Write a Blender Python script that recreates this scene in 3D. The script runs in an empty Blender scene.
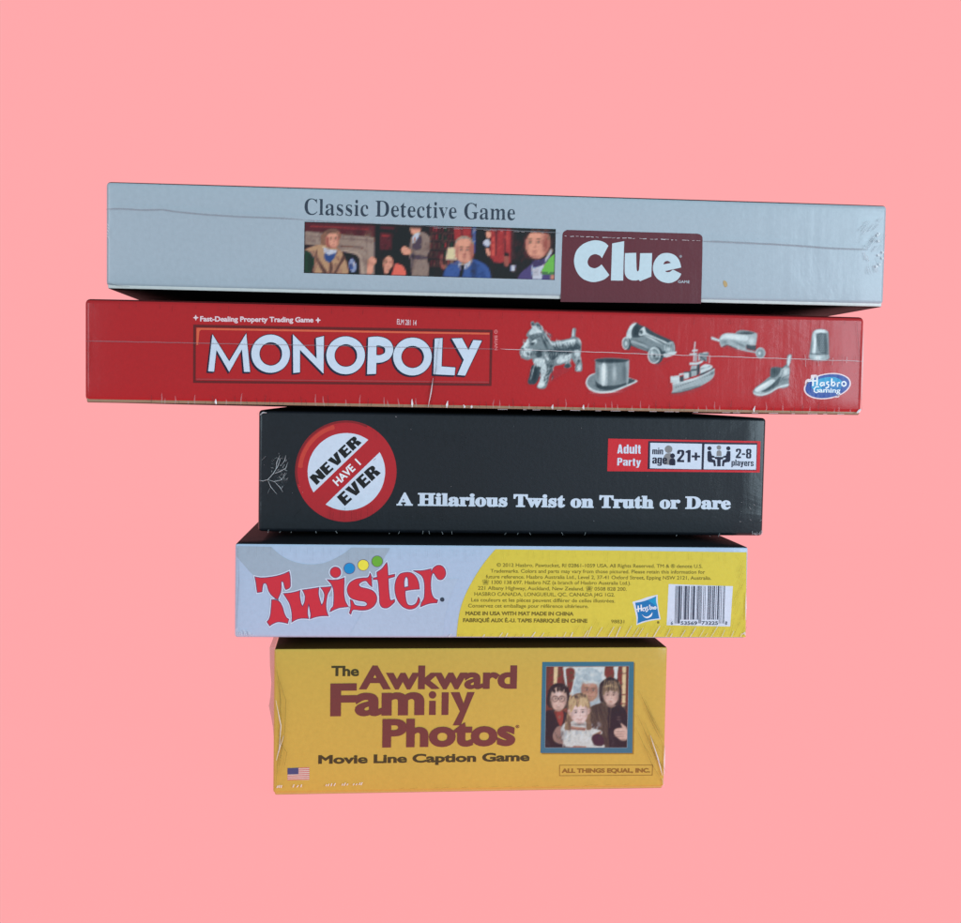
import bpy, math, random
from mathutils import Vector, Matrix, geometry
random.seed(11)
SC = bpy.context.scene
COL = SC.collection

# ---------------------------------------------------------------- camera
cam = bpy.data.cameras.new('camera')
cam.sensor_fit = 'HORIZONTAL'; cam.sensor_width = 36.0
cam.lens = 36.0 * 1195.773 / 961.0
cam.clip_start = 0.02; cam.clip_end = 60.0
cam_ob = bpy.data.objects.new('camera', cam); COL.objects.link(cam_ob)
R_, U_, F_ = Vector((0.996346, -0.083622, 0.017387)), Vector((-0.012682, 0.056471, 0.998324)), Vector((0.084464, 0.994896, -0.055204))     # right, up, forward of the slightly rolled hand-held view
cam_ob.matrix_world = Matrix(((R_.x, U_.x, -F_.x, -0.04984), (R_.y, U_.y, -F_.y, -0.60800), (R_.z, U_.z, -F_.z, 0.20448), (0, 0, 0, 1)))
SC.camera = cam_ob

# ---------------------------------------------------------------- soft cool light: dim world and two added lamps
world = bpy.data.worlds.new('World'); SC.world = world; world.use_nodes = True
bg = world.node_tree.nodes['Background']
bg.inputs['Color'].default_value = (0.70, 0.88, 1.0, 1); bg.inputs['Strength'].default_value = 0.36
def area(name, loc, aim, sx, sy, power, rgb):
    l = bpy.data.lights.new(name, 'AREA'); l.shape = 'RECTANGLE'; l.size = sx; l.size_y = sy; l.energy = power; l.color = rgb
    o = bpy.data.objects.new(name, l); COL.objects.link(o); o.location = loc
    o.rotation_euler = (Vector(aim) - Vector(loc)).to_track_quat('-Z', 'Y').to_euler()
area('left_soft_lamp', (-1.6, -1.5, 0.55), (0.0, 0.0, 0.12), 1.2, 1.0, 14.0, (0.66, 0.88, 1.0))  # unseen lamp added at the left to light the box fronts
area('right_soft_lamp', (1.35, -1.5, 0.45), (0.0, 0.0, 0.12), 1.2, 1.0, 27.0, (0.68, 0.88, 1.0))  # unseen stronger lamp added for the brighter right ends
vs = SC.view_settings
vs.view_transform = 'Standard'; vs.look = 'None'; vs.exposure = 0.0; vs.gamma = 1.0; vs.use_curve_mapping = False

# ---------------------------------------------------------------- materials
INK = {
    'amber_tray': (0.612, 0.422, 0.099),
    'badge_red': (0.682, 0.012, 0.022),
    'band_grey': (0.390, 0.474, 0.546),
    'band_pale': (0.484, 0.591, 0.720),
    'bar_ink': (0.050, 0.062, 0.095),
    'black_board': (0.006, 0.008, 0.012),
    'brown_print': (0.163, 0.036, 0.029),
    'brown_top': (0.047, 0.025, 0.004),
    'charcoal_shade_top': (0.004, 0.004, 0.004),
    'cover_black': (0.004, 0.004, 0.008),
    'cream_tray': (0.750, 0.710, 0.671),
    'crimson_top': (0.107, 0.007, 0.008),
    'dot_blue': (0.004, 0.272, 0.604),
    'dot_green': (0.157, 0.460, 0.031),
    'dot_yellow': (0.930, 0.820, 0.061),
    'flag_blue': (0.047, 0.067, 0.176),
    'flag_red': (0.612, 0.173, 0.142),
    'flag_white': (0.679, 0.630, 0.518),
    'frame_blue': (0.032, 0.158, 0.229),
    'frame_edge': (0.234, 0.283, 0.298),
    'gold_board': (0.612, 0.422, 0.061),
    'print_ochre': (0.328, 0.193, 0.012),
    'icon_grey': (0.262, 0.245, 0.243),
    'ink_black': (0.004, 0.004, 0.004),
    'ink_grey': (0.033, 0.046, 0.070),
    'logo_blue_dark': (0.004, 0.053, 0.324),
    'logo_blue_light': (0.004, 0.323, 0.582),
    'logo_blue_mid': (0.004, 0.181, 0.462),
    'maroon': (0.139, 0.018, 0.028),
    'navy_ink': (0.008, 0.007, 0.032),
    'ochre_ink': (0.278, 0.137, 0.012),
    'olive_dark': (0.043, 0.036, 0.004),
    'olive_ink': (0.198, 0.149, 0.008),
    'pale_board': (0.477, 0.591, 0.737),
    'paper_blue': (0.719, 0.779, 0.872),
    'paper_cool': (0.661, 0.752, 0.782),
    'paper_pink': (0.930, 0.682, 0.694),
    'paper_white': (0.930, 0.930, 0.930),
    'pink_mid': (0.923, 0.261, 0.253),
    'plum_ink': (0.142, 0.039, 0.131),
    'red_board': (0.518, 0.005, 0.008),
    'red_dark': (0.148, 0.004, 0.004),
    'red_light': (0.445, 0.053, 0.057),
    'red_warm': (0.831, 0.124, 0.051),
    'ring_edge': (0.262, 0.008, 0.011),
    'ring_red': (0.518, 0.012, 0.019),
    'ring_warm': (0.664, 0.052, 0.031),
    'scuff': (0.579, 0.363, 0.153),
    'gap_shade_top': (0.011, 0.012, 0.015),  # top panel darkened: shade between the boxes put into its colour
    'tan_tray': (0.379, 0.233, 0.135),
    'title_red': (0.671, 0.023, 0.042),
    'white_board': (0.466, 0.507, 0.549),
    'yellow_print': (0.758, 0.614, 0.055),
}
def film_bump(nt, amount, ripple=True):
    """paper grain and the fine upright ripples of tight film, in the box's own coordinates"""
    N, L = nt.nodes, nt.links
    tc = N.new('ShaderNodeTexCoord')
    mp = N.new('ShaderNodeMapping'); mp.inputs['Scale'].default_value = (150, 150, 16); L.new(tc.outputs['Object'], mp.inputs['Vector'])
    n1 = N.new('ShaderNodeTexNoise'); n1.inputs['Scale'].default_value = 1.0; n1.inputs['Detail'].default_value = 3; L.new(mp.outputs[0], n1.inputs['Vector'])
    n2 = N.new('ShaderNodeTexNoise'); n2.inputs['Scale'].default_value = 26.0; n2.inputs['Detail'].default_value = 4; n2.inputs['Distortion'].default_value = 1.2; L.new(tc.outputs['Object'], n2.inputs['Vector'])
    ad = N.new('ShaderNodeMath'); ad.operation = 'MULTIPLY_ADD'; ad.inputs[1].default_value = 2.2; L.new(n2.outputs[0], ad.inputs[0]); L.new(n1.outputs[0], ad.inputs[2])
    b = N.new('ShaderNodeBump'); b.inputs['Strength'].default_value = amount; b.inputs['Distance'].default_value = 0.0015; L.new(ad.outputs[0], b.inputs['Height'])
    n3 = N.new('ShaderNodeTexNoise'); n3.inputs['Scale'].default_value = 700.0; n3.inputs['Detail'].default_value = 3; L.new(tc.outputs['Object'], n3.inputs['Vector'])
    b2 = N.new('ShaderNodeBump'); b2.inputs['Strength'].default_value = 0.22; b2.inputs['Distance'].default_value = 0.0005; L.new(n3.outputs[0], b2.inputs['Height'])
    return tc, b, b2
MATS = {}
def ink(name):
    """printed board under clear film"""
    if name in MATS: return MATS[name]
    m = bpy.data.materials.new(name); m.use_nodes = True; MATS[name] = m
    nt = m.node_tree; N, L = nt.nodes, nt.links; P = N['Principled BSDF']
    tc, b, b2 = film_bump(nt, 0.13)
    nz = N.new('ShaderNodeTexNoise'); nz.inputs['Scale'].default_value = 420.0; nz.inputs['Detail'].default_value = 5; L.new(tc.outputs['Object'], nz.inputs['Vector'])
    nb = N.new('ShaderNodeTexNoise'); nb.inputs['Scale'].default_value = 9.0; nb.inputs['Detail'].default_value = 3; L.new(tc.outputs['Object'], nb.inputs['Vector'])
    s = N.new('ShaderNodeMath'); s.operation = 'ADD'; L.new(nz.outputs[0], s.inputs[0]); L.new(nb.outputs[0], s.inputs[1])
    mr = N.new('ShaderNodeMapRange'); mr.inputs['From Min'].default_value = 0.6; mr.inputs['From Max'].default_value = 1.4; rng = 0.2 if name.startswith(('pic_', 'ph_')) else 0.4 if name == 'black_board' else 0.07
    mr.inputs['To Min'].default_value = 1 - rng; mr.inputs['To Max'].default_value = 1 + rng; L.new(s.outputs[0], mr.inputs['Value'])
    vm = N.new('ShaderNodeVectorMath'); vm.operation = 'SCALE'; vm.inputs[0].default_value = INK[name]; L.new(mr.outputs[0], vm.inputs['Scale'])
    L.new(vm.outputs[0], P.inputs['Base Color'])
    P.inputs['Roughness'].default_value = 0.55; P.inputs['Specular IOR Level'].default_value = 0.3
    P.inputs['Coat Weight'].default_value = 0.7; P.inputs['Coat Roughness'].default_value = 0.2; P.inputs['Coat IOR'].default_value = 1.45
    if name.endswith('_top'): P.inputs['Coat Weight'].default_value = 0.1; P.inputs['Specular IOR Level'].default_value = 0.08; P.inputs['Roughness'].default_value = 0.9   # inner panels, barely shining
    L.new(b2.outputs[0], P.inputs['Normal']); L.new(b.outputs[0], P.inputs['Coat Normal'])
    return m
def film(name, rgb, alpha, rough):
    m = bpy.data.materials.new(name); m.use_nodes = True
    nt = m.node_tree; N, L = nt.nodes, nt.links; P = N['Principled BSDF']
    P.inputs['Base Color'].default_value = (*rgb, 1); P.inputs['Roughness'].default_value = rough; P.inputs['Specular IOR Level'].default_value = 0.8
    t = N.new('ShaderNodeBsdfTransparent'); mx = N.new('ShaderNodeMixShader'); mx.inputs[0].default_value = alpha
    L.new(t.outputs[0], mx.inputs[1]); L.new(P.outputs[0], mx.inputs[2]); L.new(mx.outputs[0], N['Material Output'].inputs['Surface'])
    return m
FILM_BRIGHT = film('film_glint_and_stress', (0.97, 0.98, 0.98), 0.85, 0.15)  # near-white tint paints glints; also serves stress marks and dust flecks
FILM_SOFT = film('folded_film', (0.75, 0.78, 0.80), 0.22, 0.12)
FILM_SEAM = film('film_seam', (0.40, 0.43, 0.46), 0.42, 0.2)  # mid-grey tint paints the shade and glint of the seam
FILM_DIM = film('film_crease_shade', (0.03, 0.03, 0.03), 0.3, 0.3)  # near-black tint paints the dark side of creases and ripples
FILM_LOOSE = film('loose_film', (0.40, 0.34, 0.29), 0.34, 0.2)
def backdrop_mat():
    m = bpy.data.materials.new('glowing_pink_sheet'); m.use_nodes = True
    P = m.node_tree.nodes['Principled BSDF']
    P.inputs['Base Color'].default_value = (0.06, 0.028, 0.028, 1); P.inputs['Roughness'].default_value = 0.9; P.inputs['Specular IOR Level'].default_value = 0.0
    P.inputs['Emission Color'].default_value = (1.0, 0.384, 0.398, 1); P.inputs['Emission Strength'].default_value = 0.985  # emission added to keep the pink flat and free of shadow
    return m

# ---------------------------------------------------------------- helpers
def mesh_obj(name, verts, faces, mats, idx=None, parent=None, smooth=False):
    me = bpy.data.meshes.new(name); me.from_pydata(verts, [], faces); me.update()
    for m in mats: me.materials.append(m)
    if idx: me.polygons.foreach_set('material_index', idx)
    if smooth: me.polygons.foreach_set('use_smooth', [True] * len(me.polygons))
    o = bpy.data.objects.new(name, me); COL.objects.link(o); o.parent = parent
    return o

# ---------------------------------------------------------------- the setting: one seamless pink sheet, its even glow added as emission
prof = [(-0.19, 0.0), (0.4, 0.0), (1.0, 0.0)]
prof += [(1.0 + 0.5 * math.sin(a), 0.5 - 0.5 * math.cos(a)) for a in [math.pi / 2 * i / 16 for i in range(1, 17)]] + [(1.5, 2.4)]
V, Fc = [], []
for t in (0.0, -0.004):
    for y, z in prof:
        V += [(-4.0, y - t * (1 if y >= 1.45 else 0), z + t * (0 if y >= 1.45 else 1)), (4.0, y - t * (1 if y >= 1.45 else 0), z + t * (0 if y >= 1.45 else 1))]
n = len(prof)
for i in range(n - 1):
    a = 2 * i; Fc.append((a, a + 1, a + 3, a + 2)); c = 2 * n + a; Fc.append((c + 2, c + 3, c + 1, c))
Fc += [(0, 2 * n, 2 * n + 1, 1), (2 * n - 2, 2 * n - 1, 4 * n - 1, 4 * n - 2)]
for s in (0, 1):
    for i in range(n - 1): Fc.append((2 * i + s, 2 * i + 2 + s, 2 * n + 2 * i + 2 + s, 2 * n + 2 * i + s)[::1 if s == 0 else -1])
sheet = mesh_obj('backdrop', V, Fc, [backdrop_mat()]); sheet['kind'] = 'structure'

# ---------------------------------------------------------------- cartons
def axis(h, r, n):
    inner = [-(h - r) + 2 * (h - r) * i / n for i in range(n + 1)]
    edge = [r * (1 - math.cos(math.pi / 2 * k / 4)) for k in range(4)]
    return [-h + e for e in edge] + inner + [h - e for e in reversed(edge)]
def carton(name, w, d, z0, z1, r, top, bottom, mats, parent, top_mat=False, n=26, under=False):
    """a board box with softly rounded edges; top and bottom panels bow outwards by top / bottom metres"""
    X, Y, Z = axis(w / 2, r, n), axis(d / 2, r, n), axis((z1 - z0) / 2, r, 6)
    H = (w / 2, d / 2, (z1 - z0) / 2); zc = (z0 + z1) / 2
    verts, key, faces, idx = [], {}, [], []
    def vid(p):
        k = tuple(round(c, 7) for c in p)
        if k not in key:
            q = [max(-(h - r), min(h - r, c)) for c, h in zip(p, H)]
            dv = Vector(p) - Vector(q)
            v = Vector(q) + (dv.normalized() * r if dv.length > 1e-9 else Vector())
            f = (1 - abs(p[0] / H[0]) ** 5) * (1 - abs(p[1] / H[1]) ** 5)
            if p[2] >= H[2] - 1e-9: v.z += top * f
            if p[2] <= -H[2] + 1e-9: v.z -= bottom * f
            key[k] = len(verts); verts.append((v.x, v.y, v.z + zc))
        return key[k]
    def sheet_of(A, B, fn, up):
        for i in range(len(A) - 1):
            for j in range(len(B) - 1):
                q = [fn(A[i], B[j]), fn(A[i + 1], B[j]), fn(A[i + 1], B[j + 1]), fn(A[i], B[j + 1])]
                faces.append([vid(p) for p in q]); idx.append(1 if up else 0)
    sheet_of(X, Y, lambda a, b: (a, b, H[2]), top_mat); sheet_of(Y, X, lambda a, b: (b, a, -H[2]), under)
    sheet_of(X, Z, lambda a, b: (a, -H[1], b), False); sheet_of(Z, X, lambda a, b: (b, H[1], a), False)
    sheet_of(Z, Y, lambda a, b: (-H[0], b, a), False); sheet_of(Y, Z, lambda a, b: (H[0], a, b), False)
    return mesh_obj(name, verts, faces, mats, idx, parent, smooth=True)

# ---------------------------------------------------------------- printed artwork
def smooth_loop(pts):
    """closed curve through the points, straight-sided at the ones marked as corners"""
    n = len(pts); out = []
    for i in range(n):
        p0, p1, p2, p3 = (pts[(i + k) % n] for k in (-1, 0, 1, 2))
        a, b = Vector(p1[:2]), Vector(p2[:2])
        ta = Vector((0, 0)) if p1[2] else (b - Vector(p0[:2])) * 0.5
        tb = Vector((0, 0)) if p2[2] else (Vector(p3[:2]) - a) * 0.5
        L = (b - a).length
        if ta.length > L: ta *= L / ta.length
        if tb.length > L: tb *= L / tb.length
        if p1[2] and p2[2]: out.append(a); continue
        if p1[2]: ta = (b - a) * 1.0 - tb * 0.5 if tb.length else b - a
        if p2[2]: tb = (b - a) * 1.0 - ta * 0.5 if ta.length else b - a
        for s in range(5):
            t = s / 5; t2, t3 = t * t, t * t * t
            out.append(a * (2 * t3 - 3 * t2 + 1) + ta * (t3 - 2 * t2 + t) + b * (-2 * t3 + 3 * t2) + tb * (t3 - t2))
    return out
def grow_loop(loop, d):
    """move a closed outline outwards by d (inwards if negative)"""
    lp = [p for i, p in enumerate(loop) if (p - loop[i - 1]).length > 1e-4]
    area_ = sum(a.x * b.y - b.x * a.y for a, b in zip(lp, lp[1:] + lp[:1]))
    sg = 1 if area_ > 0 else -1
    out = []; n = len(lp)
    for i in range(n):
        e1 = (lp[i] - lp[i - 1]).normalized(); e2 = (lp[(i + 1) % n] - lp[i]).normalized()
        n1 = Vector((e1.y, -e1.x)) * sg; n2 = Vector((e2.y, -e2.x)) * sg
        m = n1 + n2
        if m.length < 1e-3: m = n1
        m.normalize(); k = max(0.55, m.dot(n1))
        out.append(lp[i] + m * (d / k))
    return out
def slab_char(s):     # the bold serif alphabet
    return ''.join(chr(0x1D400 + ord(c) - 65) if 'A' <= c <= 'Z' else chr(0x1D41A + ord(c) - 97) if 'a' <= c <= 'z' else c for c in s)
CAP = {}
def fill(loops):
    """triangles between closed outlines, holes left open"""
    sc = max(max(abs(p.x), abs(p.y)) for lp in loops for p in lp)
    vs_, es = [], []
    for n_, lp in enumerate(loops):
        q = [Vector((p.x / sc, p.y / sc)) for p in lp]
        if (sum(a.x * b.y - b.x * a.y for a, b in zip(q, q[1:] + q[:1])) > 0) != (n_ == 0): q.reverse()
        b = len(vs_); vs_ += q; es += [(b + i, b + (i + 1) % len(q)) for i in range(len(q))]
    r = geometry.delaunay_2d_cdt(vs_, es, [], 0, 1e-6)
    seg = [(vs_[i].x, vs_[i].y, vs_[j].x, vs_[j].y) for i, j in es]; keep = []
    for f in r[2]:
        x = sum(r[0][k].x for k in f) / len(f); y = sum(r[0][k].y for k in f) / len(f); wn = 0
        for ax, ay, bx_, by in seg:
            if (ay > y) != (by > y) and x < (bx_ - ax) * (y - ay) / (by - ay) + ax: wn += 1 if by > ay else -1
        if wn > 0: keep.append(tuple(f))
    return [(v.x * sc, v.y * sc) for v in r[0]], keep
def text_mesh(txt, font, off):
    """flat lettering of size 1: vertices and faces"""
    cu = bpy.data.curves.new('lettering', 'FONT'); cu.body = slab_char(txt) if font != 'sans' else txt
    cu.size = 1.0; cu.resolution_u = 5
    ob = bpy.data.objects.new('lettering', cu); COL.objects.link(ob)
    if font == 'roman' or off:        # weight the outlines by hand: roman thins the upright strokes only and leaves the hairlines whole
        bpy.context.view_layer.objects.active = ob; ob.select_set(True)
        bpy.ops.object.convert(target='CURVE'); loops = []
        for s in ob.data.splines:
            P_ = s.bezier_points; L_ = []; m = len(P_)
            for i in range(m):
                a, b = P_[i], P_[(i + 1) % m]
                for k in range(5):
                    t = k / 5; u = 1 - t
                    L_.append((a.co * u ** 3 + a.handle_right * 3 * u * u * t + b.handle_left * 3 * u * t * t + b.co * t ** 3).to_2d())
            L_ = [p for i, p in enumerate(L_) if (p - L_[i - 1]).length > 0.004]
            if len(L_) > 2: loops.append(L_)
        bpy.data.objects.remove(ob)
        def winding(p, lp):
            ins = False
            for a, b in zip(lp, lp[1:] + lp[:1]):
                if (a.y > p.y) != (b.y > p.y) and p.x < (b.x - a.x) * (p.y - a.y) / (b.y - a.y) + a.x: ins = not ins
            return ins
        boxes_ = [(min(p.x for p in l), max(p.x for p in l), min(p.y for p in l), max(p.y for p in l)) for l in loops]
        def inside(i, j):
            A, B = boxes_[i], boxes_[j]
            return i != j and A[0] >= B[0] and A[1] <= B[1] and A[2] >= B[2] and A[3] <= B[3] and winding(loops[i][0], loops[j])
        depth = [sum(inside(i, j) for j in range(len(loops))) for i in range(len(loops))]
        holes = [dp % 2 == 1 for dp in depth]
        out = []
        for lp, hole in zip(loops, holes):
            if font == 'roman':
                sg = (1 if sum(a.x * b.y - b.x * a.y for a, b in zip(lp, lp[1:] + lp[:1])) > 0 else -1) * (-1 if hole else 1); q = []
                for i in range(len(lp)):
                    e = (lp[(i + 1) % len(lp)] - lp[i - 1]).normalized(); nx = e.y * sg
                    q.append(Vector((lp[i].x - ROMAN_THIN * nx * abs(nx), lp[i].y)))
                out.append(q)
            else:
                small = min(max(p.x for p in lp) - min(p.x for p in lp), max(p.y for p in lp) - min(p.y for p in lp))
                out.append(grow_loop(lp, -min(off, small * 0.22) if hole else off))
        verts, faces = [], []
        for i, lp in enumerate(out):
            if holes[i]: continue
            set_ = [lp] + [out[j] for j in range(len(out)) if depth[j] == depth[i] + 1 and inside(j, i)]
            v2, f2 = fill(set_); base = len(verts)
            verts += [(x, y, i % 3) for x, y in v2]; faces += [tuple(base + k for k in t) for t in f2]
        return verts, faces
    bpy.context.view_layer.update()
    dg = bpy.context.evaluated_depsgraph_get()
    me = bpy.data.meshes.new_from_object(ob.evaluated_get(dg))
    verts = [(v.co.x, v.co.y, 0) for v in me.vertices]; faces = [tuple(p.vertices) for p in me.polygons]
    bpy.data.objects.remove(ob); bpy.data.meshes.remove(me)
    return verts, faces
ROMAN_THIN = 0.016
UNIT = 0.00005                        # artwork is drawn on a grid of a twentieth of a millimetre, from the front face's lower left corner
LAYER = 0.00004
class Print:
    def __init__(s): s.v, s.f, s.i, s.m = [], [], [], []
    def add(s, pts2, faces, lay, mat):
        if mat not in s.m: s.m.append(mat)
        b = len(s.v); s.v += [(x, y, lay[k] if isinstance(lay, list) else lay) for k, (x, y) in enumerate(pts2)]; s.f += [tuple(b + k for k in f) for f in faces]; s.i += [s.m.index(mat)] * len(faces)
def read_art(text):
    boxes, cur, part = {}, None, None
    lines = iter(text.strip().split('\n'))
    for ln in lines:
        w = ln.split(' ', 1)
        if w[0] == 'box': cur = boxes.setdefault(w[1], []); continue
        if w[0] == 'part': part = [w[1], Print(), [], None]; cur.append(part); continue
        if w[0] == 'I':                # a printed picture: its inks, then rows of ink numbers
            lay, nx, ny, bare, gain, *q = w[1].split(); nx, ny = int(nx), int(ny)
            part[3] = (float(lay), nx, ny, int(bare), [float(g) for g in gain.split(',')], [tuple(float(k) for k in p.split(',')) for p in q], [int(k) for k in next(lines).split()], [[int(k) for k in next(lines).split()] for _ in range(ny)]); continue
        if w[0] in ('S', 'P'):
            c, lay, gr, rest = w[1].split(' ', 3)
            loops = []
            for k, ct in enumerate(rest.split(' ; ')):
                pts = []
                for t in ct.split():
                    x, y = t.rstrip('*').split(','); pts.append((float(x), float(y), t.endswith('*')))
                lp = smooth_loop(pts) if w[0] == 'S' else [Vector(p[:2]) for p in pts]
                g = float(gr)
                if g: lp = grow_loop(lp, g if k == 0 else -g)
                loops.append(lp)
            v2, f2 = fill(loops)
            part[1].add(v2, f2, float(lay), c)
        elif w[0] == 'T':
            head, txt = w[1].split('|', 1); c, lay, font, off, x0, y0, x1, y1, cap = head.split()
            x0, y0, x1, y1, cap = (float(q) for q in (x0, y0, x1, y1, cap))
            v, f = text_mesh(txt, font, float(off))
            if font not in CAP:
                hv, _ = text_mesh('H', font if font != 'roman' else 'slab', 0.0); CAP[font] = max(p[1] for p in hv)
            a, b = min(p[0] for p in v), max(p[0] for p in v)
            L = math.hypot(x1 - x0, y1 - y0); ex = ((x1 - x0) / L, (y1 - y0) / L); ey = (-ex[1], ex[0])
            sx = L / (b - a); sy = cap / (CAP[font] + 2 * float(off))
            q = [((p[0] - a) * sx, (p[1] + float(off)) * sy) for p in v]
            part[1].add([(x0 + ex[0] * X + ey[0] * Y, y0 + ex[1] * X + ey[1] * Y) for X, Y in q], f, [float(lay) + p[2] * 0.3 for p in v], c)
        else:
            ww, hh, rest = w[1].split(' ', 2)
            part[2].append((w[0], float(ww), float(hh), [tuple(float(q) for q in t.split(',')) for t in rest.split()]))
    return boxes
def picture_mesh(name, pic, place, root):
    lay, nx, ny, bare, gain, q, palette, rows = pic
    V_, cols = [], []
    for j in range(ny):
        v = j / (ny - 1)
        for i in range(nx):
            u = i / (nx - 1)
            x, y = (((q[0][k] * (1 - u) + q[1][k] * u) * (1 - v) + (q[3][k] * (1 - u) + q[2][k] * u) * v) for k in (0, 1))
            V_.append(place(x, y, 0.00006 + LAYER * lay))
            for k in range(3):
                c = palette[3 * rows[j][i] + k] / 255.0
                c = c / 12.92 if c < 0.04045 else ((c + 0.055) / 1.055) ** 2.4
                cols.append(max(0.005, (c - 0.02) / gain[k]))
            cols.append(1.0)
    F2 = [(j * nx + i + nx, j * nx + i + nx + 1, j * nx + i + 1, j * nx + i) for j in range(ny - 1) for i in range(nx - 1)
          if not bare or rows[j][i] or rows[j][i + 1] or rows[j + 1][i] or rows[j + 1][i + 1]]     # ink 0 of such a picture is the bare board
    o = mesh_obj(name, V_, F2, [picture_ink()], None, root)
    at = o.data.color_attributes.new('print', 'FLOAT_COLOR', 'POINT'); at.data.foreach_set('color', cols)
def picture_ink():
    if 'picture_print' in MATS: return MATS['picture_print']
    INK['picture_print'] = (1, 1, 1); m = ink('picture_print'); nt = m.node_tree
    a = nt.nodes.new('ShaderNodeAttribute'); a.attribute_name = 'print'
    v = next(n for n in nt.nodes if n.type == 'VECT_MATH'); nt.links.new(a.outputs['Color'], v.inputs[0])
    return m
def build_prints(parts, w, d, root):
    def place(x, y, o): return (x * UNIT - w / 2, -d / 2 - o, y * UNIT)
    for name, pr, creases, pic in parts:
        if pic: picture_mesh(name, pic, place, root)
        if pr.v:
            vs_ = [place(x, y, 0.00006 + LAYER * l) for x, y, l in pr.v]
            fs = []
            for f in pr.f:           # all prints face outwards
                a, b, c = (Vector(pr.v[k][:2]) for k in f[:3])
                fs.append(f if (b - a).cross(c - a) > 0 else tuple(reversed(f)))
            mesh_obj(name, vs_, fs, [ink(m) for m in pr.m], pr.i, root)
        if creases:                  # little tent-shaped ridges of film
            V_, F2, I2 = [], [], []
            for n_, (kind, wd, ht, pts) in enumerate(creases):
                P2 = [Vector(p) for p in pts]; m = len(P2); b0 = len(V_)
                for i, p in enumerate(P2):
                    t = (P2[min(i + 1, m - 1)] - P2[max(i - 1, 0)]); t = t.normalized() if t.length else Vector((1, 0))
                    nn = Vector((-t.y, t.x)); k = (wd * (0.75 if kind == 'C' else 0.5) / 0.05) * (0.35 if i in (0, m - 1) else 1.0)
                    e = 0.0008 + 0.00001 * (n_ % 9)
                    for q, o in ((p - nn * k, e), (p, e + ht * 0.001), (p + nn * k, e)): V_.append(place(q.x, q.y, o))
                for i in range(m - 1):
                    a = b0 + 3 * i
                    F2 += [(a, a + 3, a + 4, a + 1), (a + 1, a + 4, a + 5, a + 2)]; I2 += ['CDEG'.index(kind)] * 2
            mesh_obj(name, V_, F2, [FILM_BRIGHT, FILM_SOFT, FILM_SEAM, FILM_DIM], I2, root)

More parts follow.
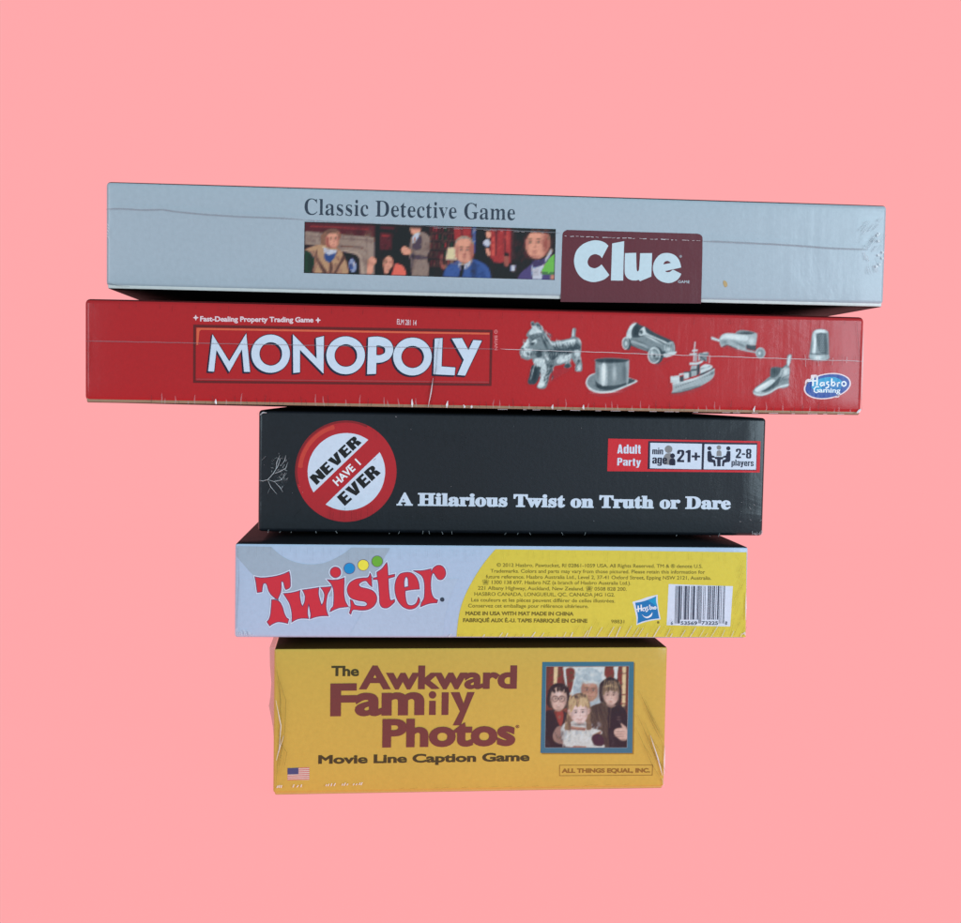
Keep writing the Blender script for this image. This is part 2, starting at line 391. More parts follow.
# one row per box: key, label, x, y, z of the front's lower middle, width, depth, height, turn, edge radius,
# (bow of top, bow of bottom), lid / tray / top-panel inks
ART = read_art("""
box c
part tagline_lettering
T ink_grey 1 roman 0 1969 792 4109 796 159 |Classic Detective Game
part logo_panel
S maroon 1 0 4597,-26* 4603,655 4614,690 4651,712* 6003,711* 6048,701 6070,666 6074,-9*
S paper_cool 2 0 5083,562* 5018,433* 4993,459 4944,472 4895,449 4869,392 4890,345 4939,327 4979,339 5016,369* 5100,262* 5056,221 5007,199 4926,185 4827,215 4761,285 4729,388 4748,493 4811,566 4892,604 4965,614 5039,596
P paper_cool 2 0 5122,586 5247,613 5246,208 5118,206
S paper_cool 2 0 5258,490* 5376,497* 5385,325 5397,306 5410,326 5417,494* 5543,498* 5541,257* 5424,206* 5407,221* 5375,212 5317,219 5276,250 5260,298
S paper_cool 2 0 5853,358* 5687,318* 5701,307 5734,310 5766,335* 5855,294* 5826,240 5770,204 5712,195 5638,214 5579,266 5555,346 5575,426 5630,487 5704,504 5779,485 5829,433 ; 5664,385* 5677,411 5706,423 5731,413 5741,402*
T paper_cool 2 sans 0 5824 198 5946 198 27 |GAME
T paper_cool 2 sans 0 5832 460 5858 461 23 |®
part picture
I 1 164 36 0 0.66,0.785,0.89 1970,719 4532,717 4531,196 1968,204
185 129 114 135 98 85 41 31 37 124 52 55 45 38 43 55 42 45 29 27 35 157 101 90 204 195 159 169 137 109 127 94 79 31 29 37 31 28 36 54 51 50 33 29 37 34 33 44 105 48 52 85 44 50 100 88 89 43 34 40 191 174 150 97 71 67 97 46 51 54 75 128 121 104 99 146 130 122 106 114 147 145 84 77 150 56 58 89 45 50 113 50 54 106 80 71 79 67 80 63 88 147 69 60 95 79 43 48 51 38 42 62 39 44 209 103 91 164 66 65 193 137 120 59 83 140 46 35 41 73 41 47 73 63 65 40 35 42 194 85 77 115 86 77 88 65 59 56 48 60 140 123 114 208 150 130 78 70 116 134 53 56 161 143 132 30 28 36 148 64 63 141 55 57 62 46 47 176 75 70 39 32 39 48 44 45 56 38 43 156 60 61 201 144 126 34 30 37 44 34 40 115 66 65 128 143 178 68 51 51 36 31 38 52 67 109 77 87 129 42 38 50 38 29 35 50 50 71 113 96 92 133 117 111 76 57 54 67 41 46 124 76 71 51 58 88 156 120 101 141 110 93 87 51 54 103 173 80 42 33 39 48 36 41 153 157 171 181 189 206 88 77 83 75 116 76 38 54 46 171 174 188 174 118 106 100 97 120 97 60 60 43 63 50 128 110 104 43 41 57
87 62 36 62 62 36 36 87 36 87 87 87 87 87 87 87 42 87 87 87 66 42 42 42 66 66 42 42 66 66 19 19 66 66 66 19 66 66 66 42 87 42 42 42 66 19 66 66 66 19 66 66 66 19 19 66 66 66 66 66 19 19 66 66 42 19 19 19 66 19 19 66 66 19 66 66 42 66 19 19 66 66 66 87 42 36 42 87 42 87 42 4 42 36 36 36 42 62 62 62 36 36 62 62 36 87 62 62 66 66 42 66 66 66 66 66 66 42 66 19 19 19 86 86 86 19 19 66 66 42 36 79 62 42 66 66 66 66 66 66 66 19 66 19 42 66 66 87 36 87 42 36 36 87 87 36 5 5 36 87 42 66 66 66
62 17 17 17 17 17 17 35 35 17 17 17 35 35 17 17 35 35 35 35 35 35 35 43 35 43 43 43 79 43 43 79 79 79 79 37 37 37 37 37 37 37 79 37 62 36 19 60 19 66 42 87 42 42 66 42 42 42 42 66 66 19 66 42 42 19 19 19 87 5 36 87 36 87 36 42 42 19 19 66 19 79 37 30 17 30 37 35 62 35 61 97 5 78 37 79 43 53 53 53 53 30 3 57 53 57 57 53 75 23 23 99 19 19 42 66 66 42 42 66 37 43 79 43 37 79 43 29 17 35 17 22 16 29 62 87 87 66 66 19 66 19 2 2 2 2 19 78 48 78 69 48 48 78 69 78 48 48 78 58 2 2 2 66
62 17 17 17 17 29 22 29 29 17 29 29 29 29 29 17 29 17 29 29 17 29 17 17 17 17 17 17 29 17 17 17 17 17 17 17 35 17 29 29 17 84 17 29 29 43 12 12 19 43 35 35 35 35 35 35 43 43 62 42 42 19 19 86 86 86 60 86 47 10 47 47 47 47 47 78 42 42 66 19 19 43 37 3 29 3 79 35 62 35 61 97 5 78 79 43 43 57 28 28 28 30 3 28 28 28 28 57 81 26 26 99 19 86 86 19 66 19 42 87 30 57 53 3 16 30 57 28 28 53 30 63 63 57 16 69 36 42 42 66 19 86 74 2 2 19 86 87 5 58 5 36 66 19 66 62 37 79 62 66 2 74 74 66
62 17 17 29 3 3 3 3 53 3 3 3 30 3 3 3 3 3 3 3 3 3 3 3 30 30 3 30 30 30 16 30 16 22 22 22 29 22 22 22 16 22 84 84 17 79 12 6 60 79 43 35 35 35 35 35 35 35 87 42 66 86 70 14 12 12 55 12 83 40 0 0 0 0 0 21 66 19 19 19 42 43 37 30 29 3 79 35 62 35 61 97 5 48 37 43 43 28 28 28 28 30 3 28 28 28 28 57 81 26 26 99 65 12 12 14 12 58 82 82 27 28 56 3 29 3 57 39 39 53 30 39 39 57 29 69 36 66 19 19 19 2 74 2 87 36 69 10 82 94 94 82 94 82 1 47 80 96 79 87 2 74 74 19
62 17 17 17 29 29 29 29 29 29 29 29 29 29 29 29 84 96 96 96 96 22 22 16 22 16 16 16 30 16 30 30 30 30 22 22 16 30 30 3 3 30 84 84 29 79 11 6 65 19 19 42 66 42 42 87 42 87 66 36 86 14 6 6 6 12 6 55 31 64 51 51 51 51 51 69 87 66 42 42 87 79 37 29 35 22 79 79 62 79 36 61 5 58 5 58 37 57 28 28 28 3 3 63 28 28 63 57 81 26 33 99 12 55 55 55 55 21 51 51 40 63 39 53 29 53 28 39 63 53 30 39 39 57 29 69 36 86 86 86 19 2 74 66 62 69 0 51 51 51 51 51 51 51 40 0 94 7 1 78 2 74 19 66
62 29 17 17 17 29 29 17 29 17 17 35 35 35 84 21 31 47 47 47 47 21 84 17 17 17 29 17 17 17 17 17 35 35 43 43 43 35 17 84 96 96 96 84 84 79 11 55 70 19 19 66 66 19 19 19 60 19 86 36 65 6 6 55 6 55 6 6 58 40 51 51 51 20 54 24 24 18 69 87 36 58 78 69 69 58 58 69 69 58 78 69 69 58 69 78 78 57 57 28 63 3 3 28 28 28 28 53 34 72 72 73 11 12 11 12 55 48 51 51 51 56 28 57 22 57 28 28 28 53 3 39 39 28 29 69 36 87 19 86 86 86 2 36 58 10 64 51 51 51 51 51 51 64 40 94 7 7 7 47 66 2 87 42
5 84 84 84 84 84 17 17 17 17 17 17 35 48 31 31 31 21 31 31 47 1 47 17 17 17 17 84 84 84 84 17 17 35 43 43 43 35 17 84 96 96 96 96 84 79 14 12 86 79 79 79 37 37 37 62 36 66 19 60 12 12 12 6 55 11 12 55 14 10 40 20 89 89 88 77 77 77 98 44 42 5 69 37 36 17 37 13 4 69 58 78 36 79 37 35 36 53 28 28 28 3 30 56 56 57 57 3 44 52 72 73 12 55 12 55 6 5 51 64 51 56 28 28 22 57 28 28 28 57 56 59 39 28 29 58 36 36 86 86 60 19 36 62 78 94 51 51 51 51 51 51 51 64 0 94 7 7 1 1 36 87 87 87
44 77 77 77 98 24 76 76 76 76 21 21 21 10 47 31 47 1 83 83 83 1 7 67 17 17 17 84 84 84 96 84 17 35 43 43 35 35 84 96 96 21 21 96 84 79 65 11 60 35 22 22 22 29 17 35 37 36 19 14 55 55 55 6 55 55 12 12 55 66 77 89 89 89 77 24 77 77 77 77 44 78 78 84 37 30 43 97 61 78 61 13 5 17 79 35 87 53 28 28 56 82 50 50 25 82 27 57 84 72 72 73 12 55 12 11 12 65 83 64 7 28 59 39 22 53 28 28 28 57 56 59 39 63 29 58 36 42 86 66 60 86 5 69 80 82 82 82 40 64 40 83 1 82 0 94 7 27 1 1 37 36 36 87
44 50 50 25 50 50 50 50 25 50 98 24 10 1 10 83 40 40 40 64 64 82 1 10 76 47 31 21 21 21 21 21 84 84 84 35 35 84 84 47 31 31 21 96 84 79 14 11 60 17 3 57 57 53 3 29 37 5 60 12 55 55 12 12 55 55 55 11 12 90 93 93 89 93 90 90 77 77 77 50 24 21 78 84 37 30 43 97 61 78 61 92 58 43 37 35 87 53 28 7 54 54 54 25 54 54 25 82 90 72 72 99 55 6 12 11 12 45 90 18 36 28 46 63 22 57 63 63 57 3 3 59 39 28 29 58 36 36 42 66 86 19 36 96 94 94 82 94 40 64 40 0 94 0 94 7 7 27 7 7 69 62 87 42
44 98 77 50 77 77 50 50 25 98 77 1 10 10 1 40 51 51 51 51 51 0 1 10 77 24 77 77 77 77 98 98 77 77 98 77 98 98 24 24 98 98 76 47 21 69 65 12 60 17 29 22 29 22 17 35 79 87 65 55 12 12 55 12 12 14 65 65 45 77 89 94 89 26 32 32 98 77 77 77 77 21 69 35 79 16 43 92 61 78 61 97 69 79 62 79 42 16 27 25 54 64 64 64 51 51 64 25 77 72 33 99 12 55 55 11 49 88 89 88 49 28 46 39 22 57 28 28 28 3 3 39 39 57 16 69 36 62 36 36 42 42 87 21 94 94 1 83 40 64 0 82 76 94 94 7 27 27 7 7 78 62 42 66
44 98 77 77 98 98 98 98 98 98 24 10 10 10 7 94 40 82 40 40 83 94 1 1 77 98 50 50 77 77 24 98 77 50 50 25 25 25 25 50 98 50 25 50 50 21 45 14 60 17 17 29 17 17 79 35 79 66 14 12 12 65 65 55 14 65 60 60 13 50 93 94 88 90 32 32 24 77 77 77 77 31 69 69 69 69 69 58 69 69 69 78 78 69 48 69 69 48 50 0 51 51 51 51 51 64 64 40 50 26 26 99 55 55 55 73 88 89 89 89 25 28 39 39 16 57 28 28 28 3 30 39 39 28 29 69 5 62 5 36 36 66 36 67 94 94 24 82 40 64 0 94 82 0 94 7 27 27 7 7 78 62 42 42
69 77 98 77 98 77 50 50 50 50 24 10 10 1 7 27 0 83 40 0 83 94 7 98 98 24 98 24 98 24 76 76 76 98 24 98 24 98 98 24 76 98 77 77 77 21 66 65 60 17 29 29 29 17 84 17 79 86 12 12 65 45 86 65 65 2 19 86 69 50 88 54 95 32 32 32 24 77 77 77 77 90 36 69 5 36 87 5 36 69 78 69 5 69 69 61 36 78 54 64 51 51 51 51 51 51 51 40 82 50 33 99 12 55 6 49 93 89 89 89 88 63 39 39 30 57 28 28 57 57 16 39 39 28 29 69 5 37 36 5 62 66 62 96 94 94 0 64 64 51 40 51 51 64 0 7 27 27 7 7 78 36 66 66
69 77 98 98 98 77 98 77 25 50 24 10 10 10 7 27 40 0 64 40 0 94 82 50 50 50 50 25 50 77 98 98 77 50 50 50 50 50 50 98 24 98 98 24 98 21 45 14 60 17 17 17 17 17 17 17 79 70 12 6 65 19 86 65 65 2 86 86 44 50 88 25 32 32 32 32 24 77 24 98 98 31 79 78 69 79 37 78 5 13 69 3 62 78 13 97 4 21 40 64 51 51 51 51 51 51 64 0 7 83 23 99 12 55 55 15 26 89 89 89 25 39 46 59 30 28 28 28 28 57 16 63 63 28 29 58 5 79 36 36 87 87 79 48 94 0 64 64 51 64 0 64 64 64 40 7 27 27 7 7 69 36 42 66
69 77 77 98 98 24 24 98 25 50 77 10 10 1 7 27 40 51 64 0 64 0 82 50 50 50 50 50 50 50 50 50 50 50 50 25 25 50 25 50 98 50 77 98 50 90 70 55 60 17 17 17 17 17 29 17 79 65 55 6 11 65 14 12 14 70 60 60 90 77 18 32 32 32 32 18 24 77 76 24 24 31 35 69 69 43 37 78 58 92 5 53 79 78 61 97 4 47 40 40 51 51 51 51 51 51 64 94 7 7 52 99 14 55 55 55 73 95 88 68 21 39 46 59 16 28 28 39 28 57 16 63 63 28 29 58 5 36 66 19 66 42 79 48 94 0 64 51 64 0 0 64 64 64 40 94 7 27 7 80 69 36 66 66
69 77 50 50 50 77 77 77 25 25 50 10 10 1 7 27 0 64 51 64 64 0 82 77 50 50 50 50 50 50 50 50 50 25 25 50 50 25 25 25 77 25 25 50 25 90 65 55 86 17 84 35 35 35 17 29 79 65 55 55 55 55 55 12 14 70 65 65 18 98 32 32 32 32 32 90 98 77 98 24 76 21 35 69 78 43 37 78 58 97 58 53 37 48 13 97 69 83 0 0 0 83 82 40 40 82 1 7 7 7 52 73 11 12 55 6 55 4 44 5 29 63 59 59 16 28 39 63 28 57 16 63 63 28 29 58 5 42 66 66 66 5 5 78 94 0 64 51 51 51 51 51 64 64 40 94 7 7 7 21 25 18 42 66
58 98 77 50 50 50 50 50 50 50 50 83 10 10 7 27 94 51 0 0 64 0 83 98 98 77 77 77 77 50 50 77 50 50 50 50 50 25 25 25 77 25 25 25 25 18 65 12 60 35 17 35 79 17 17 17 79 14 12 12 11 12 55 78 94 82 78 70 18 24 32 32 32 32 32 32 98 98 24 24 76 21 35 69 78 79 37 69 58 13 58 35 78 54 54 20 20 64 0 94 0 94 94 64 40 94 94 7 7 7 52 99 55 12 12 12 11 21 64 0 22 63 59 59 30 28 63 28 28 53 16 28 28 28 16 58 5 42 66 42 42 58 36 69 10 0 64 64 40 0 0 40 64 64 40 94 7 7 27 76 93 77 42 66
42 5 58 58 69 44 18 83 82 9 9 9 9 9 82 27 27 0 40 40 40 82 24 76 21 47 31 47 31 47 47 47 76 76 76 76 24 98 77 25 77 25 25 25 25 18 65 55 70 35 17 17 35 17 35 79 79 14 6 55 55 12 4 0 51 51 64 83 76 24 90 32 32 32 32 18 98 24 24 76 76 21 58 58 69 58 58 58 69 69 69 69 31 8 8 8 8 20 0 94 0 24 82 40 0 98 83 7 7 7 52 99 12 12 11 6 55 5 64 64 80 63 46 59 30 28 63 28 28 53 30 28 63 28 22 58 5 42 42 36 87 36 36 58 96 0 64 64 0 94 0 40 51 64 64 0 94 7 21 54 93 18 66 66
66 66 42 58 21 83 9 9 9 9 9 9 20 20 9 82 1 7 94 94 94 83 98 98 98 77 77 50 77 50 50 77 98 98 98 24 24 47 98 50 50 25 25 25 50 18 70 12 70 43 17 35 35 17 35 37 37 14 55 12 55 55 21 64 51 51 64 64 0 24 76 18 90 18 76 24 98 98 24 24 24 44 87 87 42 42 87 87 36 62 36 4 76 8 8 8 8 20 94 94 40 0 0 64 0 0 0 7 7 7 52 99 12 11 55 6 12 70 40 51 94 63 46 59 16 28 28 28 28 57 29 16 53 28 29 69 5 36 87 62 87 42 58 43 69 7 64 51 40 0 0 64 51 51 64 40 94 80 76 93 93 49 13 42
66 58 47 82 9 9 9 9 9 9 9 9 54 89 93 54 25 9 9 9 9 82 83 77 77 77 50 50 50 25 25 50 50 50 50 50 50 50 50 98 77 50 25 25 25 18 70 11 65 87 5 87 87 87 87 66 87 65 6 55 11 11 78 64 64 64 51 51 64 83 76 24 77 77 77 77 98 98 77 98 98 69 69 79 79 69 58 43 37 43 5 97 50 8 8 8 8 20 94 94 40 64 64 64 0 64 40 94 7 7 34 73 12 55 12 12 11 12 1 51 0 39 46 59 16 28 28 28 28 53 62 74 37 53 29 69 58 36 36 36 62 42 36 79 43 48 0 64 40 40 40 64 64 64 64 0 7 48 54 93 18 44 85 61
36 10 9 9 9 9 9 9 83 9 9 9 9 93 93 93 93 89 89 93 93 54 82 82 25 25 54 54 54 25 25 25 25 25 25 25 25 25 50 77 98 50 25 25 25 18 65 12 65 66 42 19 86 66 66 86 19 65 11 6 55 12 70 82 51 51 51 51 64 83 18 24 98 77 77 98 77 77 77 77 90 58 78 62 79 69 69 35 79 35 62 97 54 8 8 8 8 20 0 94 64 64 40 94 7 40 40 94 7 7 69 19 12 12 12 12 55 55 69 40 0 56 46 59 3 28 28 28 28 56 37 62 37 3 29 69 58 5 36 87 87 42 42 62 35 79 96 94 94 94 94 0 0 40 40 82 78 90 93 68 90 85 85 61
69 97 44 83 82 82 83 82 47 9 9 9 9 93 93 93 93 89 89 89 89 77 9 9 83 78 32 18 77 25 54 54 54 54 54 50 25 25 25 25 77 50 25 25 25 18 65 6 65 66 42 19 19 19 19 66 66 70 12 6 55 12 12 4 94 64 64 0 9 18 32 18 24 98 24 24 98 77 77 98 69 69 78 87 37 69 69 35 96 67 62 97 20 8 8 8 8 8 40 94 64 51 64 94 94 40 64 0 7 27 58 60 12 6 12 12 6 6 14 48 96 28 63 63 28 28 57 63 28 56 27 27 80 57 29 58 58 5 36 87 19 66 62 36 37 58 69 96 1 94 94 94 0 94 10 69 44 88 93 95 85 85 85 13
44 97 97 97 18 82 83 83 31 9 9 9 9 54 68 89 89 89 93 68 26 1 9 9 9 78 11 11 14 45 13 90 24 25 54 54 25 50 25 25 50 50 25 25 25 18 14 6 65 66 19 19 19 86 2 2 86 65 55 6 6 55 11 6 45 69 69 5 76 32 49 44 32 32 32 90 18 18 24 76 62 69 69 5 79 69 43 35 67 80 62 44 20 8 8 8 8 20 40 94 64 51 40 94 94 40 64 0 7 67 5 60 11 12 12 55 55 6 55 14 87 3 28 28 28 28 28 63 28 56 27 27 27 56 29 58 58 36 87 87 42 36 62 87 36 62 62 5 58 78 21 21 21 44 75 34 52 93 26 85 85 85 85 75
13 97 97 97 97 76 82 1 47 9 9 9 9 95 23 26 88 26 72 23 95 9 9 9 9 31 70 55 12 55 12 12 65 61 24 54 54 50 50 50 50 50 25 25 25 18 70 12 70 66 19 42 2 48 82 1 36 70 12 55 6 55 12 55 70 12 12 11 18 32 49 44 32 32 32 32 90 32 32 32 62 58 58 58 58 58 79 43 67 67 58 21 8 8 8 8 8 20 20 94 64 51 64 0 0 64 64 0 7 90 49 45 55 12 11 55 55 55 6 65 86 62 3 28 28 28 28 28 63 56 27 27 27 56 22 36 36 87 42 42 42 37 36 42 66 42 42 66 49 49 34 34 52 34 34 34 52 88 91 85 85 85 85 81
4 97 97 92 92 44 83 10 47 82 9 9 9 95 23 23 23 23 23 23 77 82 82 9 82 48 78 12 6 12 11 11 12 12 45 77 54 25 77 50 50 50 25 40 40 1 45 55 70 42 66 66 21 64 51 51 94 36 11 55 55 12 12 12 60 11 12 12 32 18 44 32 90 32 32 90 90 18 18 18 36 86 42 42 87 87 36 62 96 96 42 78 54 54 54 54 54 54 54 77 64 51 64 40 40 64 51 0 25 72 41 23 71 99 11 11 11 6 55 65 19 66 43 28 28 28 28 63 28 56 27 27 27 56 29 42 42 42 66 66 19 62 66 19 66 42 66 19 75 34 34 34 34 34 34 34 52 95 85 85 85 85 85 34
4 97 97 92 92 92 90 47 47 83 9 9 9 95 23 23 23 23 23 72 82 83 83 9 10 48 48 70 6 11 75 34 15 11 11 44 25 25 98 77 77 50 40 64 64 51 10 12 70 87 87 78 82 0 64 51 51 31 65 12 11 55 55 12 70 11 6 55 61 18 90 76 98 24 77 24 98 77 77 24 87 87 43 37 43 58 69 58 67 96 5 78 69 53 96 10 47 49 34 72 26 0 40 0 40 40 64 93 25 72 23 41 33 41 71 75 15 15 11 65 42 19 66 17 22 30 3 53 30 84 27 27 27 3 17 66 19 19 66 19 66 87 66 66 19 42 42 73 34 34 34 34 34 34 34 34 95 85 85 85 85 85 85 34
4 97 97 92 92 92 97 10 31 47 82 9 9 77 23 23 23 23 23 50 9 82 1 82 21 48 10 13 12 73 68 68 81 12 12 4 50 50 98 98 98 82 40 64 51 51 0 70 65 87 87 47 7 82 64 40 40 7 86 55 6 12 6 14 70 11 55 55 45 18 18 76 24 77 77 77 77 50 77 98 69 62 35 62 35 58 69 69 80 67 58 78 69 67 21 76 18 52 72 72 26 26 77 82 94 54 88 93 95 71 71 23 41 33 33 41 71 99 15 15 45 66 19 19 19 42 42 60 14 60 80 27 27 62 5 61 5 4 66 19 66 66 42 42 66 66 4 34 95 34 34 34 34 34 52 88 25 85 85 85 85 85 85 34
4 97 92 92 92 92 97 1 31 31 83 9 9 9 95 23 23 23 77 9 9 9 82 83 48 31 9 31 65 52 68 68 26 15 55 45 50 25 98 98 24 82 0 40 64 51 0 70 65 19 66 1 82 1 40 94 94 7 66 65 14 11 55 65 65 12 55 6 14 18 18 24 98 77 77 77 77 77 77 77 18 62 35 37 96 58 69 69 67 80 69 78 44 67 34 72 72 72 72 72 88 88 54 25 88 93 93 88 72 71 71 71 23 23 41 33 33 23 75 15 45 19 66 42 19 42 60 55 6 12 96 27 80 86 95 93 88 95 66 42 42 66 19 66 66 4 34 52 68 34 34 52 26 88 89 89 85 85 85 85 85 85 85 34
4 97 97 92 92 92 97 1 10 31 31 82 9 9 9 77 72 32 82 9 9 9 9 31 21 82 9 83 45 26 68 68 93 34 12 60 50 54 50 98 24 82 0 0 0 40 10 11 65 19 42 82 94 0 64 40 40 7 17 27 59 67 62 60 65 6 55 55 12 90 18 24 77 77 77 77 77 77 77 77 24 37 43 58 48 58 69 58 96 27 80 80 90 34 23 41 41 41 41 33 68 95 45 49 88 68 93 26 23 71 71 71 23 23 41 33 33 33 23 99 73 42 42 42 66 19 14 12 6 55 70 69 5 11 26 89 89 95 66 42 42 42 19 42 99 34 52 52 88 68 68 93 89 89 89 88 85 85 85 85 85 85 85 34
4 97 97 92 92 92 97 1 82 47 21 10 9 9 9 9 82 48 10 9 83 82 83 48 1 9 9 82 58 26 72 26 93 68 73 65 77 54 25 98 98 94 40 40 0 82 45 55 65 66 66 7 0 64 40 64 64 1 67 38 38 38 38 27 19 55 55 12 12 90 18 24 77 98 77 77 77 98 77 77 98 69 58 58 69 58 58 58 84 27 27 10 18 41 41 33 33 33 33 33 26 95 11 99 93 68 26 41 23 71 71 71 23 41 41 41 33 33 33 23 73 42 66 66 42 60 11 11 55 55 6 6 6 65 26 89 89 90 19 66 19 19 19 49 34 52 52 52 88 89 93 93 93 89 89 85 85 85 85 85 85 85 85 34
4 97 97 92 92 92 97 83 82 83 21 21 83 9 9 9 82 48 47 82 83 83 31 21 9 9 9 9 48 72 71 72 88 68 75 65 98 54 25 50 77 0 64 64 64 24 65 6 14 86 2 10 0 40 0 40 40 96 27 38 38 38 38 38 27 14 6 12 12 90 76 24 77 77 77 77 77 24 77 77 77 5 66 19 42 66 19 19 36 67 27 47 72 33 33 33 41 33 33 33 33 95 11 75 68 26 33 41 23 71 71 71 23 41 41 41 41 33 33 33 75 4 42 19 19 65 55 11 55 12 6 55 11 15 26 89 89 90 42 66 42 19 49 52 52 52 52 52 88 93 93 93 93 89 88 85 85 85 85 85 85 85 85 90
4 97 97 92 92 92 44 83 82 9 47 48 31 9 9 9 82 48 31 82 83 10 48 83 9 9 9 9 47 72 23 72 68 68 75 65 98 54 54 50 50 40 51 51 64 76 65 11 65 19 86 21 40 64 40 40 31 79 46 38 38 38 38 38 38 84 6 6 6 44 76 98 77 77 77 50 77 98 77 77 77 36 2 86 66 66 66 19 19 5 84 34 33 33 33 41 41 33 33 33 33 52 12 81 33 33 33 41 71 81 81 71 23 41 41 41 41 41 33 33 71 4 42 19 86 55 6 55 6 55 55 6 55 12 73 44 90 13 42 42 42 99 52 52 52 52 52 52 68 93 88 88 93 89 98 91 91 91 91 85 91 91 91 32
4 97 97 92 92 92 48 83 82 9 83 48 48 1 9 9 83 48 21 82 83 31 21 82 9 9 9 9 83 34 41 33 68 68 99 14 98 54 54 50 50 51 51 51 40 76 70 55 65 19 86 78 40 40 0 1 37 35 38 38 38 38 38 38 38 27 70 55 12 44 24 77 50 77 77 77 77 50 77 77 98 4 60 19 19 66 42 66 19 42 73 23 33 33 33 33 33 33 33 33 33 99 11 81 33 33 33 33 71 81 81 71 23 41 41 23 23 41 33 33 41 73 66 19 86 12 55 55 12 55 6 55 12 6 6 65 66 66 42 19 73 52 52 52 52 52 52 52 68 93 93 93 93 89 88 91 91 91 91 91 91 91 91 34
4 97 97 92 92 92 47 83 9 9 9 47 48 21 83 9 83 48 31 82 83 48 1 82 82 9 9 9 82 49 26 68 68 26 11 14 76 54 54 50 50 51 51 51 40 24 70 6 65 66 19 58 40 40 0 78 87 67 38 38 38 38 38 38 38 38 62 55 11 44 24 77 50 77 77 77 77 77 77 50 24 4 60 60 19 66 66 42 19 42 75 41 33 33 33 33 33 33 41 33 41 73 11 71 33 33 33 41 23 71 81 71 23 23 23 23 23 41 33 33 33 75 42 66 86 12 6 55 6 6 55 12 55 55 6 14 86 66 42 42 34 52 52 52 52 52 52 52 26 93 93 93 93 89 89 26 52 52 52 52 95 94 94 90
4 97 97 92 92 13 10 83 9 9 9 82 48 48 31 9 1 48 47 82 31 21 83 82 82 9 9 9 9 45 81 68 68 81 12 14 76 54 54 25 25 51 51 51 0 76 60 55 65 19 66 87 94 64 0 87 2 59 38 38 38 38 38 38 38 38 17 12 6 49 98 77 77 77 77 50 50 77 77 77 76 42 86 86 19 66 42 66 66 66 81 41 33 33 33 33 33 41 33 41 23 15 15 23 33 33 33 41 23 71 71 71 23 23 23 23 23 23 33 33 33 81 66 19 60 6 55 55 6 6 55 12 55 12 55 12 19 19 42 49 52 52 52 52 52 52 52 52 95 89 89 89 89 89 89 95 52 52 52 52 95 0 0 90
4 97 97 97 97 61 31 82 9 9 9 9 47 48 48 1 1 48 10 1 48 10 82 82 82 9 9 9 82 13 12 15 15 55 55 14 18 25 54 25 50 0 40 40 25 24 70 6 65 66 19 86 48 31 58 74 79 46 38 38 38 38 38 38 38 38 84 55 12 13 77 77 77 98 77 77 50 77 77 77 76 19 86 86 66 42 66 66 66 66 71 41 33 33 33 33 33 33 33 41 71 99 99 41 41 33 33 33 41 71 71 23 23 41 41 23 23 23 41 33 33 71 66 19 86 14 65 65 65 65 65 70 65 65 70 65 86 66 42 34 52 52 52 52 52 52 52 52 52 89 89 89 89 89 89 72 52 52 52 52 95 94 94 32
66 4 4 61 61 36 5 48 21 21 21 78 78 69 78 48 78 78 78 78 58 69 78 78 78 69 69 69 58 66 86 86 60 60 86 86 69 90 90 69 69 44 44 44 69 58 19 60 86 66 19 66 19 19 19 66 84 67 84 84 84 84 84 84 84 84 36 86 60 4 44 44 78 44 44 44 44 44 44 44 69 66 19 19 19 19 19 66 19 66 99 75 75 75 81 75 81 81 81 81 75 75 81 81 81 71 71 71 71 81 81 81 71 23 71 71 23 23 71 23 23 81 19 19 66 19 19 66 66 19 19 66 66 19 66 19 19 66 73 34 34 34 34 34 34 34 34 34 34 26 26 95 26 26 26 34 34 34 34 34 34 32 32 75
part scuff_mark
S scuff 1 0 6306,235 6338,221 6348,182 6324,166 6303,197
box m
part tagline_lettering
T paper_pink 1 sans 0.035 1128 828 2252 843 52 |Fast-Dealing Property Trading Game
S paper_pink 1 0 1085,892 1094,873* 1112,865 1094,855* 1086,836 1077,855* 1060,863 1077,873*
S paper_pink 1 0 2298,895 2307,876* 2325,867 2307,858* 2298,838 2289,858* 2272,866 2289,876*
part batch_code
T paper_pink 1 sans 0.01 3091 842 3289 834 54 |ELM 281 14
part copyright_mark
T pink_mid 1 sans 0.01 4084 810 4091 602 33 |© BRIAN
part title_lettering
P red_dark 1 0 1062,794 4068,808 4066,236 1062,213 ; 1086,768 1086,237 4043,261 4043,783
P red_warm 1 0 1094,763 4035,777 4035,759 1137,744 1121,726 1110,592 1092,591
P red_light 1 0 1094,256 4036,279 4036,271 1094,246
P navy_ink 2 5 1238,689 1405,422 1572,705 1613,320 1553,320 1531,545 1406,316 1279,535 1255,317 1198,319
P navy_ink 3 6 1250,702 1418,435 1584,718 1625,333 1565,333 1543,558 1418,329 1291,547 1268,329 1210,332
P paper_blue 4 0 1250,702 1418,435 1584,718 1625,333 1565,333 1543,558 1418,329 1291,547 1268,329 1210,332
S navy_ink 2 5 2008,511 1994,437 1953,374 1890,331 1817,315 1743,328 1681,368 1639,430 1624,503 1638,576 1679,639 1741,682 1814,698 1888,685 1950,645 1992,584 ; 1930,507 1922,462 1898,424 1861,397 1818,388 1775,396 1738,420 1714,458 1705,503 1713,548 1737,586 1773,612 1816,622 1860,614 1896,589 1921,552
S navy_ink 3 6 2020,523 2006,450 1965,386 1903,344 1829,328 1756,341 1693,381 1651,443 1636,516 1650,589 1691,652 1753,695 1826,711 1900,698 1963,658 2005,596 ; 1942,520 1934,475 1910,436 1874,410 1831,400 1787,409 1751,433 1726,471 1717,515 1725,560 1749,599 1786,625 1829,635 1872,627 1909,602 1934,565
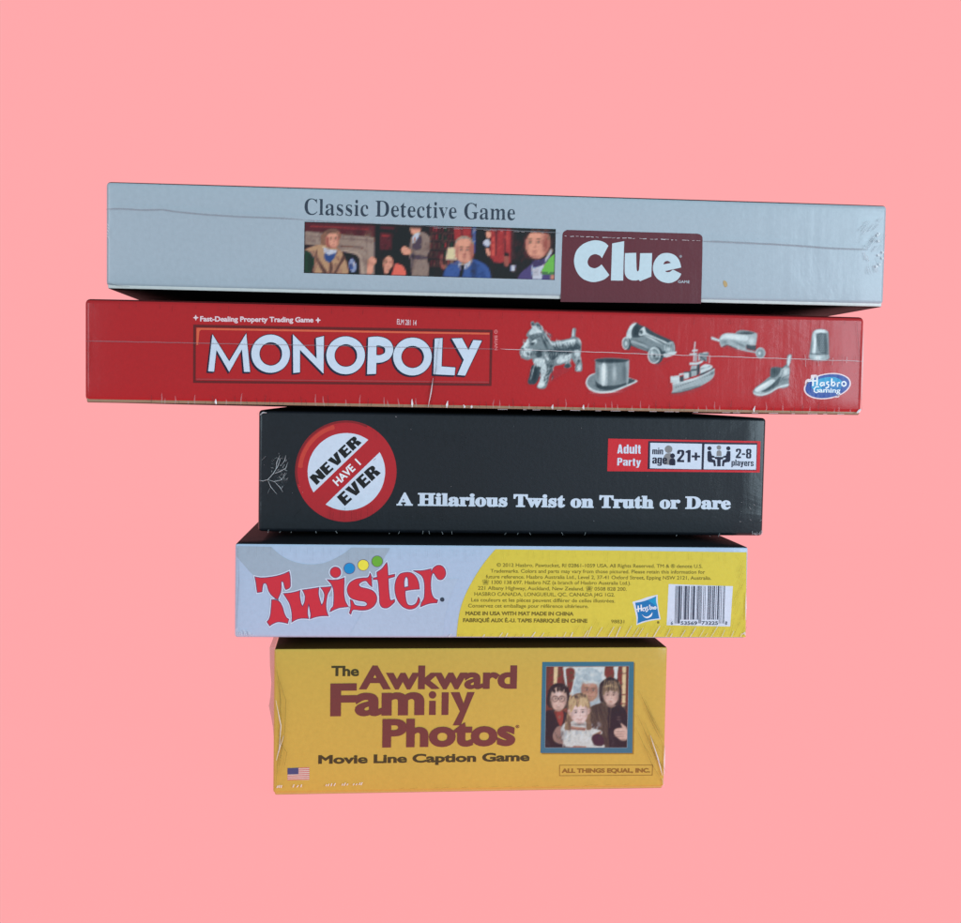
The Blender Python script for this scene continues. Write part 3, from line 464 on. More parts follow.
S paper_blue 4 0 2020,523 2006,450 1965,386 1903,344 1829,328 1756,341 1693,381 1651,443 1636,516 1650,589 1691,652 1753,695 1826,711 1900,698 1963,658 2005,596 ; 1942,520 1934,475 1910,436 1874,410 1831,400 1787,409 1751,433 1726,471 1717,515 1725,560 1749,599 1786,625 1829,635 1872,627 1909,602 1934,565
P navy_ink 2 5 2036,706 2275,466 2266,674 2346,695 2346,316 2108,552 2110,326 2043,317
P navy_ink 3 6 2048,719 2288,479 2279,687 2358,708 2358,329 2120,565 2122,338 2055,330
P paper_blue 4 0 2048,719 2288,479 2279,687 2358,708 2358,329 2120,565 2122,338 2055,330
S navy_ink 2 5 2760,510 2746,436 2705,373 2642,331 2568,315 2494,328 2431,368 2388,429 2372,502 2386,575 2428,638 2490,680 2564,697 2638,684 2702,644 2745,583 ; 2682,506 2674,462 2649,425 2613,399 2569,390 2526,398 2488,422 2463,458 2454,502 2462,546 2487,583 2523,609 2567,618 2610,610 2648,586 2673,550
S navy_ink 3 6 2773,523 2759,449 2717,386 2655,343 2581,328 2506,341 2443,381 2400,442 2385,515 2399,588 2440,651 2503,693 2576,709 2651,696 2714,656 2757,595 ; 2694,519 2686,475 2662,438 2625,412 2582,403 2538,410 2501,435 2476,471 2467,515 2475,558 2499,596 2536,621 2579,631 2623,623 2660,599 2685,563
S paper_blue 4 0 2773,523 2759,449 2717,386 2655,343 2581,328 2506,341 2443,381 2400,442 2385,515 2399,588 2440,651 2503,693 2576,709 2651,696 2714,656 2757,595 ; 2694,519 2686,475 2662,438 2625,412 2582,403 2538,410 2501,435 2476,471 2467,515 2475,558 2499,596 2536,621 2579,631 2623,623 2660,599 2685,563
S navy_ink 2 5 2791,691* 2909,700 3006,663 3046,575 3008,481 2919,440* 2876,435* 2874,324* 2785,319* ; 2874,610* 2914,611 2957,591 2964,566 2957,537 2915,515 2875,514*
S navy_ink 3 6 2804,704* 2921,713 3018,676 3059,588 3021,494 2932,452* 2889,448* 2887,337* 2797,332* ; 2887,623* 2926,624 2969,604 2977,579 2970,550 2927,528 2888,527*
S paper_blue 4 0 2804,704* 2921,713 3018,676 3059,588 3021,494 2932,452* 2889,448* 2887,337* 2797,332* ; 2887,623* 2926,624 2969,604 2977,579 2970,550 2927,528 2888,527*
S navy_ink 2 5 3437,511 3423,437 3382,374 3319,331 3244,315 3169,328 3105,368 3061,430 3046,503 3060,577 3101,640 3164,682 3238,699 3314,686 3378,645 3421,584 ; 3358,506 3350,462 3326,425 3289,400 3245,390 3201,398 3163,422 3138,458 3128,501 3136,544 3161,581 3198,607 3241,616 3286,609 3323,585 3349,549
S navy_ink 3 6 3450,524 3436,450 3394,387 3331,344 3256,328 3181,341 3117,381 3074,443 3058,516 3072,589 3114,652 3176,695 3251,711 3326,699 3390,658 3434,597 ; 3371,519 3363,475 3338,438 3301,413 3257,403 3213,411 3175,435 3150,471 3141,514 3149,557 3173,594 3210,620 3254,629 3298,621 3336,598 3361,562
S paper_blue 4 0 3450,524 3436,450 3394,387 3331,344 3256,328 3181,341 3117,381 3074,443 3058,516 3072,589 3114,652 3176,695 3251,711 3326,699 3390,658 3434,597 ; 3371,519 3363,475 3338,438 3301,413 3257,403 3213,411 3175,435 3150,471 3141,514 3149,557 3173,594 3210,620 3254,629 3298,621 3336,598 3361,562
P navy_ink 2 5 3465,694 3544,700 3538,412 3679,404 3673,325 3456,331
P navy_ink 3 6 3478,707 3557,713 3551,425 3692,417 3686,338 3469,344
P paper_blue 4 0 3478,707 3557,713 3551,425 3692,417 3686,338 3469,344
P navy_ink 2 5 3638,698 3743,704 3810,583 3859,688 3946,683 3782,323 3702,329 3765,485
P navy_ink 3 6 3651,711 3755,717 3823,596 3872,701 3959,696 3794,336 3715,342 3777,498
P paper_blue 4 0 3651,711 3755,717 3823,596 3872,701 3959,696 3794,336 3715,342 3777,498
part printed_dog
I 1 72 77 1 0.64,0.78,0.88 4306,934 5040,950 5058,171 4321,158
160 43 46 77 68 75 148 70 74 111 128 135 62 70 78 147 165 173 149 47 53 175 197 204 57 70 78 130 147 155 73 87 95 79 94 101 54 67 74 156 174 181 102 119 127 139 156 163 123 110 117 68 82 90 90 106 113 173 194 202 107 124 132 44 56 63 155 134 141 156 50 54 166 187 195 121 138 146 52 64 71 191 210 216 84 100 107 169 189 197 152 58 62 133 152 160 162 182 190 179 200 208 96 113 120 136 87 92 118 136 144 165 185 192 159 84 88 165 145 151 200 218 224 171 191 198 113 130 138 161 178 186 142 160 168 160 109 115 130 53 58 63 77 85 117 134 142 60 73 81 134 129 135 122 141 148 105 65 71 151 170 178 114 132 140 49 61 68 117 122 129 183 205 212 126 100 107 126 143 151
0 0 0 0 0 0 0 0 0 0 0 0 0 0 0 0 0 0 0 0 0 0 0 0 0 0 0 0 0 0 0 0 0 0 0 0 0 0 0 0 0 0 0 0 0 0 0 0 0 0 0 0 0 0 0 0 0 0 0 0 0 0 0 0 0 0 0 0 0 0 0 0
0 0 0 0 0 0 0 0 0 0 0 0 0 0 0 0 0 0 0 0 0 0 0 0 0 0 0 0 0 0 0 0 0 0 0 0 0 0 0 0 0 0 0 0 0 0 0 0 0 0 0 0 0 0 0 0 0 0 0 0 0 0 0 0 0 0 0 0 0 0 0 0
0 0 0 0 0 0 0 0 0 0 0 0 0 0 0 0 0 0 0 0 0 0 0 0 0 0 0 0 0 0 0 0 0 0 0 0 0 0 0 0 0 0 0 0 0 0 0 0 0 0 0 0 0 0 0 0 0 0 0 0 0 0 0 0 0 0 0 0 0 0 0 0
0 0 0 0 0 0 0 0 0 0 0 0 0 0 0 23 2 2 0 0 0 0 0 0 0 0 0 0 0 0 0 0 0 0 0 0 0 0 0 0 0 0 0 0 0 0 0 0 0 0 0 0 0 0 0 0 0 0 0 0 0 0 0 0 0 0 0 0 0 0 0 0
0 0 0 0 0 0 0 0 0 0 0 0 0 0 0 58 42 3 35 0 2 35 30 0 0 0 0 0 0 0 0 0 0 0 0 0 0 0 0 0 0 0 0 0 0 0 0 0 0 0 0 0 0 0 0 0 0 0 0 0 0 0 0 0 0 0 0 0 0 0 0 0
0 0 0 0 0 0 0 0 0 0 0 0 0 0 23 16 11 11 16 35 56 3 56 2 0 0 0 0 0 0 0 0 0 0 0 0 0 0 0 0 0 0 0 0 0 0 0 0 0 0 0 0 0 0 0 0 0 0 0 0 0 0 0 0 0 0 0 0 0 0 0 0
0 0 0 0 0 0 0 0 0 0 0 0 0 0 23 16 10 47 34 3 20 18 18 14 2 0 0 0 0 0 0 0 0 0 0 0 0 0 0 0 0 0 0 0 0 0 0 0 0 0 0 0 0 0 0 0 0 0 0 0 0 0 0 0 0 0 0 0 0 0 0 0
0 0 0 0 0 0 0 0 0 0 0 0 0 0 0 38 11 17 34 3 20 10 17 17 16 2 0 0 0 0 0 0 0 0 0 0 0 0 0 0 0 0 0 0 0 0 0 0 0 0 0 0 0 0 0 0 0 0 0 0 0 0 0 0 0 0 0 0 0 0 0 0
0 0 0 0 0 0 0 0 0 0 0 0 0 0 0 38 43 15 5 43 53 18 14 11 11 5 38 0 0 0 0 0 0 0 0 0 0 0 0 0 0 0 0 0 0 0 0 0 0 0 0 0 0 0 0 0 0 0 0 0 0 0 0 0 0 0 0 0 0 0 0 0
0 0 0 0 0 0 0 0 0 0 0 0 0 0 0 0 39 7 41 7 41 31 36 9 34 42 43 30 0 0 0 0 0 0 0 0 0 0 0 0 0 0 0 0 0 0 0 0 0 0 0 0 0 0 0 0 0 0 0 0 0 0 0 0 0 0 0 0 0 0 0 0
0 0 0 0 0 0 0 0 0 0 0 0 0 0 0 2 31 33 7 29 57 29 15 5 20 48 5 38 0 0 0 0 0 0 0 0 0 0 0 0 0 0 0 0 0 0 0 0 0 0 0 0 0 0 0 0 0 35 58 35 23 0 0 0 0 0 0 0 0 0 0 0
0 0 0 0 0 0 0 0 0 0 0 0 0 0 2 50 32 32 41 7 33 57 24 44 34 20 13 39 23 23 0 0 0 0 0 0 0 0 0 0 0 0 0 0 0 0 0 0 0 0 0 0 0 0 0 0 2 13 51 54 35 0 0 0 0 0 0 0 0 0 0 0
0 0 0 0 0 0 0 0 0 0 0 0 0 2 56 13 19 19 37 37 33 57 57 7 43 51 15 9 2 38 23 0 0 0 0 0 0 0 0 0 0 0 0 0 0 0 0 0 0 0 0 0 0 0 0 0 35 29 51 54 35 0 0 0 0 0 0 0 0 0 0 0
0 0 0 0 0 0 0 0 0 0 0 0 2 56 5 19 33 33 33 24 7 27 27 27 57 32 51 9 16 38 45 0 6 0 0 0 0 0 0 0 0 0 0 0 0 0 0 0 0 0 0 0 0 0 0 0 58 19 9 3 35 0 0 0 0 0 0 0 0 0 0 0
0 0 0 0 0 0 0 0 0 0 0 23 16 9 7 7 7 24 7 33 7 33 27 33 57 57 53 18 14 35 39 38 6 6 0 0 0 0 0 0 0 0 0 0 0 0 0 0 0 0 0 0 0 0 0 0 50 7 31 3 2 0 0 0 0 0 0 0 0 0 0 0
0 0 0 0 0 0 0 0 0 0 0 35 3 53 33 33 33 7 37 29 13 44 5 9 36 51 36 42 34 56 39 39 35 52 6 0 0 0 0 0 0 0 0 0 0 0 0 0 0 0 0 0 0 0 0 23 50 33 44 42 2 0 0 0 0 0 0 0 0 0 0 0
0 0 0 0 0 0 0 0 0 0 30 56 42 44 24 19 19 9 31 25 20 3 25 54 20 14 34 14 54 9 59 38 50 16 35 46 0 0 0 0 0 0 0 0 0 0 0 0 0 0 0 0 0 0 0 30 15 57 44 56 30 0 0 0 0 0 0 0 0 0 0 0
0 0 0 0 0 0 0 0 0 0 2 3 42 54 48 25 18 34 34 20 14 28 14 20 20 10 14 34 20 9 44 35 2 16 16 52 6 0 0 0 0 0 0 0 0 0 0 0 0 0 0 0 0 0 0 30 44 57 44 56 30 0 0 0 0 0 0 0 0 0 0 0
0 0 0 0 0 0 0 0 0 0 2 56 54 3 18 18 14 11 34 20 18 18 14 10 14 28 28 25 36 18 53 3 30 38 52 2 46 0 0 0 0 0 0 0 0 0 0 0 0 0 0 0 0 0 0 2 59 29 31 56 30 0 0 0 0 0 0 0 0 0 0 0
0 0 0 0 0 0 0 0 0 0 0 2 16 14 18 11 18 14 34 28 14 10 28 34 14 11 11 20 15 10 25 44 58 38 58 6 46 0 0 0 0 0 0 0 0 0 0 0 0 0 0 0 0 0 0 58 54 36 42 20 58 2 30 0 0 0 0 0 0 0 0 0
0 0 0 0 0 0 0 0 0 0 23 30 16 54 18 28 28 18 18 28 28 3 42 42 54 14 11 34 51 28 28 5 5 35 45 2 0 0 0 0 23 0 0 0 0 0 0 0 0 0 0 0 23 30 35 42 54 42 3 3 20 48 50 38 0 0 0 0 0 0 0 0
0 0 0 0 0 0 0 2 0 23 23 39 5 36 42 18 11 28 18 20 20 3 14 54 54 20 18 28 14 34 47 14 44 15 2 2 0 0 0 0 2 2 23 0 0 0 0 0 23 2 35 16 16 25 25 51 31 53 43 15 48 25 44 44 2 0 0 0 0 0 0 0
0 0 0 0 0 0 0 38 45 38 45 43 33 59 42 42 11 10 44 57 43 51 20 28 20 3 34 10 11 14 10 17 36 32 50 30 0 0 0 0 45 45 38 45 2 35 58 16 56 59 9 15 53 13 33 27 27 27 27 57 15 51 15 41 39 23 0 0 0 0 0 0
0 0 0 0 0 0 23 2 38 2 22 29 33 31 20 3 31 41 27 27 57 9 42 20 14 42 14 10 47 28 34 17 28 13 43 50 58 35 2 35 22 5 44 5 53 25 51 31 44 43 33 57 27 40 40 40 40 57 27 29 59 48 59 37 41 38 0 0 0 0 0 0
0 0 0 0 0 0 23 45 22 35 43 33 7 53 3 20 15 53 53 43 19 15 3 3 3 54 20 28 8 8 3 20 28 3 19 24 9 9 9 51 44 43 5 5 57 32 37 7 57 57 19 32 19 33 19 27 7 32 7 31 54 48 54 44 37 22 23 0 0 0 0 0
0 0 0 0 0 0 0 38 13 43 40 27 29 15 20 28 17 47 28 31 32 59 42 54 3 48 42 34 47 12 11 51 3 34 44 33 41 44 13 5 53 19 19 29 7 41 43 19 32 41 32 51 24 24 59 33 29 51 43 9 11 14 3 54 15 22 30 0 0 0 0 0
0 0 0 0 0 0 0 30 5 40 40 57 37 25 34 17 26 8 34 31 51 3 42 42 42 42 20 20 11 8 10 20 42 3 48 13 33 29 33 24 25 13 32 15 29 32 9 59 44 37 19 9 13 53 48 9 43 3 25 42 47 47 28 20 36 50 30 0 0 0 0 0
0 0 0 0 0 0 23 16 19 40 40 19 44 5 14 18 11 18 14 54 3 3 42 3 3 20 3 54 34 47 47 34 42 3 42 54 5 53 5 32 18 59 13 14 13 32 14 11 25 25 32 31 14 9 14 18 3 31 28 49 10 47 49 11 20 56 23 0 0 0 0 0
0 0 0 0 0 0 35 13 27 40 33 33 5 31 42 20 20 3 54 3 20 3 42 48 54 42 3 54 20 11 47 28 20 3 3 42 42 34 18 5 28 18 44 14 14 59 28 47 20 11 20 31 18 34 17 28 11 14 10 49 47 17 47 49 28 16 23 0 0 0 0 0
0 0 0 0 0 2 15 33 27 57 9 53 31 42 48 54 54 3 42 3 20 3 3 42 54 54 54 42 3 34 10 11 14 54 54 42 20 34 10 47 18 49 34 20 28 42 14 17 34 18 10 14 14 17 10 49 17 47 49 8 47 49 28 49 47 16 23 0 0 0 0 0
0 0 0 0 23 16 54 31 33 7 53 31 9 48 25 42 25 3 42 54 3 20 3 42 42 54 54 42 42 20 28 11 18 20 42 42 48 14 28 8 11 28 49 28 28 34 14 28 28 11 10 18 8 49 49 8 12 8 8 49 49 8 8 10 10 16 23 0 0 0 0 0
0 0 0 0 2 42 12 21 9 7 27 19 32 24 32 5 13 48 42 42 3 3 3 14 14 3 3 3 3 20 34 28 18 20 34 18 20 20 28 47 49 10 47 8 17 49 47 49 10 10 49 47 8 49 17 49 12 26 49 49 49 10 17 17 14 16 0 0 0 0 0 0
0 0 0 0 58 51 48 10 34 13 27 57 7 33 33 19 32 25 48 42 20 20 34 28 11 11 28 34 14 14 20 34 18 34 17 26 17 17 47 47 10 26 47 55 12 49 11 47 17 10 17 17 10 18 34 28 28 17 34 36 36 44 5 28 3 16 0 0 0 0 0 0
0 0 0 23 56 31 41 43 41 24 33 57 7 57 7 32 44 54 54 20 14 28 47 12 26 8 17 18 14 3 3 18 11 49 8 26 49 10 49 49 17 12 8 21 12 26 10 49 12 8 47 26 47 17 11 18 14 14 42 37 41 29 19 43 25 58 0 0 0 0 0 0
0 0 0 30 56 59 29 44 27 7 31 13 9 33 13 59 42 14 18 14 18 10 8 55 26 47 28 14 20 36 34 34 17 49 11 47 49 11 49 49 28 11 10 55 12 47 47 47 55 8 18 55 26 12 26 47 10 14 36 32 33 33 33 29 53 35 0 0 0 0 0 0
0 0 0 30 56 48 53 5 33 57 9 59 18 5 13 28 14 14 28 14 11 49 12 26 12 49 34 3 48 15 18 54 11 18 10 11 49 18 11 47 36 11 28 10 8 18 47 18 28 17 18 26 8 28 10 34 34 3 54 32 33 7 33 37 53 35 0 0 0 0 0 0
0 0 0 0 16 15 44 32 33 19 29 48 10 3 15 49 14 18 34 28 17 49 49 8 8 8 28 42 54 15 9 36 20 34 10 14 49 34 28 17 51 17 11 34 10 51 11 51 48 20 28 34 11 31 5 13 36 20 48 24 19 7 33 29 31 2 0 0 0 0 0 0
0 0 0 0 35 43 59 44 7 7 7 5 34 54 54 10 20 14 3 20 11 49 49 8 8 8 28 54 42 43 13 51 59 17 10 34 17 18 47 10 20 47 34 25 42 44 31 15 36 59 15 5 5 19 7 5 9 3 48 53 43 7 33 41 15 30 0 0 0 0 0 0
0 0 0 0 23 50 48 54 5 29 19 32 15 41 31 14 54 54 36 42 34 47 49 49 49 10 14 42 54 5 13 9 48 11 10 28 10 10 49 17 11 47 34 9 5 32 13 53 31 43 7 24 19 7 19 5 59 20 3 59 5 29 24 43 9 30 0 0 0 0 0 0
0 0 0 0 0 35 3 3 42 59 15 15 48 53 31 54 54 48 54 54 3 28 17 10 18 20 51 42 3 9 53 43 25 34 47 11 47 49 8 47 10 3 25 53 7 37 19 53 15 57 57 57 13 5 41 5 54 42 42 34 31 13 31 9 15 38 0 0 0 0 0 0
0 0 0 0 0 35 35 56 48 54 42 54 3 59 25 3 54 42 54 25 9 15 15 15 15 9 44 48 36 42 43 7 53 3 17 28 47 49 8 17 25 15 31 43 33 57 19 13 53 33 41 57 44 37 37 9 3 54 54 14 9 44 15 15 5 45 0 0 0 0 0 0
0 0 0 0 0 23 0 30 35 56 3 3 42 42 16 35 35 42 9 29 7 7 29 7 33 19 41 5 53 48 31 7 33 51 18 28 49 49 17 14 31 9 32 7 7 57 57 33 19 37 7 57 43 24 5 45 16 48 54 9 5 5 59 31 44 22 0 0 0 0 0 0
0 0 0 0 0 0 0 0 0 23 2 35 35 2 23 0 2 42 5 57 57 27 7 7 33 7 33 33 27 59 14 44 24 25 42 34 11 18 14 48 25 53 33 7 7 57 40 27 27 19 57 33 53 31 13 45 2 56 54 9 59 44 28 17 54 50 23 0 0 0 0 0
0 0 0 0 0 0 0 0 0 0 0 0 0 0 0 0 30 56 5 57 41 57 41 24 57 27 33 57 40 15 18 48 48 42 42 20 14 34 14 54 59 29 57 33 33 57 27 27 57 19 13 43 31 5 39 45 0 35 48 54 31 42 10 8 20 42 30 0 0 0 0 0
0 0 0 0 0 0 0 0 0 0 0 0 0 0 0 0 0 35 37 29 41 29 24 29 57 27 24 33 57 31 20 20 34 42 28 34 18 11 20 3 48 37 57 43 19 57 33 29 53 59 15 44 9 44 45 38 0 23 16 42 15 34 14 17 36 42 2 0 0 0 0 0
0 0 0 0 0 0 0 0 0 0 0 0 0 0 0 0 0 30 43 5 43 41 32 19 33 19 7 33 29 15 14 54 54 28 14 18 20 18 3 54 42 9 24 13 29 13 31 25 42 54 5 48 42 59 58 30 0 0 2 56 25 34 18 42 59 36 35 0 0 0 0 0
0 0 0 0 0 0 0 0 0 0 0 0 0 0 0 0 0 30 45 5 15 33 41 33 33 24 7 7 19 24 54 11 18 18 34 28 14 14 14 42 3 3 36 25 25 48 16 35 30 58 20 11 17 18 56 30 0 0 0 35 20 14 34 44 15 48 58 0 0 0 0 0
0 0 0 0 0 0 0 0 0 0 0 0 0 0 0 0 46 52 16 15 50 41 7 33 7 24 29 41 33 33 9 17 10 28 11 17 11 28 20 42 56 56 16 58 35 2 23 0 30 11 47 49 49 49 18 35 0 0 0 30 14 54 31 53 43 31 16 0 0 0 0 0
0 0 0 0 0 0 0 0 0 0 0 0 0 0 0 6 1 49 48 20 11 5 15 37 19 29 29 33 57 57 53 28 28 18 17 26 47 28 42 35 30 23 0 0 0 0 0 0 52 49 49 8 8 8 10 16 0 0 0 38 14 42 29 53 24 53 58 0 0 0 0 0
0 0 0 0 0 0 0 0 0 0 0 0 0 0 0 46 26 17 3 47 12 34 17 28 3 44 19 33 33 29 32 18 18 34 47 12 18 42 35 0 0 0 0 0 0 0 0 0 35 10 47 49 8 17 58 2 0 0 0 45 14 44 7 24 24 44 16 0 0 0 0 0
0 0 0 0 0 0 0 0 0 0 0 0 0 0 0 52 21 18 18 55 55 8 8 49 47 15 7 7 27 29 32 11 25 14 14 10 20 50 30 0 0 0 0 0 0 0 0 0 6 2 52 52 52 2 30 0 0 0 0 35 20 31 24 57 19 15 16 0 0 0 0 0
0 0 0 0 0 0 0 0 0 0 0 0 0 0 23 1 8 25 17 21 21 26 8 17 10 53 7 53 57 19 29 18 9 48 18 10 28 22 30 6 6 6 6 6 6 6 6 23 23 6 6 6 23 6 6 0 0 0 0 35 59 3 29 57 19 25 58 0 0 0 0 0
0 0 0 0 0 0 0 0 0 0 0 0 0 0 30 18 49 15 8 21 21 26 8 17 42 13 33 13 5 29 41 14 20 20 49 28 10 22 30 6 6 6 6 6 6 6 6 23 6 6 6 6 23 6 0 0 0 0 0 58 20 53 32 19 13 54 35 0 0 0 0 0
0 0 0 0 0 0 0 0 0 0 0 0 0 0 46 28 10 15 26 21 21 26 8 47 51 13 7 7 32 43 29 11 18 11 47 28 10 38 23 23 23 6 6 6 6 6 6 23 6 23 6 6 6 0 0 0 0 0 0 2 58 15 25 25 48 16 30 0 0 0 0 0
0 0 0 0 0 0 0 0 0 0 0 0 0 0 52 17 34 3 55 21 21 26 8 47 28 13 19 24 19 24 5 11 51 10 10 28 52 30 6 6 23 23 6 6 23 6 6 23 6 6 6 23 0 0 0 0 0 0 0 0 0 30 2 2 30 23 0 0 0 0 0 0
0 0 0 0 0 0 0 0 0 0 0 0 0 0 52 49 25 10 21 21 21 26 8 49 1 5 24 13 13 19 31 51 28 17 34 35 52 6 6 6 6 23 6 6 6 6 6 23 6 6 0 0 0 0 0 0 0 0 0 0 0 0 0 0 0 0 0 0 0 0 0 0
0 0 0 0 0 0 0 0 0 0 0 0 0 6 1 47 9 8 21 21 21 26 8 10 52 15 43 43 32 13 51 34 47 18 16 30 46 6 23 6 6 6 6 6 6 6 23 23 0 0 0 0 0 0 0 0 0 0 0 0 0 0 0 0 0 0 0 0 0 0 0 0
0 0 0 0 0 0 0 0 0 0 0 0 0 6 4 17 54 26 21 21 21 12 8 17 50 15 41 37 27 15 28 28 18 20 35 6 46 46 6 6 6 6 6 23 6 23 0 0 0 0 0 0 0 0 0 0 0 0 0 0 0 0 0 0 0 0 0 0 0 0 0 0
0 0 0 0 0 0 0 0 0 0 0 0 0 46 8 11 18 55 21 21 55 8 49 1 22 5 33 24 37 44 34 9 48 56 30 6 52 52 6 6 6 6 6 23 6 0 0 0 0 0 0 0 0 0 0 0 0 0 0 0 0 0 0 0 0 0 0 0 0 0 0 0
0 0 0 0 0 0 0 0 0 0 0 0 0 52 49 20 17 55 21 21 55 12 49 52 35 43 57 7 3 51 43 48 18 58 6 6 52 52 46 6 6 6 6 0 0 0 0 0 0 0 0 0 0 0 0 0 0 0 0 0 0 0 0 0 0 0 0 0 0 0 0 0
0 0 0 0 0 0 0 0 0 0 0 0 6 1 17 3 8 55 21 21 26 8 4 46 58 32 57 33 31 34 13 10 18 35 6 6 58 52 6 6 6 0 0 0 0 0 0 0 0 0 0 0 0 0 0 0 0 0 0 0 0 0 0 0 0 0 0 0 0 0 0 0
0 0 0 0 0 0 0 0 0 0 0 0 46 4 28 28 26 55 21 55 12 8 1 6 50 7 33 33 9 34 59 18 18 2 6 2 35 46 6 6 0 0 0 0 0 0 0 0 0 0 0 0 0 0 0 0 0 0 0 0 0 0 0 0 0 0 0 0 0 0 0 0
0 0 0 0 0 0 0 0 0 0 0 0 52 49 10 17 55 55 55 55 12 8 52 2 44 33 19 29 34 18 31 48 18 2 6 2 46 6 0 0 0 0 0 0 0 0 0 0 0 0 0 0 0 0 0 0 0 0 0 0 0 0 0 0 0 0 0 0 0 0 0 0
0 0 0 0 0 0 0 0 0 0 0 0 1 49 49 49 8 12 26 26 8 1 6 38 43 57 7 7 25 59 13 11 58 2 23 30 6 0 0 0 0 0 0 0 0 0 0 0 0 0 0 0 0 0 0 0 0 0 0 0 0 0 0 0 0 0 0 0 0 0 0 0
0 0 0 0 0 0 0 0 0 0 0 6 1 8 12 8 8 12 26 12 4 46 23 39 41 57 57 33 37 44 42 11 35 30 23 23 0 0 0 0 0 0 0 0 0 0 0 0 0 0 0 0 0 0 0 0 0 0 0 0 0 0 0 0 0 0 0 0 0 0 0 0
0 0 0 0 0 0 0 0 0 0 0 0 52 8 12 49 8 8 12 12 52 0 38 41 27 27 27 57 33 31 34 34 30 6 23 0 0 0 0 0 0 0 0 0 0 0 0 0 0 0 0 0 0 0 0 0 0 0 0 0 0 0 0 0 0 0 0 0 0 0 0 0
0 0 0 0 0 0 0 0 0 0 0 0 6 52 1 1 1 1 1 46 6 23 22 57 40 40 40 40 33 48 48 16 30 6 0 0 0 0 0 0 0 0 0 0 0 0 0 0 0 0 0 0 0 0 0 0 0 0 0 0 0 0 0 0 0 0 0 0 0 0 0 0
0 0 0 0 0 0 0 0 0 0 0 0 0 0 6 6 6 6 6 0 0 2 43 27 27 27 40 27 7 15 54 35 6 0 0 0 0 0 0 0 0 0 0 0 0 0 0 0 0 0 0 0 0 0 0 0 0 0 0 0 0 0 0 0 0 0 0 0 0 0 0 0
0 0 0 0 0 0 0 0 0 0 0 0 0 0 0 0 0 6 0 0 0 16 41 57 57 33 57 19 5 48 20 2 0 0 0 0 0 0 0 0 0 0 0 0 0 0 0 0 0 0 0 0 0 0 0 0 0 0 0 0 0 0 0 0 0 0 0 0 0 0 0 0
0 0 0 0 0 0 0 0 0 0 0 0 0 0 0 0 0 0 0 0 0 16 43 19 33 19 29 31 54 42 58 0 0 0 0 0 0 0 0 0 0 0 0 0 0 0 0 0 0 0 0 0 0 0 0 0 0 0 0 0 0 0 0 0 0 0 0 0 0 0 0 0
0 0 0 0 0 0 0 0 0 0 0 0 0 0 0 0 0 0 0 0 0 30 58 59 15 9 36 42 3 16 30 0 0 0 0 0 0 0 0 0 0 0 0 0 0 0 0 0 0 0 0 0 0 0 0 0 0 0 0 0 0 0 0 0 0 0 0 0 0 0 0 0
0 0 0 0 0 0 0 0 0 0 0 0 0 0 0 0 0 0 0 0 0 0 0 30 2 35 35 35 2 23 0 0 0 0 0 0 0 0 0 0 0 0 0 0 0 0 0 0 0 0 0 0 0 0 0 0 0 0 0 0 0 0 0 0 0 0 0 0 0 0 0 0
0 0 0 0 0 0 0 0 0 0 0 0 0 0 0 0 0 0 0 0 0 0 0 0 0 0 0 0 0 0 0 0 0 0 0 0 0 0 0 0 0 0 0 0 0 0 0 0 0 0 0 0 0 0 0 0 0 0 0 0 0 0 0 0 0 0 0 0 0 0 0 0
0 0 0 0 0 0 0 0 0 0 0 0 0 0 0 0 0 0 0 0 0 0 0 0 0 0 0 0 0 0 0 0 0 0 0 0 0 0 0 0 0 0 0 0 0 0 0 0 0 0 0 0 0 0 0 0 0 0 0 0 0 0 0 0 0 0 0 0 0 0 0 0
0 0 0 0 0 0 0 0 0 0 0 0 0 0 0 0 0 0 0 0 0 0 0 0 0 0 0 0 0 0 0 0 0 0 0 0 0 0 0 0 0 0 0 0 0 0 0 0 0 0 0 0 0 0 0 0 0 0 0 0 0 0 0 0 0 0 0 0 0 0 0 0
0 0 0 0 0 0 0 0 0 0 0 0 0 0 0 0 0 0 0 0 0 0 0 0 0 0 0 0 0 0 0 0 0 0 0 0 0 0 0 0 0 0 0 0 0 0 0 0 0 0 0 0 0 0 0 0 0 0 0 0 0 0 0 0 0 0 0 0 0 0 0 0
0 0 0 0 0 0 0 0 0 0 0 0 0 0 0 0 0 0 0 0 0 0 0 0 0 0 0 0 0 0 0 0 0 0 0 0 0 0 0 0 0 0 0 0 0 0 0 0 0 0 0 0 0 0 0 0 0 0 0 0 0 0 0 0 0 0 0 0 0 0 0 0
part printed_hat
I 1 61 45 1 0.64,0.78,0.88 4996,581 5623,593 5635,139 5006,128
160 43 46 110 128 135 113 131 139 54 67 75 160 180 187 60 73 80 175 143 148 107 84 91 149 168 176 107 124 132 52 65 72 199 217 222 60 74 82 136 154 162 65 78 86 57 71 79 160 82 87 109 126 134 101 118 126 157 48 53 116 134 142 112 130 138 47 59 66 181 200 207 134 76 81 175 194 202 155 174 182 97 113 121 71 85 93 67 81 89 56 69 77 104 121 129 168 186 194 111 129 136 144 163 171 59 73 81 77 90 97 118 136 144 121 140 147 126 143 151 158 62 67 195 213 219 184 205 212 82 97 105 49 62 69 140 159 167 45 56 63 91 106 114 63 77 85 114 132 141 165 103 108 199 209 214 131 148 156 204 222 227 178 169 176 61 75 83 150 121 128 112 129 137 191 210 216 150 48 54
0 0 0 0 0 0 0 0 0 0 0 0 0 0 0 0 0 0 0 0 0 0 0 0 0 0 0 0 0 0 0 0 0 0 0 0 0 0 0 0 0 0 0 0 0 0 0 0 0 0 0 0 0 0 0 0 0 0 0 0 0
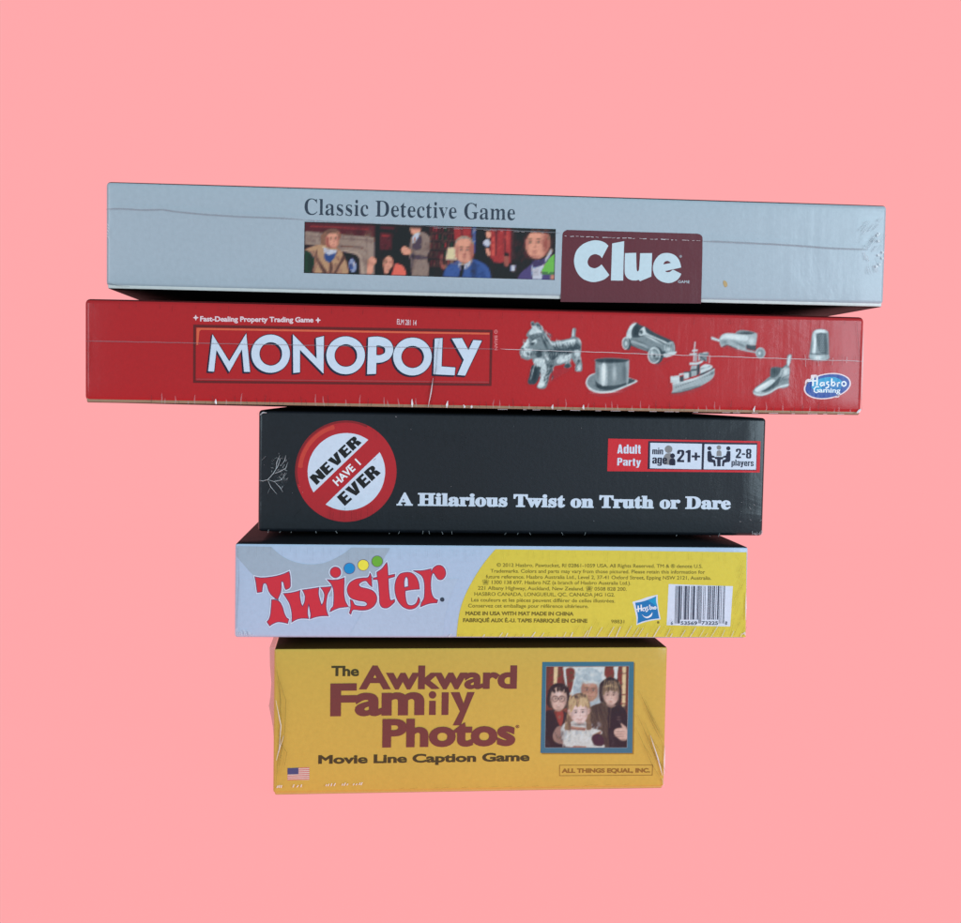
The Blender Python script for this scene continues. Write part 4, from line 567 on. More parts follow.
0 0 0 0 0 0 0 0 0 0 0 0 0 0 0 0 0 0 0 0 0 0 0 0 0 0 0 0 0 0 0 0 0 0 0 0 0 0 0 0 0 0 0 0 0 0 0 0 0 0 0 0 0 0 0 0 0 0 0 0 0
0 0 0 0 0 0 0 0 0 0 0 0 0 0 0 0 0 0 0 0 0 0 0 0 0 0 0 0 0 0 0 0 0 0 0 0 0 0 0 0 0 0 0 0 0 0 0 0 0 0 0 0 0 0 0 0 0 0 0 0 0
0 0 0 0 0 0 0 0 0 0 0 0 0 0 0 0 0 0 0 0 0 0 0 0 0 0 0 0 0 0 0 0 0 0 0 0 0 0 0 0 0 0 0 0 0 0 0 0 0 0 0 0 0 0 0 0 0 0 0 0 0
0 0 0 0 0 0 0 0 0 0 0 0 0 0 0 0 19 59 59 24 24 24 7 7 7 7 7 7 7 7 7 7 7 7 24 24 24 24 40 40 59 19 0 0 0 0 0 0 0 0 0 0 0 0 0 0 0 0 0 0 0
0 0 0 0 0 0 0 0 0 0 0 0 0 40 24 7 36 29 14 55 5 55 29 48 55 15 15 15 15 15 15 12 48 12 48 48 14 29 29 28 36 36 7 7 24 24 24 19 0 0 0 0 0 0 0 0 0 0 0 0 0
0 0 0 0 0 0 0 0 0 0 0 0 59 47 29 15 30 30 3 10 10 30 5 15 10 44 44 44 22 22 22 44 10 10 44 44 44 10 10 10 3 30 30 30 15 55 36 7 0 0 0 0 0 0 0 0 0 0 0 0 0
0 0 0 0 0 0 0 0 0 0 0 19 59 24 36 30 3 3 3 44 44 30 5 30 44 46 22 46 46 46 46 22 44 44 44 44 44 44 44 10 10 3 3 15 29 47 49 56 19 0 0 0 0 0 0 0 0 0 0 0 0
0 0 0 0 0 0 0 0 0 0 0 0 0 24 31 47 43 28 14 55 12 28 43 36 55 30 30 30 30 30 30 12 29 14 5 15 12 12 14 29 28 36 43 27 20 52 8 56 19 0 0 0 0 0 0 0 0 0 0 0 0
0 0 0 0 0 0 0 0 0 0 0 0 0 24 31 18 31 31 9 31 18 13 34 20 27 47 43 43 43 43 43 27 31 27 27 27 18 9 17 9 9 31 18 18 52 45 34 56 0 0 0 0 0 0 0 0 0 0 0 0 0
0 0 0 0 0 0 0 0 0 0 0 0 0 24 17 57 17 17 57 20 13 42 58 32 13 2 21 33 1 2 20 39 39 39 37 17 2 20 1 31 17 31 18 9 52 13 34 56 0 0 0 0 0 0 0 0 0 0 0 0 0
0 0 0 0 0 0 0 0 0 0 0 0 0 24 49 38 38 52 13 45 32 42 58 42 8 38 33 21 1 33 21 39 52 39 20 17 17 21 57 17 17 31 18 31 52 45 34 56 0 0 0 0 0 0 0 0 0 0 0 0 0
0 0 0 0 0 0 0 0 0 0 0 0 0 24 17 38 38 13 45 8 25 42 58 42 4 52 2 17 1 2 20 39 13 13 38 21 21 17 1 17 31 18 27 18 39 13 34 56 0 0 0 0 0 0 0 0 0 0 0 0 0
0 0 0 0 0 0 0 0 0 0 0 0 0 24 17 38 38 13 34 8 42 41 11 58 4 13 20 17 9 21 38 52 34 45 39 20 57 21 2 1 9 27 27 27 38 13 45 56 0 0 0 0 0 0 0 0 0 0 0 0 0
0 0 0 0 0 0 0 0 0 0 0 0 0 24 33 2 33 39 8 26 42 58 11 41 4 45 21 9 17 21 38 13 8 8 52 37 21 2 21 2 31 27 47 47 20 52 34 56 0 0 0 0 0 0 0 0 0 0 0 0 0
0 0 0 0 0 0 0 0 0 0 0 0 0 24 1 33 1 39 45 26 42 41 53 41 4 45 20 21 33 20 39 45 8 8 13 37 20 57 1 21 31 27 47 47 49 52 45 56 0 0 0 0 0 0 0 0 0 0 0 0 0
0 0 0 0 0 0 0 0 0 0 0 0 0 24 2 21 31 38 45 26 42 11 53 11 4 34 37 21 20 20 52 34 26 8 52 20 20 20 2 1 31 27 47 47 33 39 45 50 0 0 0 0 0 0 0 0 0 0 0 0 0
0 0 0 0 0 0 0 0 0 0 0 0 0 24 1 9 31 39 34 4 23 11 53 41 32 8 20 17 57 2 39 34 26 26 13 2 57 2 21 57 18 27 47 47 17 38 45 50 0 0 0 0 0 0 0 0 0 0 0 0 0
0 0 0 0 0 0 0 0 0 0 0 0 0 24 1 9 31 38 45 4 23 11 53 11 4 34 38 9 1 20 39 34 26 26 13 37 49 57 2 2 31 27 47 47 9 38 13 50 0 0 0 0 0 0 0 0 0 0 0 0 0
0 0 0 0 0 0 0 0 0 0 0 40 16 56 2 9 18 38 45 4 42 53 53 41 4 34 39 33 2 20 39 8 4 26 45 37 2 9 1 17 18 27 47 47 9 39 13 16 0 0 0 0 0 0 0 0 0 0 0 0 0
0 0 0 0 0 0 0 0 19 16 6 54 4 39 2 31 31 38 34 4 58 53 53 58 26 34 38 57 21 37 39 8 4 26 45 39 49 57 57 17 31 27 47 47 17 52 45 16 0 0 0 0 0 0 0 0 0 0 0 0 0
0 0 0 0 0 0 0 40 6 32 26 52 38 33 20 1 9 38 34 32 58 11 53 58 26 8 38 1 21 37 52 34 4 26 45 38 2 57 2 17 31 47 47 47 33 52 45 16 0 0 0 0 0 0 0 0 0 0 0 0 0
0 0 0 0 0 0 40 54 32 13 37 33 20 2 20 57 17 39 45 4 23 11 53 58 4 26 38 1 2 37 39 34 26 26 13 38 1 21 2 17 18 27 47 47 17 39 13 40 0 0 0 0 0 0 0 0 0 0 0 0 0
0 0 0 0 0 19 6 32 39 49 33 17 17 57 37 21 17 52 34 4 42 11 53 58 4 34 38 2 49 49 38 45 8 8 13 38 33 49 57 33 31 27 47 47 1 39 45 40 0 0 0 0 0 0 0 0 0 0 0 0 0
0 0 0 0 0 56 25 52 21 57 9 1 21 33 37 21 33 52 34 32 42 41 53 58 26 45 38 20 20 49 38 45 8 8 13 37 49 2 57 17 31 27 47 47 1 52 45 52 56 16 40 0 0 0 0 0 0 0 0 0 0
0 0 0 0 40 54 26 20 2 17 1 2 33 9 49 20 20 13 34 4 23 58 11 58 26 34 37 57 20 2 38 13 34 34 52 20 57 21 21 1 9 27 27 47 33 52 13 36 36 43 27 56 16 40 0 0 0 0 0 0 0
0 0 0 0 50 25 39 33 17 9 1 20 33 18 21 38 37 52 45 4 23 41 11 23 26 8 20 33 57 33 38 52 45 13 39 20 49 49 17 9 9 18 27 27 21 13 13 29 15 35 55 48 36 39 6 40 0 0 0 0 0
0 0 0 0 6 25 57 9 9 9 9 21 33 27 47 38 38 13 34 26 23 58 58 23 8 8 20 49 33 21 37 39 52 52 38 20 37 20 21 17 17 9 27 18 2 45 52 14 35 15 12 55 28 13 23 54 40 0 0 0 0
0 0 0 0 54 4 49 49 21 17 1 57 2 18 29 31 39 13 45 4 23 42 42 25 8 8 20 21 57 21 49 38 39 39 20 49 20 9 21 33 1 17 9 31 1 45 33 15 15 35 28 1 4 25 54 50 59 19 0 0 0
0 0 0 19 54 32 2 21 33 2 2 57 2 18 48 14 27 52 45 26 25 58 42 32 8 34 2 17 33 49 37 37 39 38 2 2 20 21 20 49 57 31 27 43 43 52 47 48 43 37 4 25 32 56 40 59 59 0 0 0 0
0 0 0 0 6 32 38 17 57 57 33 1 2 9 28 35 55 43 33 34 23 23 42 32 34 13 1 9 21 49 2 37 38 37 20 21 1 9 9 27 43 28 12 15 29 20 17 8 25 25 54 50 40 59 19 19 0 0 0 0 0
0 0 0 0 50 25 8 1 21 49 1 17 31 18 28 10 3 3 55 36 26 25 25 26 34 52 9 9 17 9 33 57 17 31 27 43 43 28 14 12 35 15 48 43 38 4 23 23 54 50 40 59 59 59 0 0 0 0 0 0 0
0 0 0 0 40 54 25 13 2 1 33 17 18 27 43 44 22 46 46 22 36 33 9 47 18 36 14 29 29 29 29 29 29 14 48 12 12 15 35 55 28 18 13 4 32 32 6 16 59 59 59 59 0 0 0 0 0 0 0 0 0
0 0 0 0 0 50 25 25 13 57 20 57 1 9 27 29 44 22 46 46 46 10 44 22 44 10 10 30 15 12 12 55 5 12 55 12 35 48 43 37 26 32 32 54 56 16 59 59 59 59 19 0 0 0 0 0 0 0 0 0 0
0 0 0 0 0 19 6 23 42 26 37 49 20 2 9 18 36 15 30 3 3 3 10 44 44 10 10 3 30 15 12 12 35 12 29 36 18 13 32 23 25 54 50 40 19 59 59 19 19 0 0 0 0 0 0 0 0 0 0 0 0
0 0 0 0 0 0 40 54 58 23 32 45 37 33 33 21 33 27 28 29 48 55 55 15 30 15 15 15 30 15 48 28 43 18 38 8 32 23 25 6 50 40 59 59 59 59 19 0 0 0 0 0 0 0 0 0 0 0 0 0 0
0 0 0 0 0 0 0 40 6 25 25 32 32 34 39 20 38 37 17 9 18 47 43 36 36 36 36 43 47 27 33 52 8 32 25 25 54 56 16 19 59 19 59 59 59 0 0 0 0 0 0 0 0 0 0 0 0 0 0 0 0
0 0 0 0 0 0 0 0 19 16 6 32 23 25 25 32 26 45 38 39 38 38 39 38 38 52 13 34 26 32 25 42 42 32 6 50 16 40 40 40 40 59 59 19 0 0 0 0 0 0 0 0 0 0 0 0 0 0 0 0 0
0 0 0 0 0 0 0 0 19 40 40 16 6 54 25 23 58 41 42 58 58 41 41 41 11 11 11 11 11 51 23 54 6 6 50 50 16 16 40 40 40 19 19 0 0 0 0 0 0 0 0 0 0 0 0 0 0 0 0 0 0
0 0 0 0 0 0 19 19 40 40 40 16 16 16 50 50 6 6 54 54 54 54 54 54 6 6 6 50 50 16 40 40 40 59 59 59 59 59 19 0 0 0 0 0 0 0 0 0 0 0 0 0 0 0 0 0 0 0 0 0 0
0 0 0 0 0 0 0 0 0 0 0 19 59 59 59 19 0 0 19 0 19 19 19 19 0 0 0 0 19 19 59 19 19 59 59 59 19 0 0 0 0 0 0 0 0 0 0 0 0 0 0 0 0 0 0 0 0 0 0 0 0
0 0 0 0 0 0 0 0 0 0 0 0 0 59 59 59 59 59 59 19 59 19 59 59 19 59 59 59 59 59 59 59 19 0 0 0 0 0 0 0 0 0 0 0 0 0 0 0 0 0 0 0 0 0 0 0 0 0 0 0 0
0 0 0 0 0 0 0 0 0 0 0 0 0 0 0 0 19 59 59 59 59 19 59 59 19 59 59 59 19 0 0 0 0 0 0 0 0 0 0 0 0 0 0 0 0 0 0 0 0 0 0 0 0 0 0 0 0 0 0 0 0
0 0 0 0 0 0 0 0 0 0 0 0 0 0 0 0 0 0 0 0 0 0 0 0 0 0 0 0 0 0 0 0 0 0 0 0 0 0 0 0 0 0 0 0 0 0 0 0 0 0 0 0 0 0 0 0 0 0 0 0 0
0 0 0 0 0 0 0 0 0 0 0 0 0 0 0 0 0 0 0 0 0 0 0 0 0 0 0 0 0 0 0 0 0 0 0 0 0 0 0 0 0 0 0 0 0 0 0 0 0 0 0 0 0 0 0 0 0 0 0 0 0
part printed_car
I 1 63 50 1 0.64,0.78,0.88 5363,958 6013,973 6027,467 5375,454
160 43 46 115 56 62 92 65 71 124 142 150 118 101 107 172 159 166 167 186 193 140 159 167 133 52 57 97 113 121 159 55 59 59 74 82 45 57 64 58 72 80 70 82 90 100 116 124 52 65 72 90 106 113 193 212 218 66 70 78 110 127 135 154 154 161 108 125 133 63 77 85 171 134 139 148 47 53 72 87 95 132 151 158 58 71 79 112 129 137 162 93 98 94 109 117 77 68 75 86 100 108 80 95 102 62 75 83 106 123 130 143 162 170 160 179 187 154 173 180 130 149 156 55 68 76 137 156 164 114 132 140 118 81 87 122 140 148 174 176 183 103 120 127 148 166 174 116 134 142 137 125 132 134 153 161 119 137 145 154 46 51 161 72 76 127 145 153 181 202 209 113 131 139 174 194 202 65 80 88
0 0 0 0 0 0 0 0 0 0 0 0 0 0 0 0 0 0 0 0 0 0 0 0 0 0 0 0 0 0 0 0 0 0 0 0 0 0 0 0 0 0 0 0 0 0 0 0 0 0 0 0 0 0 0 0 0 0 0 0 0 0 0
0 0 0 0 0 0 0 0 0 0 0 0 0 0 0 0 0 0 0 0 0 0 0 0 0 0 0 0 0 0 0 0 0 0 0 0 0 0 0 0 0 0 0 0 0 0 0 0 0 0 0 0 0 0 0 0 0 0 0 0 0 0 0
0 0 0 0 0 0 0 0 0 0 0 0 0 0 0 0 0 0 0 0 0 0 0 0 0 0 0 0 0 0 0 0 0 0 0 0 0 0 0 0 0 0 0 0 0 0 0 0 0 0 0 0 0 0 0 0 0 0 0 0 0 0 0
0 0 0 0 0 0 0 0 0 0 0 0 0 0 0 0 10 10 0 0 0 0 0 0 0 0 0 0 0 0 0 0 0 0 0 0 0 0 0 0 0 0 0 0 0 0 0 0 0 0 0 0 0 0 0 0 0 0 0 0 0 0 0
0 0 0 0 0 0 0 0 0 0 0 0 0 0 53 54 54 10 53 53 0 0 0 0 0 0 0 0 0 0 0 0 0 0 0 0 0 0 0 0 0 0 0 0 0 0 0 0 0 0 0 0 0 0 0 0 0 0 0 0 0 0 0
0 0 0 0 0 0 0 0 0 0 0 0 0 53 54 30 24 5 21 2 8 53 0 0 0 0 0 0 0 0 0 0 0 0 0 0 0 0 0 0 0 0 0 0 0 0 0 0 0 0 0 0 0 0 0 0 0 0 0 0 0 0 0
0 0 0 0 0 0 0 0 0 0 0 0 0 54 24 46 56 58 49 13 32 8 53 0 0 0 0 0 0 0 0 0 0 0 0 0 0 0 0 0 0 0 0 0 0 0 0 0 0 0 0 0 0 0 0 0 0 0 0 0 0 0 0
0 0 0 0 0 0 0 0 0 0 0 0 54 24 56 18 56 52 35 16 16 19 2 8 53 0 0 0 0 0 0 0 0 0 0 0 0 0 0 0 0 0 0 0 0 0 0 0 0 0 0 0 0 0 0 0 0 0 0 0 0 0 0
0 0 0 0 0 0 0 0 0 0 0 10 24 18 18 18 3 11 16 16 16 41 28 19 32 1 8 0 0 0 0 0 0 0 0 0 0 0 0 0 0 0 0 0 0 0 0 0 0 0 0 0 0 0 0 0 0 0 0 0 0 0 0
0 0 0 0 0 0 0 0 0 0 0 30 58 18 18 48 59 16 12 12 12 16 41 28 14 49 7 44 1 53 0 0 0 0 0 0 0 0 0 0 0 0 0 0 0 0 0 0 0 0 0 0 0 0 0 0 0 0 0 0 0 0 0
0 0 0 0 0 0 0 0 0 0 10 21 18 18 56 17 28 16 12 12 12 16 41 14 7 56 56 36 28 2 8 0 0 0 0 0 0 0 0 0 0 0 0 0 0 0 0 0 0 0 0 0 0 0 0 0 0 0 0 0 0 0 0
0 0 0 0 0 0 0 0 0 0 30 56 18 18 37 35 16 12 12 12 12 16 59 51 58 56 56 27 28 28 19 1 53 0 0 0 0 0 0 0 0 0 0 0 0 0 0 0 0 0 0 0 0 0 0 0 0 0 0 0 0 0 0
0 0 0 0 0 0 0 0 0 10 21 18 56 56 47 28 16 12 12 12 12 41 20 51 39 18 18 38 23 13 13 28 2 25 0 0 0 0 0 0 0 0 0 0 0 0 0 0 0 0 0 0 0 0 0 0 0 0 0 0 0 0 0
0 0 0 0 0 0 0 0 0 44 6 58 58 58 34 28 41 12 12 12 12 23 34 23 17 6 18 58 34 11 13 28 13 32 1 53 0 0 0 0 0 0 0 0 0 0 0 0 0 0 0 0 0 0 0 0 0 0 0 0 0 0 0
0 0 0 0 0 0 0 0 0 50 58 58 56 38 26 28 16 12 12 12 12 34 34 11 34 39 56 56 55 23 13 13 13 28 28 2 8 0 0 0 0 0 0 0 0 0 0 0 0 0 0 0 0 0 0 0 0 0 0 0 0 0 0
0 0 0 0 0 0 0 0 10 48 58 58 56 38 14 13 16 12 12 12 16 57 49 26 34 38 56 56 58 45 26 35 11 41 13 13 19 2 8 0 0 0 0 0 0 0 0 0 0 0 0 0 0 0 0 0 0 0 0 0 0 0 0
0 0 0 0 0 0 0 0 54 38 58 56 56 38 14 28 16 12 12 12 41 7 6 3 48 58 56 58 58 58 39 9 59 13 28 13 35 11 19 2 8 53 0 0 0 0 0 0 0 0 0 0 0 0 0 0 0 0 0 0 0 0 0
0 0 0 0 0 0 0 0 30 58 56 56 56 6 26 28 41 16 16 16 41 36 6 58 6 48 48 48 37 39 6 6 48 36 26 11 11 11 11 28 19 2 8 53 0 0 0 0 0 0 0 0 0 0 0 0 0 0 0 0 0 0 0
0 0 0 0 0 0 0 10 30 58 58 58 56 58 33 13 41 41 16 16 28 11 34 31 17 9 22 40 37 37 40 42 38 58 38 55 34 23 13 28 41 28 35 2 1 53 0 0 0 0 0 0 0 0 0 0 0 0 0 0 0 0 0
0 0 0 0 0 0 54 24 39 58 56 56 56 56 36 26 23 59 59 59 26 34 31 22 20 29 20 43 55 48 6 38 51 27 38 6 38 51 17 23 13 28 13 28 28 32 1 25 0 0 0 0 0 0 0 0 0 0 0 0 0 0 0
0 0 0 0 0 30 46 38 39 6 37 38 6 42 57 22 36 20 36 22 29 29 57 49 43 29 29 57 43 49 27 38 58 6 42 52 7 58 6 37 9 59 13 13 28 13 28 19 2 8 53 0 0 0 0 0 0 0 0 0 0 0 0
0 0 0 0 10 5 6 52 43 27 27 34 7 57 36 36 22 20 22 20 20 49 43 49 57 49 43 29 36 22 43 45 7 6 56 6 40 29 3 39 58 39 43 34 11 11 13 28 11 19 2 1 53 0 0 0 0 0 0 0 0 0 0
0 0 0 0 30 58 51 20 29 29 48 26 31 29 29 22 15 15 47 36 20 43 57 57 49 29 20 29 36 20 43 57 29 52 7 58 56 38 52 15 3 48 6 6 40 17 59 13 11 13 28 28 32 8 53 0 0 0 0 0 0 0 0
0 0 0 0 24 6 52 52 7 29 40 17 59 45 37 7 27 52 47 31 31 47 36 22 57 29 20 29 22 49 49 43 29 29 43 52 37 6 58 48 47 17 29 48 58 6 7 17 23 28 13 11 23 14 2 8 0 0 0 0 0 0 0
0 0 0 0 24 48 43 48 56 42 52 15 35 3 37 48 48 37 7 3 36 31 17 31 15 22 22 57 29 49 43 43 57 20 22 57 43 45 7 38 38 51 15 33 29 39 58 58 51 34 14 17 45 42 7 36 25 0 0 0 0 0 0
0 0 0 0 24 48 29 38 56 39 45 47 41 31 3 55 27 42 37 37 7 27 49 15 17 9 47 22 20 43 29 43 57 29 22 57 29 43 43 52 27 37 48 45 31 33 57 38 6 39 51 7 48 48 37 51 44 0 0 0 0 0 0
0 0 0 0 24 48 49 39 58 39 3 36 11 14 36 43 43 52 52 3 51 37 48 7 27 49 47 15 22 20 57 43 49 43 43 49 49 43 29 43 49 57 55 51 40 29 33 33 57 51 48 51 48 3 3 40 20 53 0 0 0 0 0
0 0 0 0 24 39 49 37 58 42 40 17 13 28 26 9 22 29 22 47 47 43 40 7 48 48 7 45 20 20 20 29 57 49 45 49 22 29 20 29 57 29 57 45 49 52 3 51 22 47 57 22 7 47 3 45 55 8 0 0 0 0 0
0 0 0 0 54 38 45 49 27 52 7 26 28 1 2 14 34 47 22 36 15 31 9 47 52 40 7 37 27 52 29 29 20 20 43 57 20 57 22 22 29 20 57 49 57 29 51 37 57 55 36 47 55 47 55 52 48 44 0 0 0 0 0
0 0 0 0 10 5 48 43 43 49 40 23 19 25 0 25 1 32 33 47 36 15 15 31 17 9 29 27 37 51 49 43 57 57 45 7 37 55 31 34 17 47 29 49 57 22 42 48 43 37 27 40 40 47 55 20 48 44 0 0 0 0 0
0 0 0 0 0 30 46 51 40 48 33 13 2 0 0 0 0 53 8 2 34 9 36 36 9 31 31 9 22 55 49 29 43 48 58 56 58 58 6 52 14 59 33 43 49 20 51 48 45 38 39 38 48 52 51 36 48 4 0 0 0 0 0
0 0 0 0 0 0 30 46 5 31 13 19 8 0 0 0 0 0 0 0 53 8 44 31 36 22 47 9 17 31 31 47 37 58 6 37 3 40 39 6 42 26 35 33 57 57 40 38 42 6 6 58 38 27 7 22 37 4 0 0 0 0 0
0 0 0 0 0 0 0 10 10 8 1 8 53 53 53 0 0 0 0 0 0 0 0 25 8 44 15 36 15 31 17 47 7 48 48 3 20 57 43 37 58 43 23 23 9 43 45 39 42 6 38 58 48 51 42 22 7 4 0 0 0 0 0
0 0 0 0 0 0 0 0 0 0 0 0 53 53 53 25 25 25 53 25 25 25 53 53 53 53 25 8 44 14 34 48 42 48 38 40 52 52 49 49 39 6 34 11 26 15 33 55 42 48 7 39 27 7 42 3 27 4 54 0 0 0 0
0 0 0 0 0 0 0 0 0 0 0 0 0 0 0 53 25 25 25 25 25 25 25 25 25 25 25 53 0 25 50 6 51 38 58 39 42 42 55 57 55 58 36 13 28 11 11 34 3 42 48 39 38 6 6 58 58 58 46 54 0 0 0
0 0 0 0 0 0 0 0 0 0 0 0 0 0 0 0 0 0 53 25 25 25 25 25 25 25 25 25 25 10 24 39 3 6 56 6 37 37 37 45 43 38 42 35 13 11 59 34 29 7 6 56 56 18 56 56 56 56 5 10 0 0 0
0 0 0 0 0 0 0 0 0 0 0 0 0 0 0 0 0 0 0 0 0 53 25 25 25 25 25 25 25 10 46 37 45 6 56 38 45 51 48 42 49 37 39 59 28 34 39 58 58 56 56 56 56 56 56 58 56 5 54 0 0 0 0
0 0 0 0 0 0 0 0 0 0 0 0 0 0 0 0 0 0 0 0 0 0 0 0 53 25 25 25 25 10 46 27 3 38 6 3 23 33 37 7 43 51 38 14 13 17 56 56 56 56 56 56 56 58 6 5 30 10 0 0 0 0 0
0 0 0 0 0 0 0 0 0 0 0 0 0 0 0 0 0 0 0 0 0 0 0 0 0 0 0 53 25 10 46 40 52 48 39 22 11 26 37 48 43 27 38 59 11 34 6 58 58 56 56 58 46 24 30 10 0 53 0 0 0 0 0
0 0 0 0 0 0 0 0 0 0 0 0 0 0 0 0 0 0 0 0 0 0 0 0 0 0 0 0 0 10 46 37 57 7 48 40 33 47 27 40 20 51 37 59 11 35 33 50 21 5 24 30 54 0 0 53 53 0 0 0 0 0 0
0 0 0 0 0 0 0 0 0 0 0 0 0 0 0 0 0 0 0 0 0 0 0 0 0 0 0 0 0 0 24 39 29 45 27 52 36 9 17 33 33 52 22 11 11 1 25 53 53 53 0 0 0 0 53 53 0 0 0 0 0 0 0
0 0 0 0 0 0 0 0 0 0 0 0 0 0 0 0 0 0 0 0 0 0 0 0 0 0 0 0 0 0 30 6 45 20 3 57 47 17 34 26 34 52 34 41 19 25 0 0 0 0 0 0 53 53 53 0 0 0 0 0 0 0 0
0 0 0 0 0 0 0 0 0 0 0 0 0 0 0 0 0 0 0 0 0 0 0 0 0 0 0 0 0 0 10 5 48 20 57 3 55 29 15 15 27 51 59 28 2 0 0 0 0 0 0 53 53 0 0 0 0 0 0 0 0 0 0
0 0 0 0 0 0 0 0 0 0 0 0 0 0 0 0 0 0 0 0 0 0 0 0 0 0 0 0 0 0 0 30 46 7 29 43 52 57 49 7 38 17 28 32 25 0 0 0 0 53 25 53 0 0 0 0 0 0 0 0 0 0 0
0 0 0 0 0 0 0 0 0 0 0 0 0 0 0 0 0 0 0 0 0 0 0 0 0 0 0 0 0 0 0 0 30 6 39 40 55 51 39 38 9 23 32 8 0 0 0 0 53 53 0 0 0 0 0 0 0 0 0 0 0 0 0
0 0 0 0 0 0 0 0 0 0 0 0 0 0 0 0 0 0 0 0 0 0 0 0 0 0 0 0 0 0 0 0 0 54 24 46 6 38 51 34 19 2 25 0 0 53 25 25 0 0 0 0 0 0 0 0 0 0 0 0 0 0 0
0 0 0 0 0 0 0 0 0 0 0 0 0 0 0 0 0 0 0 0 0 0 0 0 0 0 0 0 0 0 0 0 0 0 0 10 54 54 1 8 8 25 25 25 25 53 53 0 0 0 0 0 0 0 0 0 0 0 0 0 0 0 0
0 0 0 0 0 0 0 0 0 0 0 0 0 0 0 0 0 0 0 0 0 0 0 0 0 0 0 0 0 0 0 0 0 0 0 0 0 53 25 25 25 25 25 53 0 0 0 0 0 0 0 0 0 0 0 0 0 0 0 0 0 0 0
0 0 0 0 0 0 0 0 0 0 0 0 0 0 0 0 0 0 0 0 0 0 0 0 0 0 0 0 0 0 0 0 0 0 0 0 0 0 0 53 0 0 0 0 0 0 0 0 0 0 0 0 0 0 0 0 0 0 0 0 0 0 0
0 0 0 0 0 0 0 0 0 0 0 0 0 0 0 0 0 0 0 0 0 0 0 0 0 0 0 0 0 0 0 0 0 0 0 0 0 0 0 0 0 0 0 0 0 0 0 0 0 0 0 0 0 0 0 0 0 0 0 0 0 0 0
part printed_ship
I 1 52 59 1 0.64,0.78,0.88 5882,764 6421,775 6438,174 5898,164
160 43 46 97 90 98 154 155 162 171 151 158 135 153 161 181 201 208 143 162 169 150 112 118 96 107 114 125 141 149 180 202 210 144 164 172 154 164 171 123 107 113 194 213 219 108 124 132 146 129 135 159 51 55 179 200 208 62 73 81 121 59 65 172 191 199 153 48 53 174 181 189 85 79 86 167 110 116 177 197 205 74 66 73 157 175 183 149 169 177 153 139 146 147 48 53 152 171 179 124 123 131 112 129 137 160 179 187 173 166 173 158 60 64 177 187 195 146 165 173 140 159 166 147 167 175 169 130 136 166 186 193 104 70 76 72 85 93 129 147 155 184 205 213 102 116 123 132 53 58 181 197 205 145 151 159 176 195 202 175 175 182 162 90 94 52 62 69 115 132 140 119 135 143 140 84 90 158 71 75
0 0 0 0 0 0 0 0 0 0 0 0 0 0 0 0 0 0 0 0 0 0 0 0 0 0 0 0 0 0 0 0 0 0 0 0 0 0 0 0 0 0 0 0 0 0 0 0 0 0 0 0
0 0 0 0 0 0 0 0 0 0 0 0 0 0 0 0 0 0 0 0 0 0 0 0 0 0 0 0 0 0 0 0 0 0 0 0 0 0 0 0 0 0 0 0 0 0 0 0 0 0 0 0
0 0 0 0 0 0 0 0 0 0 0 0 0 0 0 0 0 0 0 0 0 0 0 0 0 0 0 0 0 0 0 0 0 0 0 0 0 0 0 0 0 0 0 0 0 0 0 0 0 0 0 0
0 0 0 0 0 0 0 0 0 0 0 0 0 0 0 0 0 0 0 0 0 0 0 0 0 0 0 0 17 0 0 0 0 0 0 0 0 0 0 0 0 0 0 0 0 0 0 0 0 0 0 0
0 0 0 0 0 0 0 0 0 0 0 0 0 0 0 0 0 0 0 0 0 0 0 0 0 0 0 54 3 17 0 0 0 0 0 0 0 0 0 0 0 0 0 0 0 0 0 0 0 0 0 0
0 0 0 0 0 0 0 0 0 0 0 0 0 0 0 0 0 0 0 0 0 0 0 0 0 0 0 54 23 17 0 0 0 0 0 0 0 0 0 0 0 0 0 0 0 0 0 0 0 0 0 0
0 0 0 0 0 0 0 0 0 0 0 0 0 0 0 0 0 0 0 0 0 0 0 0 0 0 0 25 36 17 0 0 0 0 0 0 0 0 0 0 0 0 0 0 0 0 0 0 0 0 0 0
0 0 0 0 0 0 0 0 0 0 0 0 0 0 0 0 0 0 0 0 0 0 0 0 0 0 0 42 36 17 0 0 0 0 0 0 0 0 0 0 0 0 0 0 0 0 0 0 0 0 0 0
0 0 0 0 0 0 0 0 0 0 0 0 0 0 0 0 0 0 0 0 0 0 0 0 0 0 0 42 53 0 0 0 0 0 0 0 0 0 0 0 0 0 0 0 0 0 0 0 0 0 0 0
0 0 0 0 0 0 0 0 0 0 0 0 0 0 0 0 0 0 0 0 0 0 0 0 0 0 0 3 42 0 0 0 0 0 0 0 0 0 0 0 0 0 0 0 0 0 0 0 0 0 0 0
0 0 0 0 0 0 0 0 0 0 0 0 0 0 0 0 0 0 0 0 0 0 0 0 0 0 17 3 42 0 0 0 0 0 0 0 0 0 0 0 0 0 0 0 0 0 0 0 0 0 0 0
0 0 0 0 0 0 0 0 0 0 0 0 0 0 0 0 0 0 0 0 0 0 0 0 0 0 37 3 3 59 59 37 0 0 0 0 0 0 0 0 0 0 0 0 0 0 0 0 0 0 0 0
0 0 0 0 0 0 0 0 0 0 0 0 0 0 0 0 0 0 0 0 0 0 0 0 0 25 53 52 38 38 23 54 0 0 0 0 0 0 0 0 0 0 0 0 0 0 0 0 0 0 0 0
0 0 0 0 0 0 0 0 0 0 0 0 0 0 0 0 0 0 0 0 0 0 0 0 0 42 38 21 53 3 3 59 0 0 0 0 0 0 0 0 0 0 0 0 0 0 0 0 0 0 0 0
0 0 0 0 0 0 0 0 0 0 0 0 0 0 0 0 0 0 0 0 0 0 0 0 0 37 59 53 54 37 17 0 0 0 0 0 59 25 25 42 42 59 22 0 0 0 0 0 0 0 0 0
